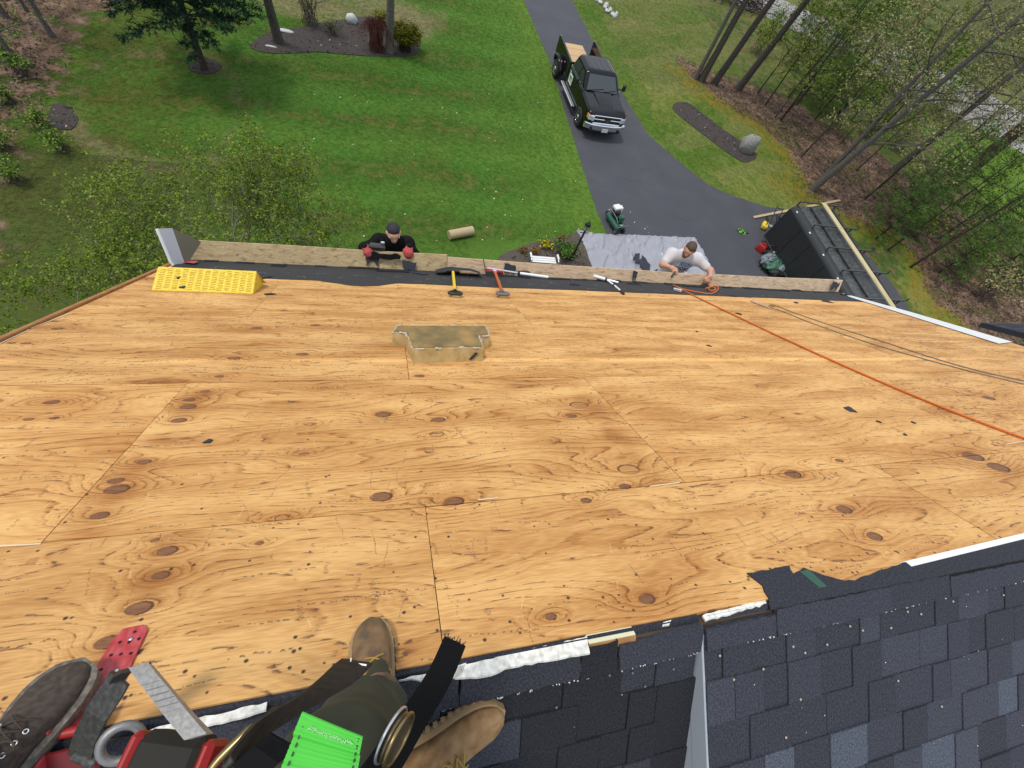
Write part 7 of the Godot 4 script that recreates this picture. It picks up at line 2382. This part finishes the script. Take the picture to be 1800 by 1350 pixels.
	for q in [[0.418, 0.252], [0.396, 0.226], [0.437, 0.228], [0.392, 0.192], [0.414, 0.190], [0.436, 0.188], [0.388, 0.155], [0.388, 0.115], [0.392, 0.075], [0.418, 0.222]]:
		mb = MB.new()
		mb.lathe([Vector2(0, 0.0082), Vector2(0.0042, 0.0082), Vector2(0.0042, 0.0088), Vector2(0.0, 0.0088)], 10, front * Transform3D(Basis.IDENTITY, Vector3(q[0], 0, -q[1])))
		obj("bolt_hole", mb, M.hole, t)
	for q in [[0.419, 0.229], [0.425, 0.145]]:
		mb = MB.new()
		mb.lathe([Vector2(0, 0.007), Vector2(0.0055, 0.008), Vector2(0.0045, 0.012), Vector2(0.0, 0.0125)], 8, front * Transform3D(Basis.IDENTITY, Vector3(q[0], 0, -q[1])))
		obj("screw", mb, M.galv, t)
	var qa := back(BACK_A)
	mb = MB.new()
	mb.prism([Vector2(0.372, 0.0), Vector2(0.455, 0.0), Vector2(0.455, 0.26), Vector2(0.372, 0.26)], 0.02, 0.026, qa)
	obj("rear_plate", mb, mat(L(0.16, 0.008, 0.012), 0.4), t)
	mb = MB.new()
	for s in [0.370, 0.457]:
		mb.bar(front * Vector3(s, 0.022, -0.045), front * Vector3(s, 0.026, 0.0), 0.006, 0.03, front.basis.y, 0.001)
		mb.bar(qa * Vector3(s, 0.036, 0.0), qa * Vector3(s, 0.036, 0.22), 0.006, 0.032, qa.basis.y, 0.001)
	obj("flange", mb, M.red_paint, t)
	mb = MB.new()
	mb.tube([front * Vector3(0.384, 0.012, -0.012), front * Vector3(0.444, 0.012, -0.012)], 0.011, 10)
	obj("hinge_pin", mb, M.red, t)
	mb = MB.new()
	mb.strap([Vector3(0.4612, 10.07, 0.0256), Vector3(0.4856, 10.12, -0.0125), Vector3(0.5183, 10.17, -0.0512), Vector3(0.543, 10.19, -0.0847), Vector3(0.5572, 10.2, -0.1076)], [Vector3(0.4835, 10.07, 0.0373) - Vector3(0.4612, 10.07, 0.0256), Vector3(0.5054, 10.12, -0.0004) - Vector3(0.4856, 10.12, -0.0125), Vector3(0.5377, 10.17, -0.0383) - Vector3(0.5183, 10.17, -0.0512), Vector3(0.5624, 10.19, -0.0717) - Vector3(0.543, 10.19, -0.0847), Vector3(0.5746, 10.2, -0.0928) - Vector3(0.5572, 10.2, -0.1076)], 0.008)
	obj("lifting_arm", mb, M.steel_dark, t)
	mb = MB.new()
	mb.tube([Vector3(0.4536, 10.08, 0.0159), Vector3(0.4891, 10.07, 0.0402)], 0.012, 10)
	obj("pivot_bolt", mb, M.steel_dark, t)
	# retractable lifeline hung on the anchor
	t = thing("retractable_lifeline", "black and red retractable lifeline block with taped grey shock strap", "fall arrester")
	mb = MB.new()
	var p := [Vector3(0.5626, 10.22, -0.105), Vector3(0.6072, 10.31, -0.1162), Vector3(0.6446, 10.37, -0.1217), Vector3(0.6766, 10.41, -0.1221), Vector3(0.6981, 10.43, -0.1057), Vector3(0.7378, 10.46, -0.0743), Vector3(0.7732, 10.49, -0.0482), Vector3(0.8083, 10.51, -0.0195)]
	var wv := (Vector3(0.6982, 10.42, -0.1029) - Vector3(0.6725, 10.41, -0.1)) * 0.62
	var ws := []
	for k in p.size(): ws.append(wv)
	mb.strap(p.slice(0, 4), ws.slice(0, 4), 0.006)
	obj("strap_loop", mb, M.black, t)
	mb = MB.new()
	mb.strap([Vector3(0.6758, 10.41, -0.1224)] + p.slice(4), ws.slice(3), 0.014)
	obj("taped_strap", mb, M.tape_silver, t)
	mb = MB.new()
	for k in 6:
		var c: Vector3 = (p[4] as Vector3).lerp(p[6], 0.15 + k * 0.14)
		var up := Vector3(0, 1, 0)
		mb.bar(c - wv * 0.9 + up * 0.0073, c + wv * 0.9 + up * 0.0073, 0.0012, 0.0008)
	obj("tape_crease", mb, M.grey_plastic, t)
	var hc := Vector3(0.749, 10.44, 0.0341)
	var hx := (Vector3(0.829, 10.51, 0.0293) - Vector3(0.6952, 10.48, -0.0053)).normalized()
	var hz := (Vector3(0.7764, 10.51, 0.0593) - Vector3(0.7527, 10.49, -0.0225)).normalized()
	var hb := Basis(hx, hz.cross(hx).normalized(), hz).orthonormalized()
	mb = MB.new()
	mb.box(hc, Vector3(0.112, 0.07, 0.115), hb, 0.016)
	obj("housing", mb, M.case_black, t)
	for s in [-1.0, 1.0]:
		mb = MB.new()
		mb.box(hc + hb.x * s * 0.056, Vector3(0.020, 0.064, 0.108), hb, 0.010)
		obj("side_band", mb, M.red, t)
	mb = MB.new()
	mb.torus(Vector3(0.6529, 10.37, -0.0161), Vector3(0.25, 0.85, 0.30), 0.026, 0.0075, 1.0, 20, 8)
	obj("swivel_ring", mb, M.steel_dull, t)
	# the photographer's harness: loose strap ends near the lens
	t = thing("safety_harness", "safety harness with neon green webbing and loose black strap ends", "harness")
	mb = MB.new()
	var rings := []
	var tl := Vector3(1.011, 10.92, -0.07)
	var tr := Vector3(1.06, 10.93, -0.0454)
	var bl := Vector3(0.985, 10.93, -0.0094)
	var br := Vector3(1.05, 10.95, 0.0003)
	for i in 61:
		var f := i / 60.0
		var a := tl.lerp(bl, f)
		var b := tr.lerp(br, f)
		var n := (b - a).cross(bl - tl).normalized()
		if n.y < 0: n = -n
		var rib := 0.0016 * absf(sin(f * PI * 22.0)) + (0.004 if f < 0.25 else 0.0)
		var row := PackedVector3Array()
		for j in 13:
			var u := j / 12.0
			row.append(a.lerp(b, u) + n * (rib + 0.004 * sin(u * PI) - 0.004 * f))
		rings.append(row)
	mb.loft(rings, false, false)
	obj("green_webbing", mb, M.web_green, t)
	mb = MB.new()
	for s in 2:
		for i in 11:
			var f := 0.03 + i * 0.088
			var g := f + 0.045
			var u := 0.085 if s == 0 else 0.93
			var n := Vector3(0, 0.0052 if f < 0.25 else 0.002, 0)
			mb.bar(tl.lerp(bl, f).lerp(tr.lerp(br, f), u) + n, tl.lerp(bl, g).lerp(tr.lerp(br, g), u) + n, 0.0013, 0.0010)
	obj("edge_stitching", mb, M.black, t)
	mb = MB.new()
	rng.seed = 4
	for i in 42:  # worn pale lettering, no longer legible
		var u := 0.17 + i * 0.0165
		var c := tl.lerp(tr, u).lerp(bl.lerp(br, u), 0.105 + R(-0.018, 0.018)) + Vector3(0, 0.0092, 0)
		var d := Vector3(R(-1, 1), 0, R(-1, 1)).normalized() * R(0.0006, 0.0014)
		mb.bar(c - d, c + d, 0.0005, 0.0003)
	obj("worn_print", mb, M.web_print, t)
	# black ribbed belt tail with its grommet
	mb = MB.new()
	var cen := smooth([Vector3(1.195, 10.48, -0.08), Vector3(1.16, 10.52, -0.0345), Vector3(1.121, 10.57, -0.0015), Vector3(1.082, 10.65, 0.0251), Vector3(1.05, 10.72, 0.0445), Vector3(1.029, 10.76, 0.0593)], 3)
	var half := []
	for k in cen.size():
		var d: Vector3 = (cen[mini(k + 1, cen.size() - 1)] - cen[maxi(k - 1, 0)]).normalized()
		var look: Vector3 = (cen[k] - Vector3(1.084, 11.409, -0.125)).normalized()
		half.append((d.cross(look).normalized() * 0.93 + look * 0.36).normalized() * 0.0225)
	mb.strap(cen, half, 0.004)
	obj("belt_tail", mb, M.web_black, t)
	mb = MB.new()
	for j in 9:
		var line := []
		for k in cen.size(): line.append(cen[k] + half[k] * (-0.9 + j * 0.225) + (cen[mini(k + 1, cen.size() - 1)] - cen[maxi(k - 1, 0)]).cross(half[k]).normalized() * 0.0022)
		mb.tube(line, 0.0011, 4)
		var line2 := []
		for k in cen.size(): line2.append(cen[k] + half[k] * (-0.9 + j * 0.225) - (cen[mini(k + 1, cen.size() - 1)] - cen[maxi(k - 1, 0)]).cross(half[k]).normalized() * 0.0022)
		mb.tube(line2, 0.0011, 4)
	obj("belt_rib", mb, M.web_black, t)
	mb = MB.new()
	for k in 34:  # frayed cut end
		var e: Vector3 = cen[0] + half[0] * R(-1, 1)
		mb.bar(e, e + (cen[0] - cen[1]).normalized() * R(0.002, 0.009) + Vector3(R(-1, 1), R(-1, 1), R(-1, 1)) * 0.003, 0.0012, 0.0012)
	obj("frayed_end", mb, M.black, t)
	mb = MB.new()
	var gc := Vector3(1.089, 10.86, -0.0249)
	var ga := ((Vector3(1.098, 10.86, -0.0181) - gc).normalized() * 0.94 - (gc - Vector3(1.084, 11.409, -0.125)).normalized() * 0.33).normalized()
	mb.torus(gc, ga, 0.0225, 0.0020, 1.0, 32, 8)
	obj("grommet", mb, M.brass, t)
	mb = MB.new()
	mb.torus(gc - ga * 0.009, ga, 0.0235, 0.0016, 1.0, 32, 8)
	obj("grommet", mb, M.galv, t)
	mb = MB.new()
	mb.lathe([Vector2(0, 0), Vector2(0.0215, 0.0), Vector2(0.0225, -0.009), Vector2(0, -0.009)], 22, Transform3D(Basis(ga.cross(Vector3.UP).normalized(), ga, ga.cross(Vector3.UP).normalized().cross(ga)), gc))
	obj("grommet_plate", mb, mat(L(0.16, 0.12, 0.07), 0.35, 0.7), t)
	# brown leg strap end
	mb = MB.new()
	var lc := smooth([Vector3(1.035, 10.63, -0.0846), Vector3(1.012, 10.67, -0.0692), Vector3(0.9875, 10.71, -0.0593), Vector3(0.9643, 10.75, -0.0525), Vector3(0.9447, 10.77, -0.0441), Vector3(0.9282, 10.79, -0.0251)], 3)
	var lh := []
	for k in lc.size():
		var f := float(k) / (lc.size() - 1)
		var w0 := (Vector3(1.057, 10.64, -0.0792) - Vector3(1.013, 10.63, -0.0914)).normalized()
		var w1 := (Vector3(0.956, 10.78, -0.0313) - Vector3(0.9266, 10.73, -0.0536)).normalized()
		var look: Vector3 = (lc[k] - Vector3(1.084, 11.409, -0.125)).normalized()
		lh.append((w0.lerp(w1, clampf(f * 1.6, 0, 1)).normalized() + look * 2.1 * clampf(f * 2.2, 0, 1)).normalized() * 0.0225)
	mb.strap(lc, lh, 0.003)
	obj("leg_strap_end", mb, M.web_brown, t)
	mb = MB.new()
	var e0: Vector3 = lc[0].lerp(lc[1], 0.4)
	mb.bar(e0 - lh[0] * 0.55 + Vector3(0, 0.0025, 0), e0 + lh[0] * 0.75 + Vector3(0, 0.0025, 0), 0.0022, 0.0016)
	mb.bar(e0 - lh[0] * 0.30 + Vector3(0, 0.003, 0), e0 - lh[0] * 0.25 + Vector3(0, 0.003, -0.006), 0.0015, 0.0012)
	obj("white_stitch", mb, M.thread, t)
	mb = MB.new()
	mb.strap([Vector3(0.9734, 10.79, -0.034), Vector3(0.9586, 10.79, -0.0256), Vector3(0.939, 10.79, -0.0134)], [(Vector3(0.9847, 10.78, -0.0238) - Vector3(0.9734, 10.79, -0.034)), (Vector3(0.9709, 10.79, -0.016) - Vector3(0.9586, 10.79, -0.0256)), (Vector3(0.951, 10.79, -0.0035) - Vector3(0.939, 10.79, -0.0134))], 0.004)
	obj("keeper_strap", mb, M.web_black, t)
	t = thing("carabiner", "worn brass carabiner hanging between lifeline block and green webbing", "carabiner")
	mb = MB.new()
	mb.tube(smooth([Vector3(0.9344, 10.74, -0.0419), Vector3(0.9407, 10.75, -0.0353), Vector3(0.9323, 10.74, -0.0233), Vector3(0.9173, 10.74, -0.0032), Vector3(0.9033, 10.74, 0.0043), Vector3(0.891, 10.74, -0.0022), Vector3(0.898, 10.74, -0.0188), Vector3(0.9188, 10.74, -0.0363), Vector3(0.9296, 10.74, -0.0437), Vector3(0.9344, 10.74, -0.0419)], 4), 0.0048, 8)
	obj("frame", mb, M.brass, t)
	mb = MB.new()
	mb.tube([Vector3(0.9075, 10.73, -0.0148), Vector3(0.9254, 10.74, -0.0349)], 0.006, 8)
	obj("gate", mb, M.steel_dark, t)

func build_people() -> void:
	worker("person in black jacket, black cap and red gloves leaning over eave plank", {"head": V(1.20, 7.035, -4.71), "neck": V(1.195, 6.895, -4.77), "chest": V(1.19, 6.64, -4.80), "pelvis": V(1.20, 6.28, -4.90), "shl": V(1.01, 6.825, -4.77), "shr": V(1.385, 6.825, -4.76), "ell": V(0.81, 6.80, -4.65), "elr": V(1.49, 6.73, -4.65), "wrl": V(0.835, 6.975, -4.50), "wrr": V(1.405, 6.985, -4.54), "feet": V(1.2, 5.46, -4.92)}, {"face": Vector3(0.12, -0.12, 0.98), "up": Vector3(0, 0.98, 0.12), "kind": "cap", "long": true, "hl": Vector3(0.35, -0.25, 0.55), "hr": Vector3(-0.10, -0.35, 0.75)})
	worker("person in white printed T-shirt reaching over plank to the rope", {"head": V(5.80, 7.10, -4.76), "neck": V(5.84, 6.98, -4.84), "chest": V(5.85, 6.70, -4.84), "pelvis": V(5.88, 6.28, -4.92), "shl": V(5.62, 6.90, -4.84), "shr": V(6.08, 6.90, -4.78), "ell": V(5.46, 6.80, -4.70), "elr": V(6.30, 6.86, -4.58), "wrl": V(5.52, 6.90, -4.54), "wrr": V(6.17, 6.93, -4.38), "feet": V(5.88, 5.46, -4.95)}, {"face": Vector3(-0.50, -0.22, 0.80), "up": Vector3(-0.05, 0.96, 0.2), "kind": "hair", "long": false, "hl": Vector3(0.45, -0.15, 0.5), "hr": Vector3(-0.25, -0.75, 0.5), "print": V(5.845, 6.865, -4.660), "print_b": Basis(Vector3(0.985, -0.05, 0.12), Vector3(0.05, 0.96, -0.27), Vector3(-0.12, 0.27, 0.95)).orthonormalized()})
	# what they hold
	var t := thing("nail_gun", "black pneumatic nail gun held by worker in black jacket", "tool")
	var mb := MB.new()
	mb.box(V(0.99, 6.98, -4.50), Vector3(0.20, 0.09, 0.08), Basis(Vector3(0, 1, 0), 0.15) * Basis(Vector3(0, 0, 1), -0.2), 0.02)
	obj("body", mb, M.steel_dark, t)
	mb = MB.new()
	mb.bar(V(0.90, 6.99, -4.49), V(0.83, 6.90, -4.42), 0.04, 0.05, Vector3.UP, 0.012)
	obj("grip", mb, M.black, t)
	mb = MB.new()
	mb.box(V(1.06, 7.04, -4.52), Vector3(0.05, 0.03, 0.03), Basis.IDENTITY, 0.008)
	obj("air_fitting", mb, M.alu, t)
	t = thing("utility_knife", "small dark knife in left hand of worker in white shirt", "tool")
	mb = MB.new()
	mb.bar(V(5.56, 6.90, -4.47), V(5.50, 6.84, -4.40), 0.025, 0.03, Vector3.UP, 0.006)
	obj("handle", mb, M.black, t)
	t = thing("dark_gap_sheet", "ragged black sheet added for the dark gap between hands of worker in black jacket", "dark sheet", "", front)  # added black sheet: stands for jacket and shaded gap between the hands
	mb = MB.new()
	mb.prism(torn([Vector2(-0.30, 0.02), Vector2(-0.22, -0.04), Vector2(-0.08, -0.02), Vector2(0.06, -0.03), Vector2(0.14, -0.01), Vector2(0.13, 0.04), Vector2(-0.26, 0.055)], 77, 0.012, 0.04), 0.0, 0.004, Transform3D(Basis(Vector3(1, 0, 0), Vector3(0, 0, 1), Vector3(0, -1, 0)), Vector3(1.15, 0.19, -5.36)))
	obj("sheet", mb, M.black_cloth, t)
	# staging they stand on, below the eave
	t = thing("staging_plank", "walk plank hung below the eave that carries both workers", "plank", "")
	mb = MB.new()
	mb.box(V(3.6, 5.43, -4.80), Vector3(8.6, 0.05, 0.5), Basis.IDENTITY, 0.006)
	obj("deck", mb, M.pine_board, t)
	for x in [0.0, 3.6, 7.2]:
		mb = MB.new()
		mb.box(V(x, 2.70, -4.80), Vector3(0.09, 5.4, 0.09))
		mb.bar(V(x, 5.38, -5.05), V(x, 5.38, -4.0), 0.05, 0.05)
		obj("pole", mb, M.alu, t)

func _ready() -> void:
	var cam := Camera3D.new()
	cam.name = "camera"
	cam.transform = Transform3D(Basis(Vector3(0.96142043, 0.2345227, 0.14377016), Vector3(0.01790056, 0.46819675, -0.88344291), Vector3(-0.27450014, 0.85193363, 0.44593583)).orthonormalized(), Vector3(1.08415526, 11.40922557, -0.12514858))
	cam.fov = 82.627
	cam.near = 0.02
	cam.far = 900.0
	cam.current = true
	add_child(cam)
	var env := Environment.new()
	var sky := Sky.new()
	var sm := ProceduralSkyMaterial.new()
	sm.sky_top_color = Color(0.80, 0.84, 0.90)
	sm.sky_horizon_color = Color(0.86, 0.88, 0.91)
	sm.sky_curve = 0.3
	sm.ground_bottom_color = Color(0.30, 0.32, 0.24)
	sm.ground_horizon_color = Color(0.55, 0.58, 0.52)
	sm.sun_angle_max = 1.0
	sky.sky_material = sm
	env.background_mode = Environment.BG_SKY
	env.sky = sky
	env.background_energy_multiplier = 0.9
	env.tonemap_mode = Environment.TONE_MAPPER_LINEAR
	env.tonemap_exposure = 1.5
	env.sdfgi_enabled = true
	env.ssao_enabled = true
	env.ssil_enabled = true
	var we := WorldEnvironment.new()
	we.name = "world"
	we.environment = env
	add_child(we)
	var sun := DirectionalLight3D.new()
	sun.name = "sun"
	sun.light_energy = 0.5
	sun.light_angular_distance = 10.0
	sun.light_color = Color(1.0, 0.965, 0.91)
	sun.shadow_enabled = true
	sun.transform = Transform3D(Basis.looking_at(Vector3(0.35, -1.0, 0.10), Vector3.FORWARD), Vector3(0, 40, 0))
	add_child(sun)
	var t0 := Time.get_ticks_msec()
	rng.seed = 20240
	make_materials()
	print("materials ", Time.get_ticks_msec() - t0)
	build_ground()
	print("ground ", Time.get_ticks_msec() - t0)
	rng.seed = 1
	build_roof()
	print("roof ", Time.get_ticks_msec() - t0)
	build_plants()
	print("plants ", Time.get_ticks_msec() - t0)
	rng.seed = 2
	build_truck()
	build_trailer()
	rng.seed = 3
	build_yard_things()
	rng.seed = 4
	roof_things()
	print("things ", Time.get_ticks_msec() - t0)
	build_people()
	rng.seed = 5
	build_foreground()
	print("people ", Time.get_ticks_msec() - t0)
